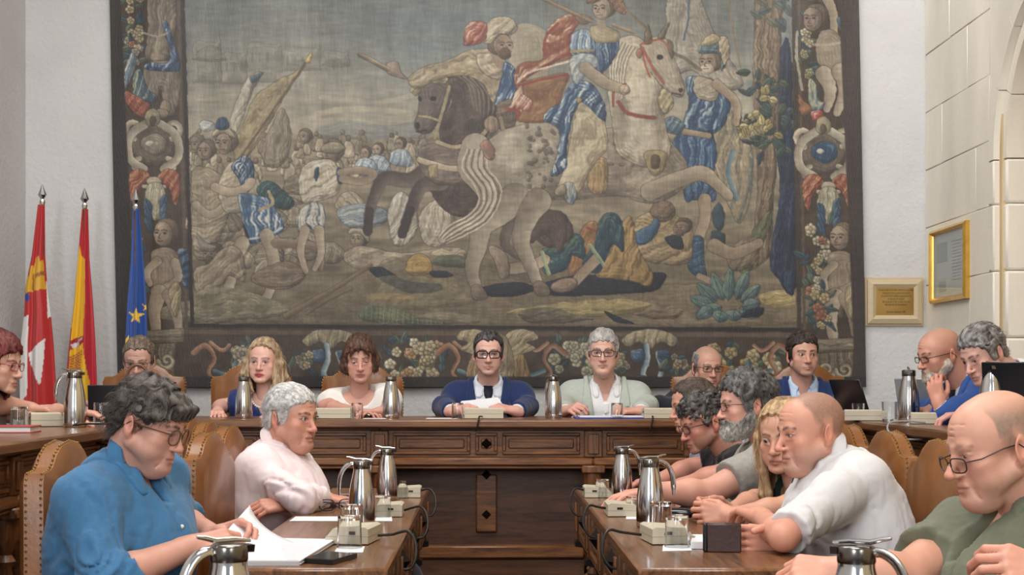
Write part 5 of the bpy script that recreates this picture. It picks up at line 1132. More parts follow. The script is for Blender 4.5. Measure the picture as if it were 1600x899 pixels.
def build_hair(h, res):
    """cap of hair above a hairline given as height over depth, plus optional long sides"""
    k = h['hairdo']; t = k.get('t', .012); top = k.get('top', .0); hl = k.get('line', HL_SHORT); lo = [-.14, -.16, -.34 if k.get('long') else -.16]; hi = [.14, .16, .18]
    s = SDF(lo, hi, res)
    s.ell((0, .016+k.get('back', 0), .038), (.0755+t*k.get('side', 1), .098+t, .082+t+top), 0)
    s.ell((0, -.030, .034), (.063+t*k.get('side', 1), .053+t*.8, .064+t+top), .03)
    s.ell((0, .045, -.03), (.062+t*.6, .06+t, .06), .03)
    for c, r in k.get('puffs', ()): s.ell(c, r, .02)
    amp = k.get('amp', .006); fr = k.get('freq', 45); stretch = k.get('stretch', (1.3, .45, .6))
    part = k.get('part')
    s.noise(amp*1.3, fr*.45, k.get('seed', 1), stretch, o=2, warp=k.get('warp', .6), band=.035)
    s.noise(amp, fr, k.get('seed', 1)+5, stretch, ridge=True, o=2, warp=k.get('warp', .6), band=.03)
    hx, hz = np.array(hl[0], np.float32), np.array(hl[1], np.float32); widow = k.get('recede', 0.0)
    def keep(X, Y, Z):
        line = np.interp(Y, hx, hz)+widow*np.exp(-((np.abs(X)-.042)/.02)**2)*(Y < -.02)
        line = line + .006*np.sin(X*210+Y*160)*(Y < .0) + k.get('tilt', 0)*X
        d = (line-Z)*.8
        if 'upper' in k: d = np.maximum(d, (Z-np.interp(Y, *k['upper']))*.8)
        return d
    s.clip(keep)
    if k.get('long'):
        Ln = k['long']; n = k.get('locks', 26); r_ = np.random.RandomState(k.get('seed', 1)+3)
        for i in range(n):
            a = -2.35+4.7*i/(n-1); x, y = math.sin(a)*.083, .026+math.cos(a)*.09*.95
            if y < k.get('ymin', -.048): y = k.get('ymin', -.048)+.003*r_.rand()
            zt = .055-.02*r_.rand(); ze = Ln[0]+(Ln[1]-Ln[0])*r_.rand(); out = 1+k.get('flare', .12)*r_.rand(); wv = k.get('wave', .008); ph = r_.rand()*6
            pts = [(x*.98, y, zt), (x*1.08*out+wv*math.sin(ph), y*1.0, zt*.35-.02), (x*1.12*out+wv*math.sin(ph+2), y+wv*math.cos(ph), ze*.45), (x*1.05*out+wv*math.sin(ph+4), y-.008, ze*.75), (x*k.get('tip', .9)+wv*math.sin(ph+5.5), y-.012, ze)]
            s.chain([A_(q) for q in pts], [.014, .016, .0155, .0135, .006], .008)
        s.noise(.0035, 120, 9, (1, 1, .12), o=2, band=.02)
    if h.get('female') or k.get('face_cut'):
        s.ell((0, -.108, -.03), (.058, .058, .1), .008, 'sub')
    if k.get('fringe'):
        for x0, z0, x1, z1 in k['fringe']: s.chain([A_((x0, -.078, z0)), A_(((x0+x1)/2, -.100, (z0+z1)/2+.01)), A_((x1, -.098, z1))], [.011, .010, .004], .006)
    v, f = s.mesh()
    if len(v) == 0: return v, f, v
    v, f = big_islands(v, f)
    base = A_(s2l(h['hair'])[:3]); tip = A_(s2l(h.get('hair2', h['hair']))[:3]); n = fbm3(v*A_(stretch)*fr*1.4, 31, 3)
    g = np.clip((n-.32)*2.6, 0, 1)
    if 'temple' in h: g2 = np.clip((.03-v[:, 2])/.06, 0, 1)*np.clip((.06-v[:, 1])/.04, 0, 1); base_ = base+(A_(s2l(h['temple'])[:3])-base)*g2[:, None]
    else: base_ = base
    c = base_+(tip-base_)*g[:, None]; c = c*(.72+.5*fbm3(v*A_((150, 150, 40)), 3, 2))[:, None]
    return v, f, np.clip(c, 0, 1)
def build_beard(h, res):
    b = h['beard']; s = SDF([-.1, -.15, -.19], [.1, .06, 0], res); t = b.get('t', .012)
    s.ell((0, -.034, -.045), (.060+t*.7, .060+t*.8, .075+t), 0); s.ell((0, -.078, -.104), (.03+t*.5, .018+t, .02+t), .02)
    for x in (-1, 1): s.cap((x*.055, .002, -.05), (x*.02, -.07, -.10), .021+t, .018+t, .02); s.cap((0, -.1, -.057), (x*.026, -.088, -.075), .0055, .005, .005)
    s.noise(b.get('amp', .004), 90, 4, (1, 1, .4), ridge=True, warp=.5)
    up = b.get('up', ([-.15, -.095, -.08, -.06, -.035, .0, .06], [-.05, -.052, -.06, -.062, -.05, -.015, .0]))
    s.clip(lambda X, Y, Z: (Z-np.interp(Y, *up)+0*X)*.8); s.ell((0, -.104, -.0715), (.019, .016, .0062), .004, 'sub'); s.clip(lambda X, Y, Z: Y-.012+0*X+0*Z)
    v, f = big_islands(*s.mesh()); n = fbm3(v*A_((120, 120, 50)), 6, 3); a, c2 = A_(s2l(b['col'])[:3]), A_(s2l(b['col2'])[:3]); g = np.clip((n-.35)*3, 0, 1)
    if 'grad' in b: g = np.clip(g*.5+np.clip((-.06-v[:, 2])/.05, 0, 1)*.6, 0, 1)
    return v, f, np.clip(a+(c2-a)*g[:, None], 0, 1)
def strands(v, f, c, n, L, seed, flow, curl=.3, rad=.0006, col=None, zmin=-.09):
    """thin loose hairs growing from a hair mesh"""
    r = np.random.RandomState(seed); e1 = v[f[:, 1]]-v[f[:, 0]]; e2 = v[f[:, 3]]-v[f[:, 0]]; N = np.cross(e1, e2); N /= np.linalg.norm(N, axis=1)[:, None]+1e-12
    cen = v[f].mean(1); ok = np.nonzero(cen[:, 2] > zmin)[0]; pk = r.choice(ok, n); p0 = cen[pk]; nn = N[pk]; cc = c[f[pk, 0]]
    V = []; F = []; C = []; S = 6
    dirs = nn*.28+A_([flow(q) for q in p0])+r.normal(0, .25, (n, 3)); dirs /= np.linalg.norm(dirs, axis=1)[:, None]
    pos = p0-nn*.002; LL = L*(.5+.8*r.rand(n)); ph = r.rand(n)*6.28; side = np.cross(dirs, nn); side /= np.linalg.norm(side, axis=1)[:, None]+1e-9
    rings = []
    for k in range(S):
        t = k/(S-1); rr = rad*(1-.75*t); up = np.cross(side, dirs)
        ring = [pos+side*rr*math.cos(a)+up*rr*math.sin(a) for a in (0, 2.094, 4.189)]; rings.append(np.stack(ring, 1))
        w = np.sin(ph+t*6.28*1.2)*curl; d2 = dirs+side*w[:, None]+nn*(.25*np.cos(ph+t*7.5)*curl)[:, None]+A_((0, 0, -.35))*t; d2 -= nn*(.5*t)
        dirs = d2/np.linalg.norm(d2, axis=1)[:, None]; pos = pos+dirs*(LL/(S-1))[:, None]
    R_ = np.stack(rings, 1)                                    # n, S, 3, 3
    V = R_.reshape(-1, 3); base = (np.arange(n)*S*3)[:, None]; q = []
    for k in range(S-1):
        for a in range(3): q.append([k*3+a, k*3+(a+1) % 3, (k+1)*3+(a+1) % 3, (k+1)*3+a])
    q = np.array(q); F = (base[:, :, None]+q[None]).reshape(-1, 4); C = np.repeat(np.clip(cc*(1.1+.5*r.rand(n, 1)), 0, 1), S*3, 0)
    return V, F, C
def xf(v, M): M = np.array(M); return v@M[:3, :3].T+M[:3, 3]
def head_matrix(pos, yaw, pitch, roll, sc=1.0):
    return Matrix.Translation(Vector(pos)) @ Matrix.Rotation(math.radians(yaw), 4, 'Z') @ Matrix.Rotation(math.radians(pitch), 4, 'X') @ Matrix.Rotation(math.radians(roll), 4, 'Y') @ Matrix.Scale(sc, 4)
# ------------------------------------------------------------------ hands
def hand_prims(s, Wp, d, n, right, curl=(25, 35, 25), spread=4, thumb=.5, sc=1.0, curls=None):
    Wp = A_(Wp); d = nrm(d); n = A_(n); n = nrm(n-d*(n@d)); sd = np.cross(d, n) if right else -np.cross(d, n); q = sc
    kn = [(.088, .029), (.092, .0095), (.087, -.0105), (.078, -.0285)]; ln = [(.042, .025, .020), (.046, .029, .021), (.043, .027, .020), (.033, .020, .018)]; rr = [.0092, .0094, .0090, .0082]
    s.cap(Wp-d*.02*q, Wp+d*.02*q, .0255*q, .025*q, .012)
    for i, (a, b) in enumerate(kn):
        K = Wp+(d*a+sd*b)*q; s.cap(Wp+(d*.012+sd*b*.55)*q, K, .0155*q, .0118*q, .010*q)
        cu = (curls[i] if curls else curl); ang = 0; p = K; sp = math.radians(spread*(1.5-i)); dd0 = nrm(d*math.cos(sp)+sd*math.sin(sp)); r0 = rr[i]
        for j in range(3):
            ang += math.radians(cu[j]); dd = dd0*math.cos(ang)+n*math.sin(ang); e = p+dd*ln[i][j]*q; s.cap(p, e, r0*q*(1.04 if j == 0 else 1), r0*q*(.94 if j < 2 else .82), .0022); p = e; r0 *= .94
    B = Wp+(d*.022+sd*.022+n*.010)*q; t = thumb
    d1 = nrm(d*.62+sd*(.78-.5*t)+n*(.25+.5*t)); d2 = nrm(d*.86+sd*(.42-.55*t)+n*(.25+.45*t)); d3 = nrm(d*.95+sd*(.15-.55*t)+n*(.2+.5*t))
    p1 = B+d1*.036*q; p2 = p1+d2*.032*q; p3 = p2+d3*.024*q
    s.cap(B, p1, .0155*q, .0122*q, .012); s.cap(p1, p2, .0120*q, .0104*q, .003); s.cap(p2, p3, .0106*q, .0088*q, .002)
    return [Wp+d*.2*q+n*.1*q, Wp+d*.2*q-n*.05*q, Wp+sd*.08*q, Wp-sd*.08*q, Wp+n*.12*q, p3]
def ik(S, Wp, pole, l1=.30, l2=.265):
    S, Wp = A_(S), A_(Wp); v = Wp-S; L = np.linalg.norm(v); k = max(1.0, L/(l1+l2-.004)); l1 *= k; l2 *= k; d = v/L
    a = (l1*l1-l2*l2+L*L)/(2*L); hgt = math.sqrt(max(l1*l1-a*a, 0)); p = A_(pole); p = nrm(p-d*(p@d)); return S+d*a+p*hgt
# ------------------------------------------------------------------ people
def superell(cx, cz, a, b, n, k=28, ex=2.6):
    out = []
    for i in range(k):
        t = 6.28318*i/k; c, s_ = math.cos(t), math.sin(t); out.append((cx+a*np.sign(c)*abs(c)**(2/ex), cz+b*np.sign(s_)*abs(s_)**(2/ex)))
    return out
def glasses(parent, M, g):
    col = g.get('col', (26, 22, 22)); m = mat('spectacle_%d_%d_%d' % col, col, .3, g.get('metal', 0)); a, b, r = g.get('w', .025), g.get('h', .019), g.get('r', .0017)
    zc, yc = g.get('z', -.002), g.get('y', -.1035); MM = M
    fr = MB(MM); lens = []
    for x in (-1, 1):
        ring = [(px_, yc+.010*((abs(px_)-.015)/.05)**1.5 if abs(px_) > .015 else yc, pz) for px_, pz in superell(x*.0335, zc, a, b, g.get('ex', 2.6), ex=g.get('ex', 2.6))]
        fr.tube(ring, r, 6, closed=True); lens.append(ring)
        xo = x*(.0335+a); yo = yc+.010*((abs(xo)-.015)/.05)**1.5
        fr.tube([(xo, yo, zc+b*.45), (x*.0735, -.072, zc+b*.45+.001), (x*.0795, -.02, .002), (x*.0815, .015, .004), (x*.081, .032, -.012), (x*.079, .038, -.024)], r*g.get('arm', .95), 6)
    fr.tube([(-.0335+a*.96, yc, zc+b*.3), (0, yc-.003, zc+b*.42), (.0335-a*.96, yc, zc+b*.3)], r*1.05, 6)
    f = fr.build('spectacles', m, parent, world=True)
    for ring in lens:
        mb = MB(MM); n = len(ring); c = [sum(q[i] for q in ring)/n for i in range(3)]
        mb.add([(c[0], c[1]-.001, c[2])]+ring, [(0, 1+i, 1+(i+1) % n) for i in range(n)]); mb.build('lens', LENS, f)
    return f
def eyeballs(parent, M, h):
    op = h.get('eyes', .8); ir = A_(s2l(h.get('iris', (84, 62, 44)))[:3]); gz = h.get('gaze', (0, 0)); R = .0119
    for x in (-1, 1):
        mb = MB(); mb.ball((0, 0, 0), R, 24); v = np.array([tuple(q) for q in mb.v]); g = nrm((math.sin(math.radians(gz[0])), -1, math.sin(math.radians(gz[1])))); an = np.arccos(np.clip(v@g/R, -1, 1))
        c = np.tile(A_((.43, .40, .37)), (len(v), 1)); c[an < .55] = ir; c[(an < .6) & (an >= .5)] = ir*.5; c[an < .24] = (.005, .005, .005)
        vv = xf(v+A_((x*.0318, -.0778, -.0004)), M)-A_(parent.location)
        me_f = [q for q in mb.f if len(set(q)) == 4]; o = mesh_obj('eye', [tuple(q) for q in vv], mb.f, EYEM, parent, cols=c, angle=180)
def person(label, H, yaw, pitch, roll, N, hip, tyaw, h, arms, clothes, floor=0.0, near=False, bulk=1.0, belly=0.0, sw=.152, scale=.93, lean=0, shrug=(0, 0), sfwd=(0, 0), extra=None, legs=True, trous=(48, 50, 60), ctilt=.25):
    fem = h.get('female', 0)
    rh, ra, rc = (.0026, .0033, .0065) if near else (.0034, .0046, .009)
    N, hip = A_(N)+A_((0, 0, .045)), A_(hip); M = head_matrix(H, yaw, pitch, roll, scale)
    Fh = A_((math.sin(math.radians(tyaw)), -math.cos(math.radians(tyaw)), 0)); U = nrm(N-hip); F = nrm(Fh-U*(Fh@U)); Lf = np.cross(U, F)
    T = np.array(M.inverted()); nb = N-U*.05+F*.005; ne = T[:3, :3]@nb+T[:3, 3]
    hv, hf, hc = build_head(h, ne, rh); hv = xf(hv, M)
    parts = [(hv, hf, hc)]
    SL, SR = N-U*.082+Lf*sw+F*sfwd[0]+U*shrug[0], N-U*.082-Lf*sw+F*sfwd[1]+U*shrug[1]
    base = A_(s2l(h.get('skin', (206, 160, 134)))[:3])*A_((.95, 1.01, 1.12))
    J = {}; axc = nrm(nrm(A_(H)-A_((0, 0, .06))-N)*.6+U*.4+F*ctilt)
    for side, S in (('L', SL), ('R', SR)):
        a = arms[side]; Wp = A_(a['w']); tz = .76 if floor == 0 else 1.02; Wp[2] = max(Wp[2], tz+.028); E = A_(a['e']) if 'e' in a else ik(S, Wp, a.get('pole', -U+Lf*(.5 if side == 'L' else -.5)-F*.3)); E[2] = E[2] if a.get('free') else max(E[2], tz+.046); J[side] = (S, E, Wp)
        hd_ = nrm(a.get('d', nrm(Wp-E))); n = a.get('n', (0, 0, -1))
        al = {'all': 0, 'fore': .55, 'hand': 1.0}[a.get('vis', 'hand')]
        dummy = [Wp+hd_*.22, Wp-hd_*.03]
        st = S+(E-S)*.3 if al == 0 else (S+(E-S)*.8 if al < 1 else E+(Wp-E)*.55)
        pts = [st, E, Wp, Wp+hd_*.21]+[Wp+A_(q) for q in ((.09, 0, 0), (-.09, 0, 0), (0, .09, 0), (0, -.09, 0), (0, 0, .09), (0, 0, -.09))]
        if al == 1: pts = [p for i, p in enumerate(pts) if i != 1]
        lo, hi = np.min(pts, 0)-.07, np.max(pts, 0)+.07
        s = SDF(lo, hi, ra); th = (1-.15*fem)*a.get('thick', 1.0)
        if al == 0: s.cap(S, E, .053*th, .041*th, .02)
        elif al < 1: s.cap(S+(E-S)*.75, E, .045*th, .041*th, .02)
        if al < 1:
            m1 = E+(Wp-E)*.3; s.cap(E, m1, .041*th, .043*th, .02); s.cap(m1, Wp, .043*th, .0265*th, .02)
        else: s.cap(E+(Wp-E)*.55, Wp, .036*th, .0265*th, .01)
        hand_prims(s, Wp, hd_, n, side == 'R', a.get('curl', (25, 35, 22)), a.get('spread', 4), a.get('thumb', .5), a.get('hs', 1.0-.08*fem), a.get('curls'))
        v, f = s.mesh(); c = np.tile(base*A_((.98, .93, .92)), (len(v), 1)); b = (fbm3(v*45, 14, 3)-.5)[:, None]; c = c*(1+b*A_((.12, .2, .22)))
        tipd = np.clip((v-Wp)@hd_/.17, 0, 1)[:, None]; c = c*(1-tipd*A_((.0, .12, .12)))
        parts.append((v, f, np.clip(c, 0, 1)))
    def torso(s, t, b=bulk, k=.06, hips=True, bust=True):
        for q in (-1, 1):
            s.cap(N-U*.155+Lf*q*.088*b, hip+U*.13+Lf*q*.078*b, .096*b+t, .106*b+t, k)
            S = SL if q > 0 else SR
            s.cap(N-U*.062+Lf*q*.025-F*.014, S+U*.004, .046+t, .050+t, .05)
            s.cap(S, N-U*.22+Lf*q*.10*b, .052+t, .085*b+t, .05)
        s.cap(N-U*.1-F*.012, hip+U*.2-F*.02, .085*b+t, .1*b+t, k)
        if belly: s.ell(hip+U*.2+F*belly, (.135*b+t, .135*b+t, .15+t), .08)
        if fem and bust:
            for q in (-1, 1): s.ell(N-U*.235+Lf*q*.075+F*.085, (.062+t, .062+t, .06+t), .05)
        if hips: s.cap(hip+Lf*.075, hip-Lf*.075, .118*b+t, .118*b+t, .05)
    allp = np.array([N+U*.08, hip, SL, SR, J['L'][1], J['R'][1], J['L'][2], J['R'][2]])
    tlo, thi = np.min([N, hip, SL, SR], 0)-.26, np.max([N, hip, SL, SR], 0)+.26
    # hidden core of the body and legs: one coarse surface inside the clothes
    knees = [hip+Lf*q*.11+Fh*.43*1.0 for q in (1, -1)]; kz = floor+.50; ank = []
    for i, q in enumerate((1, -1)): knees[i][2] = kz; ank.append(A_((knees[i][0]-Fh[0]*.04, knees[i][1]-Fh[1]*.04, floor+.09)))
    lo = np.min(np.vstack([[tlo], np.array(knees)-.12, np.array(ank)-.12]), 0); hi = np.max(np.vstack([[thi], np.array(knees)+.12, np.array(ank)+.12]), 0); lo[2] = floor+.02
    s = SDF(lo, hi, .014); torso(s, -.012, bust=False)
    for i, q in enumerate((1, -1)):
        s.cap(hip+Lf*q*.085, knees[i], .082, .056, .04); s.cap(knees[i], ank[i], .054, .036, .02)
    v, f = s.mesh(); parts.append((v, f, np.tile(base, (len(v), 1))))
    V, Fc, C = join(parts); o3 = A_((hip[0], hip[1], floor))
    root = mesh_obj('person', V-o3, Fc, SKINM, cols=C, angle=180); root.location = o3
    tag(root, label, 'person')
    def child(name, v, f, m, cols=None, angle=180): return mesh_obj(name, v-o3, f, m, root, cols=cols, angle=angle)
    eyeballs(root, M, h)
    if 'hairdo' in h:
        v, f, c = build_hair(h, rh*1.15)
        if len(v):
            if h['hairdo'].get('strands'):
                n, L, curl = h['hairdo']['strands']; fl = h['hairdo'].get('flow', lambda q: nrm((q[0]*1.5, .6, -.5)))
                sv, sf, s_c = strands(v, f, c, n, L, 3, fl, curl, h['hairdo'].get('srad', .0007)); v, f, c = join([(v, f, c), (sv, sf, s_c)])
            child('hair', xf(v, M), f, HAIRM, c)
    if 'beard' in h:
        v, f, c = build_beard(h, rh*1.1); sv, sf, s_c = strands(v, f, c, 900 if near else 400, .018, 5, lambda q: (q[0]*2, -.4, -1), .3, .0005, zmin=-.2); v, f, c = join([(v, f, c), (sv, sf, s_c)]); child('beard', xf(v, M), f, HAIRM, c)
    if 'glasses' in h: glasses(root, M, h['glasses'])
    # ------- clothes
    def uvw(s):
        X, Y, Z = s.ax[0][:, None, None]-N[0], s.ax[1][None, :, None]-N[1], s.ax[2][None, None, :]-N[2]
        return (X*Lf[0]+Y*Lf[1]+Z*Lf[2]), (X*F[0]+Y*F[1]+Z*F[2]), (X*U[0]+Y*U[1]+Z*U[2])
    def cone(s, a, b, ra_, rb_, k):
        a, b = A_(a), A_(b); d = nrm(b-a); m = max(ra_, rb_)+.03; w = s._w(np.minimum(a, b)-m, np.maximum(a, b)+m)
        if w is None: return
        sl, X, Y, Z = w; L = np.linalg.norm(b-a); q = (X-a[0])*d[0]+(Y-a[1])*d[1]+(Z-a[2])*d[2]; t = np.clip(q/L, 0, 1)
        dd = np.sqrt(np.maximum((X-a[0])**2+(Y-a[1])**2+(Z-a[2])**2-q*q, 0)+np.minimum(q, 0)**2)-(ra_+(rb_-ra_)*t); s._op(sl, np.maximum(dd, q-L), k, 'add')
    def sleeves(s, kind, t, cf=.0):
        for side in 'LR':
            S, E, Wp = J[side]; d2 = nrm(Wp-E); th = 1-.12*fem
            if kind == 'short': cone(s, S-(E-S)*.1, S+(E-S)*.66, .058+t, .056+t*1.5, .04)
            elif kind == 'cap': cone(s, S-(E-S)*.1, S+(E-S)*.36, .054+t, .056+t*1.3, .04)
            elif kind == 'none': pass
            elif kind == 'high':
                d1 = nrm(E-S); L1 = np.linalg.norm(E-S); s.cap(S, S+(E-S)*.4, .056+t, .054+t, .04); cone(s, S+(E-S)*.3, S+(E-S)*.92, .052+t, .046+t, .03); cone(s, S+d1*L1*.76, S+d1*L1*.94, .050+t, .050+t, .003)
            elif kind == 'rolled':
                s.cap(S, E, .054+t, .046+t, .04); q = arms[side].get('roll', .05); cone(s, E-d2*.0, E+d2*q, .047+t, .046+t, .02); cone(s, E+d2*(q-.045), E+d2*(q+.004), .051+t, .052+t, .003)
            else:
                s.cap(S-U*.012, E, (.046+t*.75)*th, (.042+t*.8)*th, .04); Ln = np.linalg.norm(Wp-E); cone(s, E, E+d2*(Ln-.012-cf), (.042+t*.8)*th, (.031+t*.8)*th, .02)
    def folds(s, amp, seed, fr=13):
        def where(p):
            w = (p-N)@U; e = 1.0*np.ones(len(p))
            for side in 'LR':
                S, E, Wp = J[side]; e = e+1.1*np.exp(-(np.linalg.norm(p-E, axis=1)/.11)**2)+.35*np.exp(-(np.linalg.norm(p-(S-U*.06), axis=1)/.1)**2)
            return e*.55
        s.noise(amp*1.15, fr*.8, seed, (1, 1, .38), ridge=True, o=2, warp=1.3, where=where, band=amp*4+.014); s.noise(amp*.35, fr*2.1, seed+9, (1, 1, .4), ridge=True, o=1, warp=1.2, where=where, band=amp*3+.01); s.noise(amp*.8, 5, seed+2, o=1, band=amp*4+.012)
    def collar(col_m, open_=.35, drop=.05, hgt=.034, rad=.057, name='collar', stand=True):
        ax = axc; Fn = nrm(F-ax*(F@ax)); Ln_ = np.cross(ax, Fn); c0 = N+U*.002+F*.006; v = []; n = 25
        for i in range(n):
            tt = -1+2*i/(n-1); a = tt*(math.pi-open_); a = math.pi-a                       # sweeps round the back
            fr_ = abs(tt)**3; dr = nrm(Fn*math.cos(a)+Ln_*math.sin(a)); R1 = rad+.002
            b0 = c0+dr*(R1+.004)-ax*.02; tp = c0+dr*(R1-.002)+ax*(hgt*(1-.45*fr_))-Fn*0
            out = c0+dr*(R1+.007)+ax*(hgt*(1-.45*fr_)-.002); lf_ = c0+dr*(R1+.018+.014*fr_)-ax*(.006+drop*abs(tt)**5)+Fn*(.016*fr_)+Ln_*np.sign(-tt)*(-.012*fr_)
            mid = (out+lf_)/2+dr*.004
            v += [b0, tp, out, mid, lf_, lf_-dr*.003, tp+dr*.001-ax*.006]
        v = np.array(v); f = []
        for i in range(n-1):
            for k in range(6): f.append((i*7+k, i*7+k+1, (i+1)*7+k+1, (i+1)*7+k))
        o = child(name, v, np.array(f), col_m, angle=60); sol = o.modifiers.new('thick', 'SOLIDIFY'); sol.thickness = .002; sub = o.modifiers.new('smooth', 'SUBSURF'); sub.levels = 1; sub.render_levels = 1
    for cl in clothes:
        k = cl['kind']; m = cl['mat']; t = cl.get('t', .013)
        pts = np.array([J[q][i] for q in 'LR' for i in (0, 1, 2)]); lo, hi = np.minimum(tlo, pts.min(0)-.085), np.maximum(thi, pts.max(0)+.085)
        if k == 'shirt':
            s = SDF(lo, hi, rc); torso(s, t); sleeves(s, cl.get('sleeve', 'long'), t)
            folds(s, cl.get('fold', .006), cl.get('seed', 1))
            u, vv, w = uvw(s)
            if cl.get('neck') == 'round': s.cap(N-U*.02+F*.03, N+U*.2+F*.0, .085, .075, .01, 'sub')
            elif cl.get('neck') == 'vee': s.cap(N-U*.02+F*.02, N+U*.2, .078, .07, .01, 'sub'); s.D = np.maximum(s.D, -np.maximum(np.abs(u)-(.06+(w+.0)*.42), -vv)*.8)
            elif cl.get('neck') == 'tee': s.cap(N+U*.004+F*.008, N+U*.2+F*.02, .068, .07, .006, 'sub')
            else:
                s.cap(N-axc*.004+F*.004, N+axc*.2, .055, .066, .004, 'sub')
                if ctilt > .4: s.cap(N+axc*.05+F*.02, N+axc*.06+F*.11, .05, .05, .01, 'sub')
                if cl.get('open', 0): dp = cl['open']; s.D = np.maximum(s.D, -np.maximum(np.abs(u)-(.034*(1+w/dp)), -vv)*.8)
            D0 = s.D.copy(); v, f = s.mesh(); child(cl.get('name', 'shirt'), v, f, m)
            if cl.get('collar', True) and cl.get('neck') not in ('round', 'tee', 'vee'):
                X, Y, Z_ = s.ax[0][:, None, None]-N[0], s.ax[1][None, :, None]-N[1], s.ax[2][None, None, :]-N[2]; Fn = nrm(F-axc*(F@axc)); Lq = np.cross(axc, Fn)
                hh = X*axc[0]+Y*axc[1]+Z_*axc[2]; fx = X*Fn[0]+Y*Fn[1]+Z_*Fn[2]; lx = X*Lq[0]+Y*Lq[1]+Z_*Lq[2]; rr = np.sqrt(fx*fx+lx*lx); th = np.abs(np.arctan2(lx, fx))
                Ro = .080+cl.get('leaf', .042)*np.exp(-((th-.52)/.34)**2); gap = np.where(fx > 0, .010+cl.get('copen', .35)*.05+.25*np.maximum(-hh, 0), -.01)
                ck = np.maximum.reduce([D0-.0075, rr-Ro, gap-np.abs(lx), hh-.06, -hh-.10]); v, f = s.mesh(ck.astype(np.float32))
                if len(v): child('collar_leaf', v, f, m)
            if cl.get('placket'):
                dp = cl.get('open', .02); pk = np.maximum.reduce([D0-.0035, np.abs(u)-.017, -vv+.0*u, w+dp*.8]); v, f = s.mesh(pk.astype(np.float32))
                if len(v): child('placket', v, f, m)
                bt = MB(); 
                for i in range(6):
                    wv = -dp-.03-i*.085; q = None
                    pt = N+U*wv; ts = np.linspace(.02, .3, 90)
                    for tq in ts[::-1]:
                        g = ((pt+F*tq)-s.lo)/s.res; gi = np.round(g).astype(int)
                        if (gi > 0).all() and (gi < s.n-1).all() and D0[tuple(gi)] < .004: q = pt+F*(tq+.003); break
                    if q is not None: bt.ball(tuple(q), (.0058, .0058, .0058), 8)
                if bt.v: bb = bt.build('buttons', mat('pearl_button', (226, 222, 214), .3), root, world=True); bb['kind'] = 'stuff'
            if cl.get('tie'):
                tw = np.where(w > -.055, .021+(w+.055)*.12, np.minimum(.014+(-w-.055)*.13, .042)); tk = np.maximum.reduce([D0-.009, np.abs(u)-tw, -vv, w-.004, -w-.5]); v, f = s.mesh(tk.astype(np.float32))
                if len(v): child('tie', v, f, cl['tie'])
            if cl.get('pocket'):
                pu, pw = cl['pocket']; pk = np.maximum.reduce([D0-.0035, np.abs(u-pu)-.06, -vv, np.abs(w-pw)-.065]); v, f = s.mesh(pk.astype(np.float32))
                if len(v): child('pocket', v, f, m)
            if cl.get('collar', True) and cl.get('neck') not in ('round', 'tee', 'vee'): collar(m, cl.get('copen', .35), cl.get('drop', .05))
        else:
            s = SDF(lo, hi, rc*.85); torso(s, t); sleeves(s, 'long', t*.75, .018)
            for q_, S_ in ((1, SL), (-1, SR)): s.cap(N-U*.050+Lf*q_*.06-F*.012, S_+U*.016+Lf*q_*.006, .036+t, .030+t, .02)
            folds(s, cl.get('fold', .0028), cl.get('seed', 4), 9); u, vv, w = uvw(s); au = np.abs(u)
            s.cap(N-U*.005-F*.006, N+U*.25, .067, .075, .004, 'sub'); D0 = s.D.copy()
            dp, w0 = cl.get('depth', .34), cl.get('w0', .078); hw = np.maximum(w0*(1+w/dp), -.01); s.D = np.maximum(s.D, -np.maximum(au-hw, -vv)*.85)
            v, f = s.mesh(s.D.astype(np.float32)); child('jacket', v, f, m)
            lw = np.where(w > -.13, .034+(-w-.02)*.30, np.maximum(.067*(1+(w+.13)/(dp-.10)), .004)); notch = np.maximum(np.abs(w+.118+(au-.06)*.5)-.006, .052-(au-hw)-.02*0)
            lk = np.maximum.reduce([D0-.0135, au-hw-lw, hw-.002-au, -vv-.03+0*u, w-.035, -w-dp*.98]); lk = np.maximum(lk, -np.maximum(np.abs(w+.115-(au-hw)*.35)-.0045, .028-(au-hw))); v, f = s.mesh(lk.astype(np.float32))
            if len(v): child('lapel', v, f, cl.get('lapmat', m))
            # back of the collar
            bk = np.maximum.reduce([D0-.008, vv-.012, np.abs(w+.005)-.045, au-.085]); v, f = s.mesh(bk.astype(np.float32))
            if len(v): child('collar', v, f, m)
            cuff = cl.get('cuff')
            if cuff:
                for side in 'LR':
                    S, E, Wp = J[side]; d2 = nrm(Wp-E); q = MB(); rr = .035; b0 = Wp-d2*.032; q.tube([b0, b0+d2*.012, b0+d2*.026], [rr*.98, rr, rr*.96], 16); q.build('cuff', cuff, root, world=True)
    if legs:
        lo = np.min(np.vstack([[hip-.2], np.array(knees)-.12, np.array(ank)-.1]), 0); hi = np.max(np.vstack([[hip+.2], np.array(knees)+.12, np.array(ank)+.1]), 0); lo[2] = floor+.05
        s = SDF(lo, hi, .012)
        for i, q in enumerate((1, -1)): s.cap(hip+Lf*q*.085, knees[i], .098, .07, .05); cone(s, knees[i], ank[i], .069, .055, .02)
        s.cap(hip+Lf*.06, hip-Lf*.06, .125*bulk, .125*bulk, .04); v, f = s.mesh(); child('trousers', v, f, fabric('trousers_%d_%d_%d' % trous, trous, .85))
        for i in range(2):
            sh = SDF(ank[i]-A_((.3, .3, .1)), ank[i]+A_((.3, .3, .08)), .01); sh.cap(A_((ank[i][0], ank[i][1], floor+.048))-Fh*.03, A_((ank[i][0], ank[i][1], floor+.042))+Fh*.15, .042, .038, .01); sh.cap(ank[i]-A_((0, 0, .03)), ank[i], .045, .043, .02); sh.clip(lambda X, Y, Z: floor+.004-Z+0*X+0*Y)
            v, f = sh.mesh(); child('shoe', v, f, mat('black_shoe_leather', (26, 22, 20), .35))
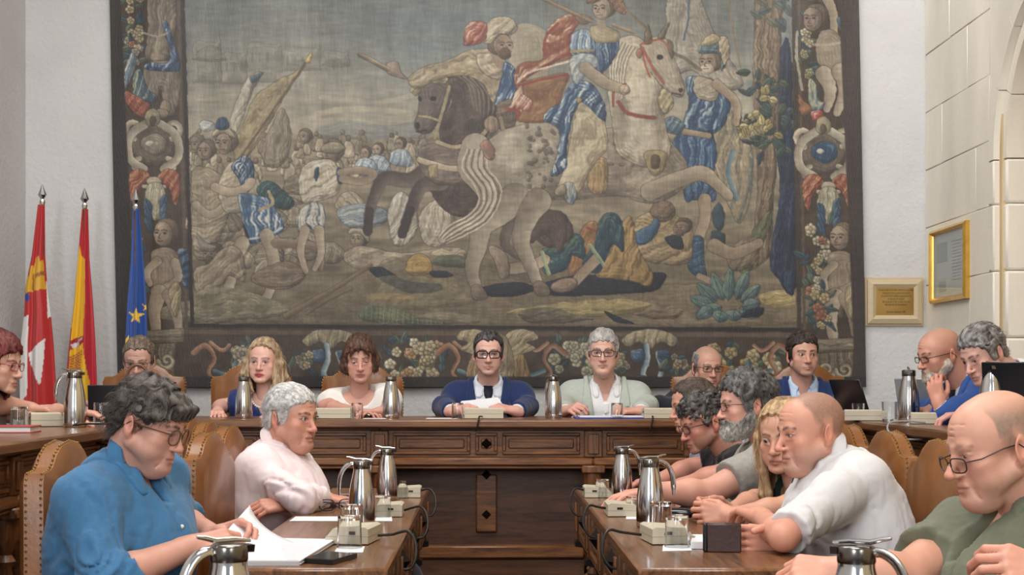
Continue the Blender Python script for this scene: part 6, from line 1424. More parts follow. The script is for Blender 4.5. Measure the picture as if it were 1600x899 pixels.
    if extra: extra(root, M, N, U, F, Lf, J)
    return root
def Z(v, z): v = Vector(v); v.z = z; return v
SK = (203, 155, 128)
GREYH = ([-.12, -.085, -.062, -.045, -.028, -.012, .0, .012, .034, .046, .07, .12], [.072, .064, .05, .03, -.012, -.04, -.03, .026, .026, -.03, -.07, -.08])
def people():
    # ---------- man in the blue shirt, nearest on the left
    person('man in a blue linen shirt and round glasses reading papers, nearest on the left', P(233, 662, 3.95), 76, 19, 0, P(200, 746, 3.98), (-1.0, 4.06, .58), 66,
        dict(skin=(206, 152, 128), hair=(48, 43, 40), hair2=(92, 86, 81), fat=1, jaw=1.06, nose=.95, eyes=.28, gaze=(0, -30), age=.5, ruddy=1.1, stubble=.25, stubble_col=(150, 120, 105), lip_a=.55,
             hairdo=dict(t=.014, top=.003, amp=.010, freq=34, seed=11, warp=1.0, stretch=(1, .6, .8), strands=(2600, .034, .5), srad=.0008, line=([-.12, -.09, -.07, -.05, -.03, -.012, .0, .012, .034, .046, .075, .12], [.052, .044, .034, .022, -.004, -.014, -.006, .024, .03, -.02, -.062, -.07]),
                         fringe=((.0, .085, .012, .042), (.02, .085, .034, .046), (-.02, .085, -.012, .044), (.04, .078, .05, .05), (-.042, .078, -.044, .046)), puffs=(((0, .07, .02), (.072, .048, .055)), ((0, -.06, .07), (.058, .036, .028)))),
             glasses=dict(col=(84, 56, 40), w=.0255, h=.0215, ex=2.2, r=.0019, z=-.006)),
        dict(R=dict(free=1, e=P(164, 912, 3.74), w=P(298, 866, 3.86), d=(1, .22, .12), n=(.1, .75, -.6), vis='fore', curl=(38, 42, 25), thumb=.9, roll=.075, thick=1.08),
             L=dict(w=P(338, 846, 4.12), d=(.9, -.25, .22), n=(.2, -.75, -.5), curl=(40, 45, 25), thumb=.8, vis='fore', pole=(-.3, .8, -.6))),
        [dict(kind='shirt', mat=fabric('blue_linen', (62, 110, 150), .85, 420, .25, .08), sleeve='rolled', t=.017, fold=.0075, open=.10, copen=.55, drop=.062, placket=True, seed=3)], near=True, bulk=1.1, belly=.06, sw=.155, ctilt=.75)
    # ---------- man in pink, turned to look across the aisle
    person('silver haired man in a pale pink shirt leaning on crossed arms on the left table', P(456, 652, 5.42), 58, 4, 0, P(430, 716, 5.46), (-.74, 5.44, .58), 74,
        dict(skin=(204, 146, 120), hair=(150, 148, 146), hair2=(206, 206, 206), brow=(70, 60, 54), age=.7, nose=1.0, eyes=.75, gaze=(18, 4), mouth=.5, jaw=1.05, fat=.5, ruddy=1.2, stubble=.15,
             hairdo=dict(t=.009, top=.005, amp=.002, freq=90, seed=5, line=GREYH, strands=(3500, .02, .12), srad=.0006), temple=(214, 214, 214)),
        dict(R=dict(e=P(472, 793, 5.12), w=P(502, 778, 5.36), d=(.85, .12, -.12), n=(.0, .1, -1), curl=(18, 32, 22)),
             L=dict(e=P(486, 768, 5.62), w=P(452, 798, 5.18), d=(-.9, -.35, -.08), n=(.1, .5, -.8), curl=(25, 35, 22))),
        [dict(kind='shirt', mat=fabric('pale_pink', (224, 208, 211), .85, 600, .1, .03), sleeve='long', t=.018, fold=.0075, open=.05, copen=.45, seed=8)], near=True, bulk=1.12, belly=.03, ctilt=.45)
    # ---------- right row
    person('bald man in an olive green shirt and black glasses looking down, nearest on the right', P(1553, 697, 3.12), -80, 13, 0, P(1603, 806, 3.16), (1.20, 3.18, .58), -72,
        dict(skin=(214, 158, 130), hair=(120, 106, 92), brow=(120, 96, 80), browa=.5, fat=.5, jaw=1.08, nose=1.25, eyes=.25, gaze=(0, -30), age=1, ruddy=1.5, ear=1.05, stubble=.2, stubble_col=(160, 130, 115), scalp=((128, 112, 98), .8, ([-.12, -.05, -.02, .0, .015, .04, .06, .13], [.2, .2, .01, -.02, .02, .0, -.05, -.07]), (.055, .10)), glasses=dict(col=(22, 22, 24), w=.0265, h=.016, r=.0016, ex=3.2, z=-.017, y=-.111)),
        dict(R=dict(e=P(1415, 908, 3.12), w=P(1314, 893, 3.08), d=(-1, .05, .02), n=(.1, .6, -.7), curl=(45, 55, 30), thumb=.4, vis='all', thick=1.1, roll=.0),
             L=dict(e=P(1675, 950, 2.72), w=P(1652, 905, 2.68), d=(-.8, .1, .25), n=(.3, .6, -.6), curl=(35, 45, 25), vis='all')),
        [dict(kind='shirt', mat=fabric('olive_cotton', (104, 108, 90), .85, 420, .2, .07), sleeve='short', t=.015, fold=.006, open=.11, copen=.6, drop=.06, placket=True, pocket=(-.08, -.22), seed=5)], near=True, bulk=1.2, belly=.08, sw=.158, sfwd=(0, .05), ctilt=.7)
    person('shaven headed man in a white shirt leaning on folded arms at the right table', P(1266, 674, 4.36), -74, 7, 0, P(1302, 740, 4.38), (1.07, 4.32, .58), -82,
        dict(skin=(212, 152, 124), hair=(92, 80, 72), brow=(86, 70, 62), age=.9, nose=1.1, eyes=.55, gaze=(-10, -6), jaw=1.05, fat=.35, ruddy=1.2, mouth=.2, stubble=.4, stubble_col=(150, 132, 122), scalp=((112, 94, 82), .62, ([-.12, -.07, -.05, -.03, .0, .012, .034, .046, .07, .12], [.2, .14, .095, .055, -.02, .02, .02, -.03, -.07, -.08]))),
        dict(L=dict(e=(.758, 3.92, .80), w=(.745, 4.17, .835), d=(-.25, .95, .1), n=(-.1, .1, -1), curl=(18, 25, 20), vis='all', roll=.03, thick=.86),
             R=dict(e=(.92, 4.50, .80), w=P(1224, 846, 4.03), d=(-1, -.03, .02), n=(0, -1, -.08), curl=(8, 12, 10), thumb=.75, spread=2, vis='fore', roll=.03)),
        [dict(kind='shirt', mat=fabric('white_cotton', (206, 206, 208), .85, 600, .1, .03), sleeve='high', t=.016, fold=.0062, open=.05, copen=.45, seed=12)], near=True, bulk=1.14, belly=.04, ctilt=.55)
    person('woman with long blonde hair and dark green top between two men at the right table', P(1226, 682, 4.97), -34, 9, 0, P(1240, 754, 5.0), (1.12, 4.93, .58), -76,
        dict(female=1, skin=(206, 152, 124), hair=(128, 100, 72), hair2=(190, 160, 122), brow=(104, 80, 60), eyes=.45, gaze=(-12, -8), age=.4, lips=(170, 100, 92),
             hairdo=dict(t=.013, top=.006, amp=.003, freq=50, stretch=(1.2, .5, .2), seed=4, long=(-.30, -.25), locks=30, flare=.10, wave=.010, ymin=-.04, line=([-.12, -.092, -.075, -.055, -.035, -.02, .12], [.2, .125, .088, .064, .02, -.05, -.12]), strands=(1300, .07, .06), flow=lambda q: nrm((q[0]*.6, .1, -1)))),
        dict(L=dict(e=P(1226, 812, 4.78), w=P(1142, 815, 4.74), d=(-1, .12, .10), n=(.1, .85, -.2), curl=(42, 48, 28), vis='all', hs=.92), R=dict(e=P(1180, 802, 5.08), w=P(1140, 806, 4.88), d=(-1, -.12, .14), n=(.1, -.9, -.1), curl=(35, 40, 25), vis='all', hs=.92)),
        [dict(kind='shirt', mat=fabric('dark_green', (34, 52, 42), .7), sleeve='cap', neck='round', t=.010, fold=.004, name='top')], near=True, sw=.136, bulk=.92, trous=(40, 40, 46))
    person('grey bearded man with glasses in a checked grey shirt reaching for a microphone unit', P(1166, 632, 5.5), -83, 5, 0, P(1202, 702, 5.54), (1.08, 5.52, .58), -84,
        dict(skin=(212, 158, 134), hair=(52, 50, 50), hair2=(106, 104, 103), brow=(70, 64, 60), temple=(150, 150, 150), nose=.95, eyes=.7, gaze=(0, -12), age=.5, jaw=1.0,
             beard=dict(col=(86, 82, 78), col2=(190, 188, 184), t=.016, grad=1), hairdo=dict(t=.018, top=.012, amp=.006, freq=55, stretch=(.9, .8, .35), seed=21, line=GREYH, strands=(2200, .027, .2), puffs=(((0, .075, .05), (.07, .045, .055)),)), glasses=dict(col=(30, 26, 26), w=.0245, h=.0165, r=.0013, ex=3)),
        dict(L=dict(e=P(1104, 772, 5.26), w=P(1020, 768, 5.18), d=(-1, -.06, -.10), n=(-.1, .0, -1), curl=(12, 20, 14), spread=8, thumb=.1, vis='all', thick=1.1), R=dict(w=Z(P(1078, 790, 5.62), .80), e=P(1140, 790, 5.72), d=(-1, -.2, -.08), n=(0, 0, -1), curl=(22, 30, 20), vis='all')),
        [dict(kind='shirt', mat=fabric('grey_check', (150, 148, 142), .85, 300, .2, .12), sleeve='short', t=.016, fold=.006, open=.06, copen=.5, seed=17)], near=True, bulk=1.1, belly=.04, sfwd=(.05, 0), ctilt=.45)
    person('man with dark curly hair, glasses and a black T-shirt bent over the right table', P(1100, 660, 6.1), -76, 18, 0, P(1140, 712, 6.14), (1.05, 6.14, .58), -82,
        dict(skin=(200, 140, 116), hair=(34, 31, 30), hair2=(104, 100, 98), brow=(50, 44, 40), eyes=.35, age=.8, nose=1.05, stubble=.45, stubble_col=(120, 104, 96), mouth=.4, ruddy=1.3,
             hairdo=dict(t=.019, top=.0, side=.7, amp=.009, freq=42, stretch=(1, 1, 1), seed=31, warp=1.4, line=([-.12, -.09, -.07, -.05, -.03, -.012, .0, .012, .034, .046, .07, .12], [.055, .05, .04, .028, .004, -.012, .0, .026, .03, -.02, -.06, -.07]), strands=(2400, .03, 1.3), puffs=(((0, -.055, .082), (.06, .04, .034)),)), glasses=dict(col=(22, 22, 24), w=.026, h=.018, r=.0017, ex=3)),
        dict(L=dict(w=Z(P(1070, 780, 5.98), .80), e=Z(P(1120, 780, 5.94), .83), d=(-1, .1, -.1), curl=(25, 30, 20), vis='all'), R=dict(w=(.70, 6.22, .80), e=(.84, 6.3, .84), d=(-1, 0, -.1), curl=(25, 30, 20), vis='all')),
        [dict(kind='shirt', mat=fabric('black_tee', (24, 24, 26), .85), sleeve='short', neck='tee', t=.012, fold=.005, name='t_shirt')], bulk=1.05, ctilt=.6)
    person('man in light blue almost hidden behind the curly haired man', P(1083, 633, 6.62), -82, 10, 0, P(1126, 696, 6.66), (1.04, 6.66, .58), -84,
        dict(skin=(206, 150, 124), hair=(60, 50, 44), hair2=(90, 78, 68), brow=(60, 48, 42), eyes=.4, hairdo=dict(t=.010, amp=.004, freq=55, seed=41, recede=.02)),
        dict(L=dict(w=P(1052, 768, 6.38), e=P(1098, 738, 6.44), d=(-1, -.1, -.35), curl=(20, 25, 20), vis='all'), R=dict(w=P(1046, 762, 6.6), e=P(1085, 738, 6.72), d=(-1, 0, -.3), curl=(20, 25, 20), vis='all')),
        [dict(kind='shirt', mat=fabric('light_blue', (168, 190, 212), .85), sleeve='short', t=.014, fold=.006, copen=.5)], ctilt=.6)
    # ---------- behind the head desk, from the flags rightwards
    fl = .25
    shirt_w = fabric('white_shirt', (226, 227, 230), .8, 600, .08, .02)
    person('man in a light blue shirt and glasses looking down beside the blue flag', P(217, 562, 7.7), 4, 17, 0, P(212, 622, 7.78), (-1.76, 7.95, .83), 0,
        dict(skin=(196, 150, 128), hair=(86, 74, 64), hair2=(130, 116, 102), eyes=.3, age=.6, fat=.5, hairdo=dict(t=.009, amp=.003, freq=60, recede=.012, seed=51, line=([-.12, -.085, -.062, -.045, -.028, -.012, .0, .012, .034, .046, .07, .12], [.082, .08, .062, .04, -.01, -.03, -.02, .026, .026, -.03, -.07, -.08])), glasses=dict(col=(40, 40, 50), w=.025, h=.015, ex=3.2)),
        dict(R=dict(w=P(146, 655, 7.35), e=P(158, 646, 7.6), d=(-.3, -.8, .25), n=(.8, -.2, -.5), curl=(40, 45, 25), vis='fore'), L=dict(w=P(230, 648, 7.45), d=(-.5, -.8, 0), curl=(30, 40, 20))),
        [dict(kind='shirt', mat=fabric('sky_blue', (178, 202, 228), .8), sleeve='long', t=.014, fold=.006, copen=.5, open=.06)], floor=fl, bulk=1.1)
    def pearls(root, M, N, U, F, Lf, J):
        for i in range(21):
            a = -2.2+4.4*i/20; c = N-U*(.012+.062*math.cos(a*.62)**2)+F*(.055*math.cos(a*.7)+.045)+Lf*(.062*math.sin(a*.75)); MB().ball(tuple(c), .0052, 8).build('pearl', mat('pearl', (232, 226, 212), .25), root, world=True)
        for x in (-1, 1): MB(M).ball((x*.083, .012, -.048), .006, 8).tube([(x*.082, .012, -.036), (x*.083, .012, -.048)], .0012, 5).build('earring', mat('pearl', None), root, world=True)
    person('blonde woman in a navy satin blouse with a pearl necklace behind the head desk', P(412, 566, 7.9), -6, 0, 2, P(414, 620, 7.92), (-1.13, 8.02, .83), -8,
        dict(female=1, skin=(222, 172, 150), hair=(132, 108, 84), hair2=(196, 172, 140), brow=(112, 88, 70), lips=(176, 66, 76), lip_a=.95, eyes=.85, age=.35, iris=(70, 70, 60),
             hairdo=dict(t=.015, top=.008, amp=.003, freq=50, stretch=(1.2, .5, .25), seed=7, long=(-.19, -.15), locks=30, flare=.22, wave=.014, ymin=-.03, line=([-.12, -.092, -.075, -.055, -.035, -.02, .12], [.2, .125, .088, .066, .02, -.05, -.12]), strands=(900, .06, .2), flow=lambda q: nrm((q[0]*.8, .1, -1)))),
        dict(R=dict(e=P(345, 642, 7.98), w=P(340, 655, 7.74), d=(.15, -1, -.1), curl=(25, 30, 20), vis='all'), L=dict(w=P(445, 652, 7.55), e=P(482, 645, 7.75), d=(-.8, -.5, -.1), curl=(25, 30, 20), vis='all')),
        [dict(kind='shirt', mat=fabric('navy_satin', (34, 50, 104), .4, 500, .04, .05), sleeve='cap', neck='vee', t=.012, fold=.006, name='blouse', placket=True, open=.12)], floor=fl, sw=.136, bulk=.95, extra=pearls)
    person('woman with short brown hair in a white blouse looking down at the head desk', P(562, 562, 7.9), 6, 10, -2, P(560, 618, 7.95), (-.64, 8.04, .83), 4,
        dict(female=1, skin=(212, 158, 136), hair=(58, 40, 34), hair2=(104, 76, 62), brow=(84, 62, 52), lips=(164, 96, 92), eyes=.3, gaze=(0, -20), age=.6,
             hairdo=dict(t=.017, top=.012, amp=.004, freq=50, stretch=(1.2, .5, .3), seed=9, long=(-.085, -.06), locks=26, flare=.05, wave=.006, ymin=-.035, line=([-.12, -.085, -.06, -.04, -.02, .12], [.07, .06, .045, .01, -.05, -.10]), fringe=((.02, .085, .035, .045), (.035, .08, .05, .03), (-.02, .088, -.04, .048), (-.035, .08, -.053, .03), (.0, .088, -.01, .055)), strands=(700, .04, .15), flow=lambda q: nrm((q[0]*.8, -.1, -1)))),
        dict(R=dict(e=P(508, 652, 7.82), w=P(556, 655, 7.55), d=(1, -.3, 0), curl=(25, 35, 20), vis='all'), L=dict(e=P(612, 650, 7.84), w=P(596, 654, 7.55), d=(-1, -.3, 0), curl=(30, 40, 20), vis='all')),
        [dict(kind='shirt', mat=fabric('ivory_blouse', (230, 228, 224), .7), sleeve='cap', neck='round', t=.018, fold=.004, name='blouse')], floor=fl, sw=.136, bulk=.95)
    navy = fabric('navy_wool', (28, 44, 86), .8, 500, .1, .05)
    person('man in a navy suit and tie with thick black glasses holding papers at the centre', P(763, 553, 7.9), 0, 2, 0, P(763, 612, 7.97), (.01, 8.05, .83), 0,
        dict(skin=(214, 166, 146), hair=(36, 33, 34), hair2=(92, 90, 92), brow=(48, 40, 38), temple=(96, 94, 96), eyes=.7, age=.5, stubble=.35, stubble_col=(150, 124, 116), hairdo=dict(t=.011, top=.004, amp=.003, freq=55, stretch=(1.5, .5, .6), seed=61, recede=.018, line=([-.12, -.09, -.07, -.05, -.03, -.012, .0, .012, .034, .046, .07, .12], [.078, .074, .064, .044, .0, -.024, -.012, .026, .026, -.03, -.07, -.08])), glasses=dict(col=(20, 18, 18), w=.0285, h=.0195, ex=3.6, r=.0031, z=-.003, arm=.8)),
        dict(R=dict(e=P(693, 646, 7.86), w=P(706, 648, 7.6), d=(.75, -.5, .12), n=(.5, .3, -.6), curl=(35, 45, 25)), L=dict(e=P(824, 648, 7.86), w=P(806, 644, 7.6), d=(-.8, -.4, .2), n=(-.4, .2, -.7), curl=(35, 45, 25))),
        [dict(kind='shirt', mat=fabric('striped_shirt', (216, 222, 232), .8, 600, .06, .02), sleeve='none', t=.013, fold=.002, copen=.28, drop=.045, tie=fabric('navy_tie', (18, 24, 44), .6)), dict(kind='jacket', mat=navy, t=.026, cuff=shirt_w, depth=.42)], floor=fl, bulk=1.06, sw=.158)
    def watch(root, M, N, U, F, Lf, J):
        S, E, Wp = J['L']; d = nrm(Wp-E); q = MB(); q.tube([Vector(Wp-d*.035+A_((0, 0, .0))), Vector(Wp-d*.012)], [.034, .033], 14); q.build('watch', mat('dark_watch', (50, 52, 58), .3, .6), root, world=True)
    person('grey haired man with glasses in a pale grey jacket and white shirt, holding a pen', P(942, 551, 7.9), -5, 2, 0, P(945, 612, 7.97), (.61, 8.05, .83), 0,
        dict(skin=(212, 164, 142), hair=(140, 138, 136), hair2=(190, 188, 184), brow=(76, 66, 60), eyes=.6, age=.9, fat=.8, jaw=1.08, hairdo=dict(t=.012, top=.007, amp=.004, freq=50, stretch=(1.5, .5, .6), seed=71, line=GREYH), glasses=dict(col=(36, 36, 40), w=.027, h=.018, ex=3, r=.0019)),
        dict(R=dict(e=P(880, 650, 7.86), w=P(884, 653, 7.62), d=(.35, -.75, .2), n=(.6, .0, -.7), curl=(42, 50, 30)), L=dict(e=P(1012, 650, 7.86), w=P(1000, 650, 7.62), d=(-.95, -.2, .03), n=(-.1, .2, -1), curl=(28, 35, 20))),
        [dict(kind='shirt', mat=shirt_w, sleeve='none', t=.014, fold=.003, open=.10, copen=.5, drop=.05, placket=True), dict(kind='jacket', mat=fabric('pale_grey_linen', (170, 178, 170), .85, 420, .12, .05), t=.027, depth=.5, w0=.085, cuff=shirt_w)], floor=fl, bulk=1.12, sw=.158, extra=watch)
    person('bald man with glasses in a dark jacket behind the bearded man', P(1105, 574, 8.12), 12, 6, 0, P(1105, 626, 8.18), (1.16, 8.22, .83), 6,
        dict(skin=(204, 152, 128), hair=(120, 118, 118), hair2=(160, 158, 156), brow=(96, 86, 80), eyes=.6, age=.7, stubble=.2, scalp=((140, 124, 112), .35, ([-.12, .13], [.06, .06])), hairdo=dict(t=.006, amp=.002, freq=60, seed=81, line=([-.12, -.07, -.045, -.03, -.012, .0, .012, .034, .046, .07, .12], [.2, .2, .06, .02, -.02, -.01, .026, .026, -.03, -.07, -.08]), upper=([-.06, -.02, .05, .12], [.06, .075, .085, .07])), glasses=dict(col=(40, 34, 32), w=.026, h=.016, ex=3)),
        dict(R=dict(w=P(1080, 655, 7.75), d=(.4, -.8, 0), pole=(-.6, 0, -.6)), L=dict(w=P(1130, 655, 7.75), d=(-.4, -.8, 0), pole=(.6, 0, -.6))),
        [dict(kind='shirt', mat=shirt_w, sleeve='none', t=.013, fold=.002, open=.04, copen=.4), dict(kind='jacket', mat=fabric('black_wool', (24, 26, 36), .85), t=.026, depth=.4)], floor=fl, bulk=1.04)
    person('young dark haired man in navy suit and open pale blue shirt behind the head desk', P(1254, 555, 7.9), 6, 0, 0, P(1254, 612, 7.95), (1.63, 8.05, .83), -4,
        dict(skin=(208, 156, 132), hair=(34, 28, 26), hair2=(70, 58, 52), brow=(44, 34, 30), browt=1.2, eyes=.7, age=.2, gaze=(8, 0), stubble=.4, stubble_col=(130, 104, 94), hairdo=dict(t=.012, top=.012, amp=.005, freq=50, stretch=(1.2, .5, .8), seed=91)),
        dict(R=dict(w=P(1235, 655, 7.6), e=P(1200, 650, 7.8), d=(.8, -.5, 0), curl=(30, 40, 20)), L=dict(e=P(1308, 645, 7.82), w=P(1290, 645, 7.6), d=(-.9, -.3, .1), curl=(30, 40, 20))),
        [dict(kind='shirt', mat=fabric('pale_blue', (186, 206, 232), .8), sleeve='none', t=.013, fold=.002, open=.08, copen=.45, placket=True), dict(kind='jacket', mat=fabric('blue_navy', (26, 46, 92), .8), t=.026, depth=.44, cuff=shirt_w)], floor=fl, bulk=1.04)
    # ---------- behind the side desks
    person('bald bearded man with glasses in a blue suit, hand on chin, by the stone wall', P(1468, 554, 6.6), -76, 12, 0, P(1506, 612, 6.64), (2.2, 6.62, .83), -74,
        dict(skin=(208, 150, 124), hair=(110, 90, 78), brow=(80, 62, 54), eyes=.5, gaze=(0, -15), age=.6, stubble=.3, scalp=((150, 118, 100), .35, ([-.12, .0, .13], [.1, .02, -.06])), beard=dict(col=(150, 136, 124), col2=(206, 196, 184), t=.008, amp=.0018, up=([-.15, -.095, -.08, -.06, -.035, .0, .06], [-.05, -.054, -.068, -.070, -.052, -.01, .0])), glasses=dict(col=(26, 24, 26), w=.025, h=.014, ex=3.2, z=-.006)),
        dict(L=dict(hs=.93, e=P(1480, 655, 6.42), w=P(1467, 631, 6.42), d=(-.18, .18, .95), n=(.55, .8, .1), curl=(35, 55, 35), vis='hand', thumb=.6), R=dict(w=(1.98, 6.78, 1.07), d=(-.9, .3, 0), curl=(40, 50, 30))),
        [dict(kind='shirt', mat=fabric('ice_blue', (206, 216, 230), .8), sleeve='none', t=.013, fold=.002, copen=.3, tie=fabric('dark_tie', (24, 28, 48), .6)), dict(kind='jacket', mat=fabric('royal_blue', (44, 78, 142), .8), t=.026, depth=.42, cuff=shirt_w)], floor=fl, bulk=1.04)
    person('grey haired man in a beige jacket bowed over a black laptop by the stone wall', P(1536, 553, 6.15), -62, 24, -6, P(1590, 606, 6.2), (2.28, 6.15, .83), -70,
        dict(skin=(214, 166, 146), hair=(78, 76, 76), hair2=(150, 148, 146), brow=(70, 60, 56), eyes=.35, age=.6, nose=1.1, hairdo=dict(t=.013, top=.006, amp=.006, freq=55, stretch=(1, .6, .6), seed=101, line=GREYH, strands=(900, .02, .3))),
        dict(L=dict(w=(2.0, 5.92, 1.06), d=(-1, 0, 0), curl=(30, 40, 20)), R=dict(w=(1.98, 6.3, 1.06), d=(-1, 0, 0), curl=(30, 40, 20))),
        [dict(kind='shirt', mat=shirt_w, sleeve='none', t=.013, fold=.002, copen=.4), dict(kind='jacket', mat=fabric('beige_wool', (164, 152, 136), .85), t=.026, depth=.42)], floor=fl, bulk=1.05)
    person('woman with dark red hair and glasses stretching a bare arm at the picture\'s left edge', P(-6, 568, 5.9), 80, 8, 0, P(-34, 634, 5.92), (-2.10, 5.95, .83), 80,
        dict(female=1, skin=(204, 156, 130), hair=(58, 24, 24), hair2=(112, 48, 46), brow=(70, 40, 36), eyes=.5, hairdo=dict(t=.018, top=.012, amp=.004, freq=50, stretch=(1.2, .5, .25), seed=13, long=(-.17, -.13), locks=26, flare=.12, wave=.012, ymin=-.05, line=([-.12, -.085, -.06, -.04, -.02, .12], [.066, .056, .04, .0, -.05, -.1]), strands=(900, .05, .2), flow=lambda q: nrm((q[0]*.8, .1, -1))), glasses=dict(col=(150, 40, 50), w=.025, h=.017, ex=3)),
        dict(R=dict(e=P(-22, 628, 5.92), w=P(44, 638, 6.14), d=(1, .1, -.05), curl=(22, 30, 20), vis='all', thick=1.15), L=dict(w=(-1.62, 6.05, 1.08), d=(1, 0, -.1), curl=(25, 30, 20), vis='all')),
        [dict(kind='shirt', mat=fabric('grey_top', (120, 104, 100), .8), sleeve='none', neck='round', t=.012, fold=.004, name='top')], floor=fl, sw=.136)
people()
# ------------------------------------------------------------------ things on the desks
def T(px, py, z):
    d = (CAMZ-z)*FPX/(py-CY); return P(px, py, d)
ZL, ZH = .76, 1.02
def make_jug():
    r = empty('vacuum_jug')
    b = MB(); b.lathe([(.040, 0), (.0425, .003), (.0435, .02), (.0432, .06), (.0415, .095), (.037, .130), (.031, .160), (.0265, .180), (.0262, .186)], 32); b.build('body', CHROME, r, angle=60)
    b = MB(); b.lathe([(.0268, .186), (.0275, .189), (.0275, .206), (.0265, .209), (.024, .211), (.0, .212)], 28)
    b.prism([(-.009, .198), (-.012, .209), (.012, .209), (.009, .198)], -.036, -.02, 'x'); b.build('lid', STEELD, r, angle=50)
    b = MB(); b.tube([(-.034, 0, .214), (-.01, 0, .217), (.02, 0, .2165), (.036, 0, .221), (.05, 0, .2235)], [.002, .0032, .0036, .0032, .0022], 8, flat=1.3); b.build('thumb_lever', CHROME, r)
    b = MB(); pts = [(.026, 0, .200)]+[tuple(q) for q in bez((.030, 0, .203), (.066, 0, .198), (.078, 0, .155), (.073, 0, .098), 12)]; b.tube(pts, [.006]*3+[.0062]*9+[.004, .003], 8, flat=1.5); b.build('handle', CHROME, r, angle=60)
    return r
JUG0 = make_jug(); _jn = [0]
def jug(x, y, z, rz, sc, label):
    r = JUG0 if _jn[0] == 0 else copy_tree(JUG0); _jn[0] += 1; r.location = (x, y, z); r.rotation_euler = (0, 0, math.radians(rz)); r.scale = (sc,)*3
    return tag(r, label, 'jug', 'steel vacuum jugs on the desks')
def at(px, py, z): q = T(px, py, z); return q.x, q.y
for px, py, z, rz, sc, lab in ((565, 822, ZL, 172, .94, 'steel vacuum jug nearer of two on the left council table'), (605, 782, ZL, 165, .90, 'steel vacuum jug farther of two on the left council table'),
    (1016, 824, ZL, 8, .98, 'steel vacuum jug nearer of two on the right council table'), (972, 780, ZL, 4, .90, 'steel vacuum jug farther of two on the right council table, touching a reaching hand')):
    x, y = at(px, py, z); jug(x, y, z, rz, sc, lab)
jug(-.372, 2.22, ZL, 215, 1.0, 'steel jug at the bottom edge before the blue shirted man\'s papers, only its lid showing'); jug(.53, 2.20, ZL, -28, 1.0, 'steel jug at the bottom edge before the white shirted man, only its top showing')
for px, y, rz, sc, lab in ((381, 7.36, 95, .95, 'steel jug before the blonde woman in navy on the head desk'), (611, 7.36, 85, .95, 'steel jug at the elbow of the woman in the white blouse'), (865, 7.36, 120, .95, 'steel jug between the navy suit and the pale grey jacket on the head desk')):
    jug((px-CX)*y/FPX, y, ZH, rz, sc, lab)
jug((117-CX)*6.0/FPX, 6.0, ZH, 178, 1.03, 'steel jug with arched handle on the left side desk by the flags'); jug((1420-CX)*6.68/FPX, 6.68, ZH, 80, 1.08, 'steel jug before the grey laptop on the right side desk'); jug((1549-CX)*5.75/FPX, 5.75, ZH, 90, 1.14, 'steel jug peeping over the olive shirted man\'s bald head')
def make_mic():
    """conference unit; its user sits on the +y side"""
    r = empty('microphone_unit'); w = .092
    b = MB(); b.prism([(-.055, .003), (.07, .003), (.075, .018), (.05, .046), (-.045, .052), (-.055, .046)], -w, w, 'x'); b.build('housing', MICB, r, smooth_=False)
    b = MB(); b.prism([(-.0556, .0232), (.0735, .0232), (.0735, .0252), (-.0556, .0252)], -w-.0006, w+.0006, 'x'); b.build('seam', MICD, r, smooth_=False)
    b = MB(); b.prism([(.051, .0465), (.074, .0195), (.0755, .0205), (.0525, .0475)], -w*.9, w*.2, 'x'); b.build('speaker_grille', MICD, r, smooth_=False)
    
    for s_ in (-1, 1): MB().box(s_*w-.002, s_*w+.002, -.02, .002, .028, .037, .001).build('socket', BLACKP, r)
    return r
MIC0 = make_mic(); _mn = [0]
def mic(x, y, z, rz, label, sc=1.0):
    r = MIC0 if _mn[0] == 0 else copy_tree(MIC0); _mn[0] += 1; r.location = (x, y, z); r.rotation_euler = (0, 0, math.radians(rz)); r.scale = (sc,)*3
    return tag(r, label, 'microphone unit', 'beige conference microphone units')
mic(-.358, 4.235, ZL, 82, 'beige microphone unit nearest on the left council table', .92); mic(-.318, 5.06, ZL, 90, 'beige microphone unit in the middle of the left council table', .8); mic(-.292, 5.86, ZL, 90, 'beige microphone unit at the far end of the left council table', .78)
mic(.490, 4.235, ZL, -84, 'beige microphone unit nearest on the right council table', .92); mic(.442, 5.07, ZL, -90, 'beige microphone unit under the bearded man\'s reaching hand', .85); mic(.415, 5.86, ZL, -90, 'beige microphone unit at the far end of the right council table', .8)
mic((756-CX)*7.30/FPX, 7.30, ZH, 0, 'beige microphone unit before the man in navy suit and tie'); mic((519-CX)*7.30/FPX, 7.30, ZH, 0, 'beige microphone unit before the woman in the white blouse'); mic((1035-CX)*7.30/FPX, 7.30, ZH, 0, 'beige microphone unit beside the pale grey sleeve')
mic(-1.715, 6.12, ZH, 22, 'beige microphone unit on the left side desk beside the jug by the flags', 1.1); mic((1350-CX)*6.95/FPX, 6.95, ZH, -8, 'beige microphone unit by the young man\'s elbow on the right side desk', .98); mic((1455-CX)*6.45/FPX, 6.45, ZH, -10, 'beige microphone unit right of the jug on the right side desk', .95)
def make_glass():
    b = MB(); R, h, t = .034, .088, .0024   # upside down tumbler
    b.lathe([(R, 0), (R, .002), (R*.93, h-.004), (R*.90, h), (0, h), ], 24); b2 = MB(); 
    b.lathe([(R-t, 0), (R*.93-t, h-.012), (0, h-.012)], 24)
    n = 24; o = len(b.v); off2 = None
    b.f.pop(0) if len(b.f[0]) == n else None
    b.f = [q for q in b.f if len(q) < n]
    k = 24*5
    for i in range(n): b.f.append((i, k+i, k+(i+1) % n, (i+1) % n))
    return b.build('glass_tumbler', GLASS, None, angle=50)
GL0 = make_glass(); _gn = [0]
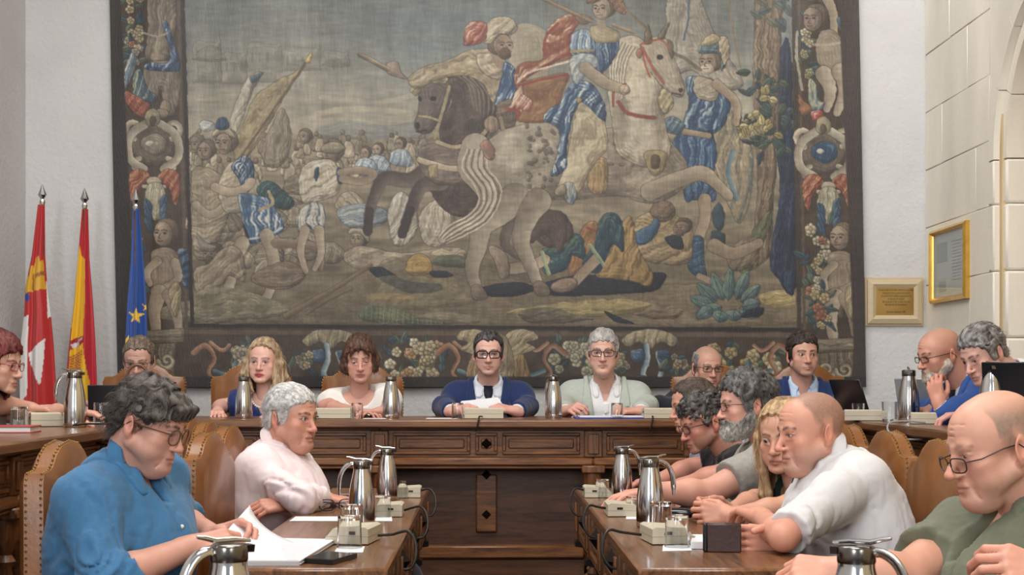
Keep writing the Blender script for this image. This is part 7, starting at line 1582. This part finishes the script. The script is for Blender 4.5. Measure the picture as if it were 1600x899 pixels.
def tumbler(x, y, z, label, sc=1.0, up=False):
    o = GL0 if _gn[0] == 0 else GL0.copy()
    if _gn[0]: COL.objects.link(o)
    _gn[0] += 1; o.location = (x, y, z+(.088*sc if up else 0)); o.scale = (sc,)*3; o.rotation_euler = (math.pi if up else 0, 0, 0); return tag(o, label, 'glass', 'glass tumblers on the desks')
for px, py, sc, lab in ((546, 857, .98, 'upturned tumbler in front of the nearest unit on the left council table'), (598, 809, .82, 'upturned tumbler by the middle unit of the left council table'),
    (1058, 856, .98, 'upturned tumbler in front of the nearest unit on the right council table'), (989, 806, .72, 'upturned tumbler by the unit under the reaching hand'), (941, 778, .80, 'upturned tumbler by the far unit of the right council table')):
    x, y = at(px, py, ZL); tumbler(x, y, ZL, lab, sc)
x, y = at(556, 842, ZL); tumbler(x-.02, y+.09, ZL, 'second tumbler, behind the nearest unit on the left council table', 1.0); x, y = at(1040, 838, ZL); tumbler(x, y+.12, ZL, 'second tumbler, behind the nearest unit on the right council table', 1.0)
for px, y, lab in ((558, 7.24, 'tumbler on the head desk before the woman in the white blouse'), (715, 7.24, 'tumbler on the head desk by the right cuff of the man in navy'), (964, 7.24, 'tumbler on the head desk before the man in the pale grey jacket')):
    tumbler((px-CX)*y/FPX, y, ZH, lab, .86)
tumbler((30-CX)*5.72/FPX, 5.72, ZH, 'upturned tumbler on the left side desk in front of the microphone unit', .98); tumbler((76-CX)*6.32/FPX, 6.32, ZH, 'upturned tumbler on the left side desk behind the microphone unit', .95); tumbler((158-CX)*6.62/FPX, 6.62, ZH, 'upturned tumbler on the left side desk before the black laptop', 1.0)
tumbler((1341-CX)*7.16/FPX, 7.16, ZH, 'tumbler behind the microphone unit at the young man\'s elbow', .85, True); tumbler((1390-CX)*6.78/FPX, 6.78, ZH, 'tumbler left of the jug on the right side desk', 1.0, True); tumbler((1467-CX)*6.62/FPX, 6.62, ZH, 'tumbler right of the jug before the bald man in blue', .85)
# small screw top jar
x, y = at(629, 779, ZL); jr = empty('glass_jar', (x, y, ZL), 0, 'small glass jar beside the far jug on the left council table', 'jar'); b = MB(); b.lathe([(.018, 0), (.0185, .002), (.0185, .045), (.014, .052), (.013, .056), (0, .056)], 18); b.build('jar_body', GLASS, jr); b = MB(); b.lathe([(.0145, .056), (.0145, .066), (.0, .066)], 16); b.build('jar_lid', CHROME, jr)
# paper
def sheet(name, quad, label, m=PAPER, th=.0012, cat='paper', z0=None, group=None):
    q = [Vector(p) for p in quad]; c = sum(q, Vector())/4; v = [p-c for p in q]+[p-c+Vector((0, 0, th)) for p in q]; v = [tuple(p) for p in v]
    o = mesh_obj(name, v, [(3, 2, 1, 0), (4, 5, 6, 7), (0, 1, 5, 4), (1, 2, 6, 5), (2, 3, 7, 6), (3, 0, 4, 7)], m, smooth_=False); o.location = c; bm = bmesh.new(); bm.from_mesh(o.data); bmesh.ops.recalc_face_normals(bm, faces=bm.faces); bm.to_mesh(o.data); bm.free()
    return tag(o, label, cat, group)
def tq(z, *pts): return [T(px, py, z) for px, py in pts]
sheet('paper_sheet', tq(ZL+.001, (452, 815), (533, 815), (540, 808), (462, 808)), 'single white sheet before the man in pink')
sheet('paper_napkin', tq(ZL+.0005, (522, 864), (567, 864), (570, 855), (528, 855)), 'white paper coaster under the nearest tumbler on the left council table', group=None); sheet('paper_napkin', tq(ZL+.0005, (586, 815), (613, 815), (612, 808), (588, 808)), 'white paper coaster under the tumbler of the middle unit, left council table')
sheet('paper_napkin', tq(ZL+.0005, (1035, 862), (1081, 861), (1078, 853), (1036, 853)), 'white paper coaster under the nearest tumbler on the right council table'); sheet('paper_napkin', tq(ZL+.0005, (978, 812), (998, 812), (996, 804), (979, 804)), 'white paper coaster by the unit under the reaching hand')
sheet('paper_sheet', tq(ZL+.001, (526, 782), (548, 782), (548, 773), (530, 773)), 'white sheet beyond the dark tablet on the left council table')
pad = sheet('paper_block', tq(ZL+.001, (1079, 858), (1107, 858), (1106, 848), (1082, 848)), 'small white paper block between the tumbler and the dark wallet', th=.018)
sheet('paper_sheet', tq(ZL+.001, (1076, 846), (1104, 846), (1100, 836), (1078, 836)), 'white sheet beyond the paper block on the right council table')
# report being leafed through
rp = empty('paper_report', T(425, 872, ZL), 0, 'thick white report lying open with one page lifted, before the blue shirted man', 'papers'); o0 = Vector(rp.location)
b = MB(); qa = tq(ZL, (352, 884), (468, 884), (522, 850), (430, 848))
for k in range(4):
    sh = Vector((.004*(k % 2), -.003*k, 0)); bb = MB(); vv = [p-o0+sh+Vector((0, 0, .0035*k)) for p in qa]+[p-o0+sh+Vector((0, 0, .0035*k+.003)) for p in qa]; bb.add(vv, [(3, 2, 1, 0), (4, 5, 6, 7), (0, 1, 5, 4), (1, 2, 6, 5), (2, 3, 7, 6), (3, 0, 4, 7)]); bb.build('sheets', PAPER, rp, smooth_=False)
def page(c0, c1, name):
    nu, nv = 14, 8; v = []
    for i in range(nu+1):
        u = i/nu; a = c0(u); e = c1(u)
        for j in range(nv+1): v.append(a+(e-a)*(j/nv)-o0)
    f = [(i*(nv+1)+j, (i+1)*(nv+1)+j, (i+1)*(nv+1)+j+1, i*(nv+1)+j+1) for i in range(nu) for j in range(nv)]
    o = mesh_obj(name, [tuple(q) for q in v], f, PAPER, rp, angle=180); o.modifiers.new('thick', 'SOLIDIFY').thickness = .0008
def qb(a, b, c, u): return a*(1-u)**2+b*2*u*(1-u)+c*u*u
page(lambda u: qb(P(390, 790, 4.22), P(408, 842, 4.16), P(500, 858, 4.04), u), lambda u: qb(P(347, 838, 3.98), P(372, 866, 3.92), P(460, 878, 3.80), u), 'lifted_page')
b = MB()
for i in range(12):
    t0 = i/12; a = T(436+60*t0*.2, 851+t0*26, ZL+.0145); e_ = T(500-40*t0+0*i, 853+t0*24, ZL+.0145); b.add([a-o0, e_-o0, e_-o0+Vector((0, .0022, 0)), a-o0+Vector((0, .0022, 0))], [(0, 1, 2, 3)])
lp = b.build('printed_lines', mat('grey_ink', (150, 152, 158), .8), rp, smooth_=False); lp['kind'] = 'stuff'
def slab(name, quad, th, label, cat, m, face=None, facename='screen'):
    q = [Vector(p) for p in quad]; c = sum(q, Vector())/4; r = empty(name, c, 0, label, cat); b = MB()
    vv = [p-c for p in q]+[p-c+Vector((0, 0, th)) for p in q]; b.add(vv, [(3, 2, 1, 0), (4, 5, 6, 7), (0, 1, 5, 4), (1, 2, 6, 5), (2, 3, 7, 6), (3, 0, 4, 7)]); b.build('body', m, r, smooth_=False)
    b = MB(); w = [(p-c)*.93+Vector((0, 0, th+.0006)) for p in q]; b.add([p-Vector((0, 0, .001)) for p in w]+w, [(4, 5, 6, 7), (0, 1, 5, 4), (1, 2, 6, 5), (2, 3, 7, 6), (3, 0, 4, 7)]); b.build(facename, face or BLACKG, r, smooth_=False); return r
BLACKG = mat('black_glass', (10, 11, 13), .08)
slab('mobile_phone', tq(ZL+.001, (472, 880), (520, 883), (558, 872), (512, 868)), .011, 'black mobile phone at the near end of the left council table', 'phone', BLACKP)
slab('tablet_computer', tq(ZL+.001, (500, 790), (546, 790), (548, 778), (508, 778)), .012, 'dark tablet under the pink shirted man\'s hand', 'tablet', BLACKP)
slab('tablet_computer', tq(ZL+.001, (1052, 802), (1094, 802), (1090, 791), (1056, 791)), .014, 'dark closed laptop under the bearded man\'s forearm', 'laptop', mat('slate', (62, 56, 70), .3))
x, y = at(1056, 811, ZL); gc = empty('spectacle_case', (x, y, ZL), math.radians(-20), 'glossy black spectacle case beside the nearer jug on the right table', 'case'); b = MB(); b.ball((0, 0, .018), (.075, .032, .018), 20); b.build('lid', mat('glossy_black', (16, 18, 26), .15), gc); b = MB(); b.lathe([(1, -.001), (1.01, 0), (1, .001)], 20, Matrix.Translation((0, 0, .018)) @ Matrix.Diagonal((.0752, .0322, 1, 1))); b.build('seam', IRON, gc)
# folded spectacles
x, y = at(526, 800, ZL); sp = empty('folded_spectacles', (x, y, ZL+.002), math.radians(12), 'black folded spectacles lying beside the tablet', 'spectacles')
b = MB()
for s_ in (-1, 1):
    ring = [(s_*.033+q[0], 0, .021+q[1]) for q in superell(0, 0, .025, .019, 2.6)]; b.tube(ring, .002, 6, closed=True)
b.tube([(-.009, 0, .026), (0, .002, .029), (.009, 0, .026)], .002, 6)
b.build('frame', BLACKP, sp)
for s_ in (-1, 1):
    b = MB(); b.tube([(s_*.058, .002, .03), (s_*.05, .008, .031), (-s_*.03, .014+.004*s_, .024), (-s_*.055, .014+.004*s_, .008)], .0019, 6); b.build('temple_arm', BLACKP, sp)
    ring = [(s_*.033+q[0], 0, .021+q[1]) for q in superell(0, 0, .0245, .0185, 2.6)]; b = MB(); n = len(ring); b.add([(s_*.033, 0, .021)]+ring, [(0, 1+i, 1+(i+1) % n) for i in range(n)]); b.build('lens', LENS, sp)
# wallet
wl = empty('leather_wallet', (.614, 3.985, ZL), math.radians(-6), 'dark brown leather wallet held upright on the right table', 'wallet'); WLM = mat('dark_brown_leather', (56, 36, 32), .4, bump=(120, .1, (1, 1, 1)))
b = MB(); b.box(-.042, .046, -.012, -.004, .0, .073, .003); b.build('front_flap', WLM, wl); b = MB(); b.box(-.044, .046, .004, .012, .0, .075, .003); b.build('back_flap', WLM, wl); b = MB(); b.box(-.052, -.040, -.013, .013, 0, .0745, .005); b.build('spine', mat('black_leather', (20, 18, 20), .35), wl); b = MB(); b.box(-.036, .044, -.003, .003, .002, .072, .001); b.build('cards', mat('card_stock', (120, 104, 92), .6), wl)
# cables looping over the table edges
def cable(pts, label, m=RUBBER, r=.004, cat='cable'):
    pp = [Vector(p) for p in pts]; ps = np.array(smooth([tuple(p) for p in pp], False, 6)) if False else None
    P3 = [np.array(p) for p in pp]; out = []
    for i in range(len(P3)-1):
        a, b_, c, d = P3[max(i-1, 0)], P3[i], P3[i+1], P3[min(i+2, len(P3)-1)]
        for t in np.arange(7)/7: out.append(.5*((2*b_)+(-a+c)*t+(2*a-5*b_+4*c-d)*t*t+(-a+3*b_-3*c+d)*t**3))
    out.append(P3[-1]); o0 = Vector(out[0]); mb = MB(); mb.tube([Vector(q)-o0 for q in out], r, 8); o = mb.build('cable', m); o.location = o0; return tag(o, label, cat, 'cables of the microphone units')
def lcab(y, lab, x0=-.27):
    cable([(x0, y+.01, .776), (-.258, y, .780), (-.245, y-.01, .785), (-.215, y-.02, .79), (-.195, y-.035, .765), (-.192, y-.05, .725), (-.205, y-.06, .695), (-.225, y-.06, .69)], lab)
def rcab(y, lab):
    cable([(.43, y+.01, .776), (.375, y-.01, .785), (.340, y-.02, .792), (.322, y-.035, .768), (.318, y-.05, .73), (.335, y-.06, .698), (.356, y-.06, .69)], lab)
lcab(4.24, 'black cable looping over the table edge from the nearest unit on the left', -.30); lcab(5.06, 'black cable looping over the edge from the middle unit on the left table'); lcab(5.86, 'black cable looping over the edge from the far unit on the left table')
rcab(4.26, 'black cable looping over the table edge from the nearest unit on the right'); rcab(5.08, 'black cable looping over the edge from the unit under the reaching hand'); rcab(5.86, 'black cable looping over the edge from the far unit on the right table')
for px, lab in ((750, 'black cable hanging from the unit of the man in navy suit'), (492, 'black cable hanging from the unit of the woman in white'), (1018, 'black cable hanging from the unit beside the pale grey sleeve')):
    x = (px-CX)*7.2/FPX; cable([(x+.01, 7.24, 1.032), (x, 7.16, 1.034), (x-.004, 7.108, 1.03), (x-.012, 7.1, .99), (x-.02, 7.105, .965)], lab)
cable([(-1.60, 5.95, 1.03), (-1.52, 5.92, 1.036), (-1.42, 5.9, 1.03), (-1.395, 5.88, .985), (-1.43, 5.87, .955), (-1.49, 5.87, .965)], 'black cable looping over the left side desk edge by the jug'); cable([(1.80, 6.30, 1.03), (1.72, 6.28, 1.036), (1.645, 6.26, 1.03), (1.63, 6.22, .995), (1.66, 6.1, .97), (1.70, 5.98, .975)], 'pale cable looping over the right side desk edge', mat('grey_cable', (150, 150, 152), .4))
# laptops
def laptop(x, y, z, rz, tilt, w, h, label, m, base=True):
    r = empty('laptop_computer', (x, y, z), math.radians(rz), label, 'laptop')
    b = MB(); b.box(-w/2, w/2, 0, h*.95, .002, .016, .004); b.build('keyboard_base', m, r)
    M = Matrix.Translation((0, 0, .014)) @ Matrix.Rotation(math.radians(tilt), 4, 'X'); b = MB(M); b.box(-w/2, w/2, -.004, .004, .0, h, .003); b.build('screen_lid', m, r); b = MB(M); b.box(-w/2+.01, w/2-.01, .004, .0048, .012, h-.01, .0003); b.build('screen', BLACKG, r); return r
laptop(-1.655, 6.98, ZH, 6, 12, .30, .15, 'black laptop with its lid towards the room by the blue flag', mat('dark_laptop_shell', (24, 28, 34), .25))
laptop(1.80, 7.5, ZH, -62, 22, .22, .185, 'black laptop at the elbow of the young man in navy', mat('dark_laptop_shell', None)); laptop(1.985, 6.98, ZH, -35, 22, .22, .19, 'grey laptop behind the jug on the right side desk', SILV); laptop(1.99, 5.72, ZH, -30, 14, .26, .245, 'black laptop before the man in beige at the picture\'s right', mat('dark_laptop_shell', None))
# papers and book on the high desks
def held(name, pts, label):
    o0 = Vector(pts[0]); v = [Vector(p)-o0 for p in pts]; o = mesh_obj(name, [tuple(p) for p in v], [tuple(range(len(v)))], PAPER, smooth_=False); o.location = o0; o.modifiers.new('thick', 'SOLIDIFY').thickness = .002; return tag(o, label, 'paper')
held('paper_sheaf', [P(712, 641, 7.56), P(790, 639, 7.56), P(778, 621, 7.66), P(752, 624, 7.66), P(721, 627, 7.66)], 'sheaf of white papers held by the man in navy suit and tie')
fo = empty('document_folder', ((955-CX)*7.42/FPX, 7.36, ZH), 0, 'blue folder with papers under the hands of the man in pale grey', 'folder'); b = MB(); b.box(-.18, .19, -.1, .12, .0, .006, .002); b.build('cover', mat('blue_card', (56, 72, 150), .5), fo); b = MB(); b.box(-.16, .15, -.08, .11, .006, .011, .001); b.build('papers', PAPER, fo)
sheet('paper_sheet', [((px-CX)*yy/FPX, yy, ZH+.001) for px, yy in ((665, 7.2), (715, 7.2), (712, 7.36), (668, 7.36))], 'white sheet on the head desk left of the man in navy'); sheet('paper_sheet', [((px-CX)*yy/FPX, yy, ZH+.001) for px, yy in ((566, 7.2), (604, 7.2), (602, 7.32), (570, 7.32))], 'white sheet on the head desk before the white blouse')
sheet('paper_sheet', [(-1.75, 6.4, ZH+.001), (-1.53, 6.4, ZH+.001), (-1.53, 6.62, ZH+.001), (-1.75, 6.62, ZH+.001)], 'white sheet on the left side desk before the black laptop')
bk = empty('hardback_book', (-1.76, 5.42, ZH), math.radians(4), 'red hardback book on the left side desk at the picture edge', 'book'); b = MB(); b.box(-.1, .17, -.08, .08, 0, .004, .001); b.box(-.1, .17, -.08, .08, .02, .024, .001); b.box(-.1, -.094, -.08, .08, 0, .024, .001); b.build('cover', mat('red_cloth', (160, 60, 52), .6), bk); b = MB(); b.box(-.094, .164, -.075, .075, .004, .02, .0005); b.build('pages', PAPER, bk)
pn = empty('ballpoint_pen', P(898, 652, 7.56), 0, 'white pen in the hand of the man in the pale grey jacket', 'pen'); q0 = Vector(pn.location); b = MB(); b.tube([P(892, 655, 7.53)-q0, P(911, 635, 7.56)-q0], .0045, 8); b.build('barrel', PAPER, pn); b = MB(); b.tube([P(889, 658, 7.525)-q0, P(892, 655, 7.53)-q0], [.001, .0035], 8); b.build('tip', BLACKP, pn)
hb = empty('leather_handbag', (-1.64, 7.22, ZH), math.radians(10), 'brown leather handbag with arched handle on the desk before the man in light blue', 'handbag'); BAGM = mat('chestnut_leather', (112, 70, 44), .4)
b = MB(); b.box(-.11, .11, -.04, .04, 0, .13, .02); b.build('bag_body', BAGM, hb); b = MB(); b.tube([(-.045, 0, .12), (-.047, 0, .19)]+[(-.047*math.cos(a), 0, .20+.055*math.sin(a)) for a in np.linspace(.1, 3.04, 12)]+[(.047, 0, .19), (.045, 0, .12)], .008, 8); b.build('handle', BAGM, hb); b = MB(); b.box(-.02, .02, -.046, -.038, .085, .105, .003); b.build('clasp', BRASS, hb)
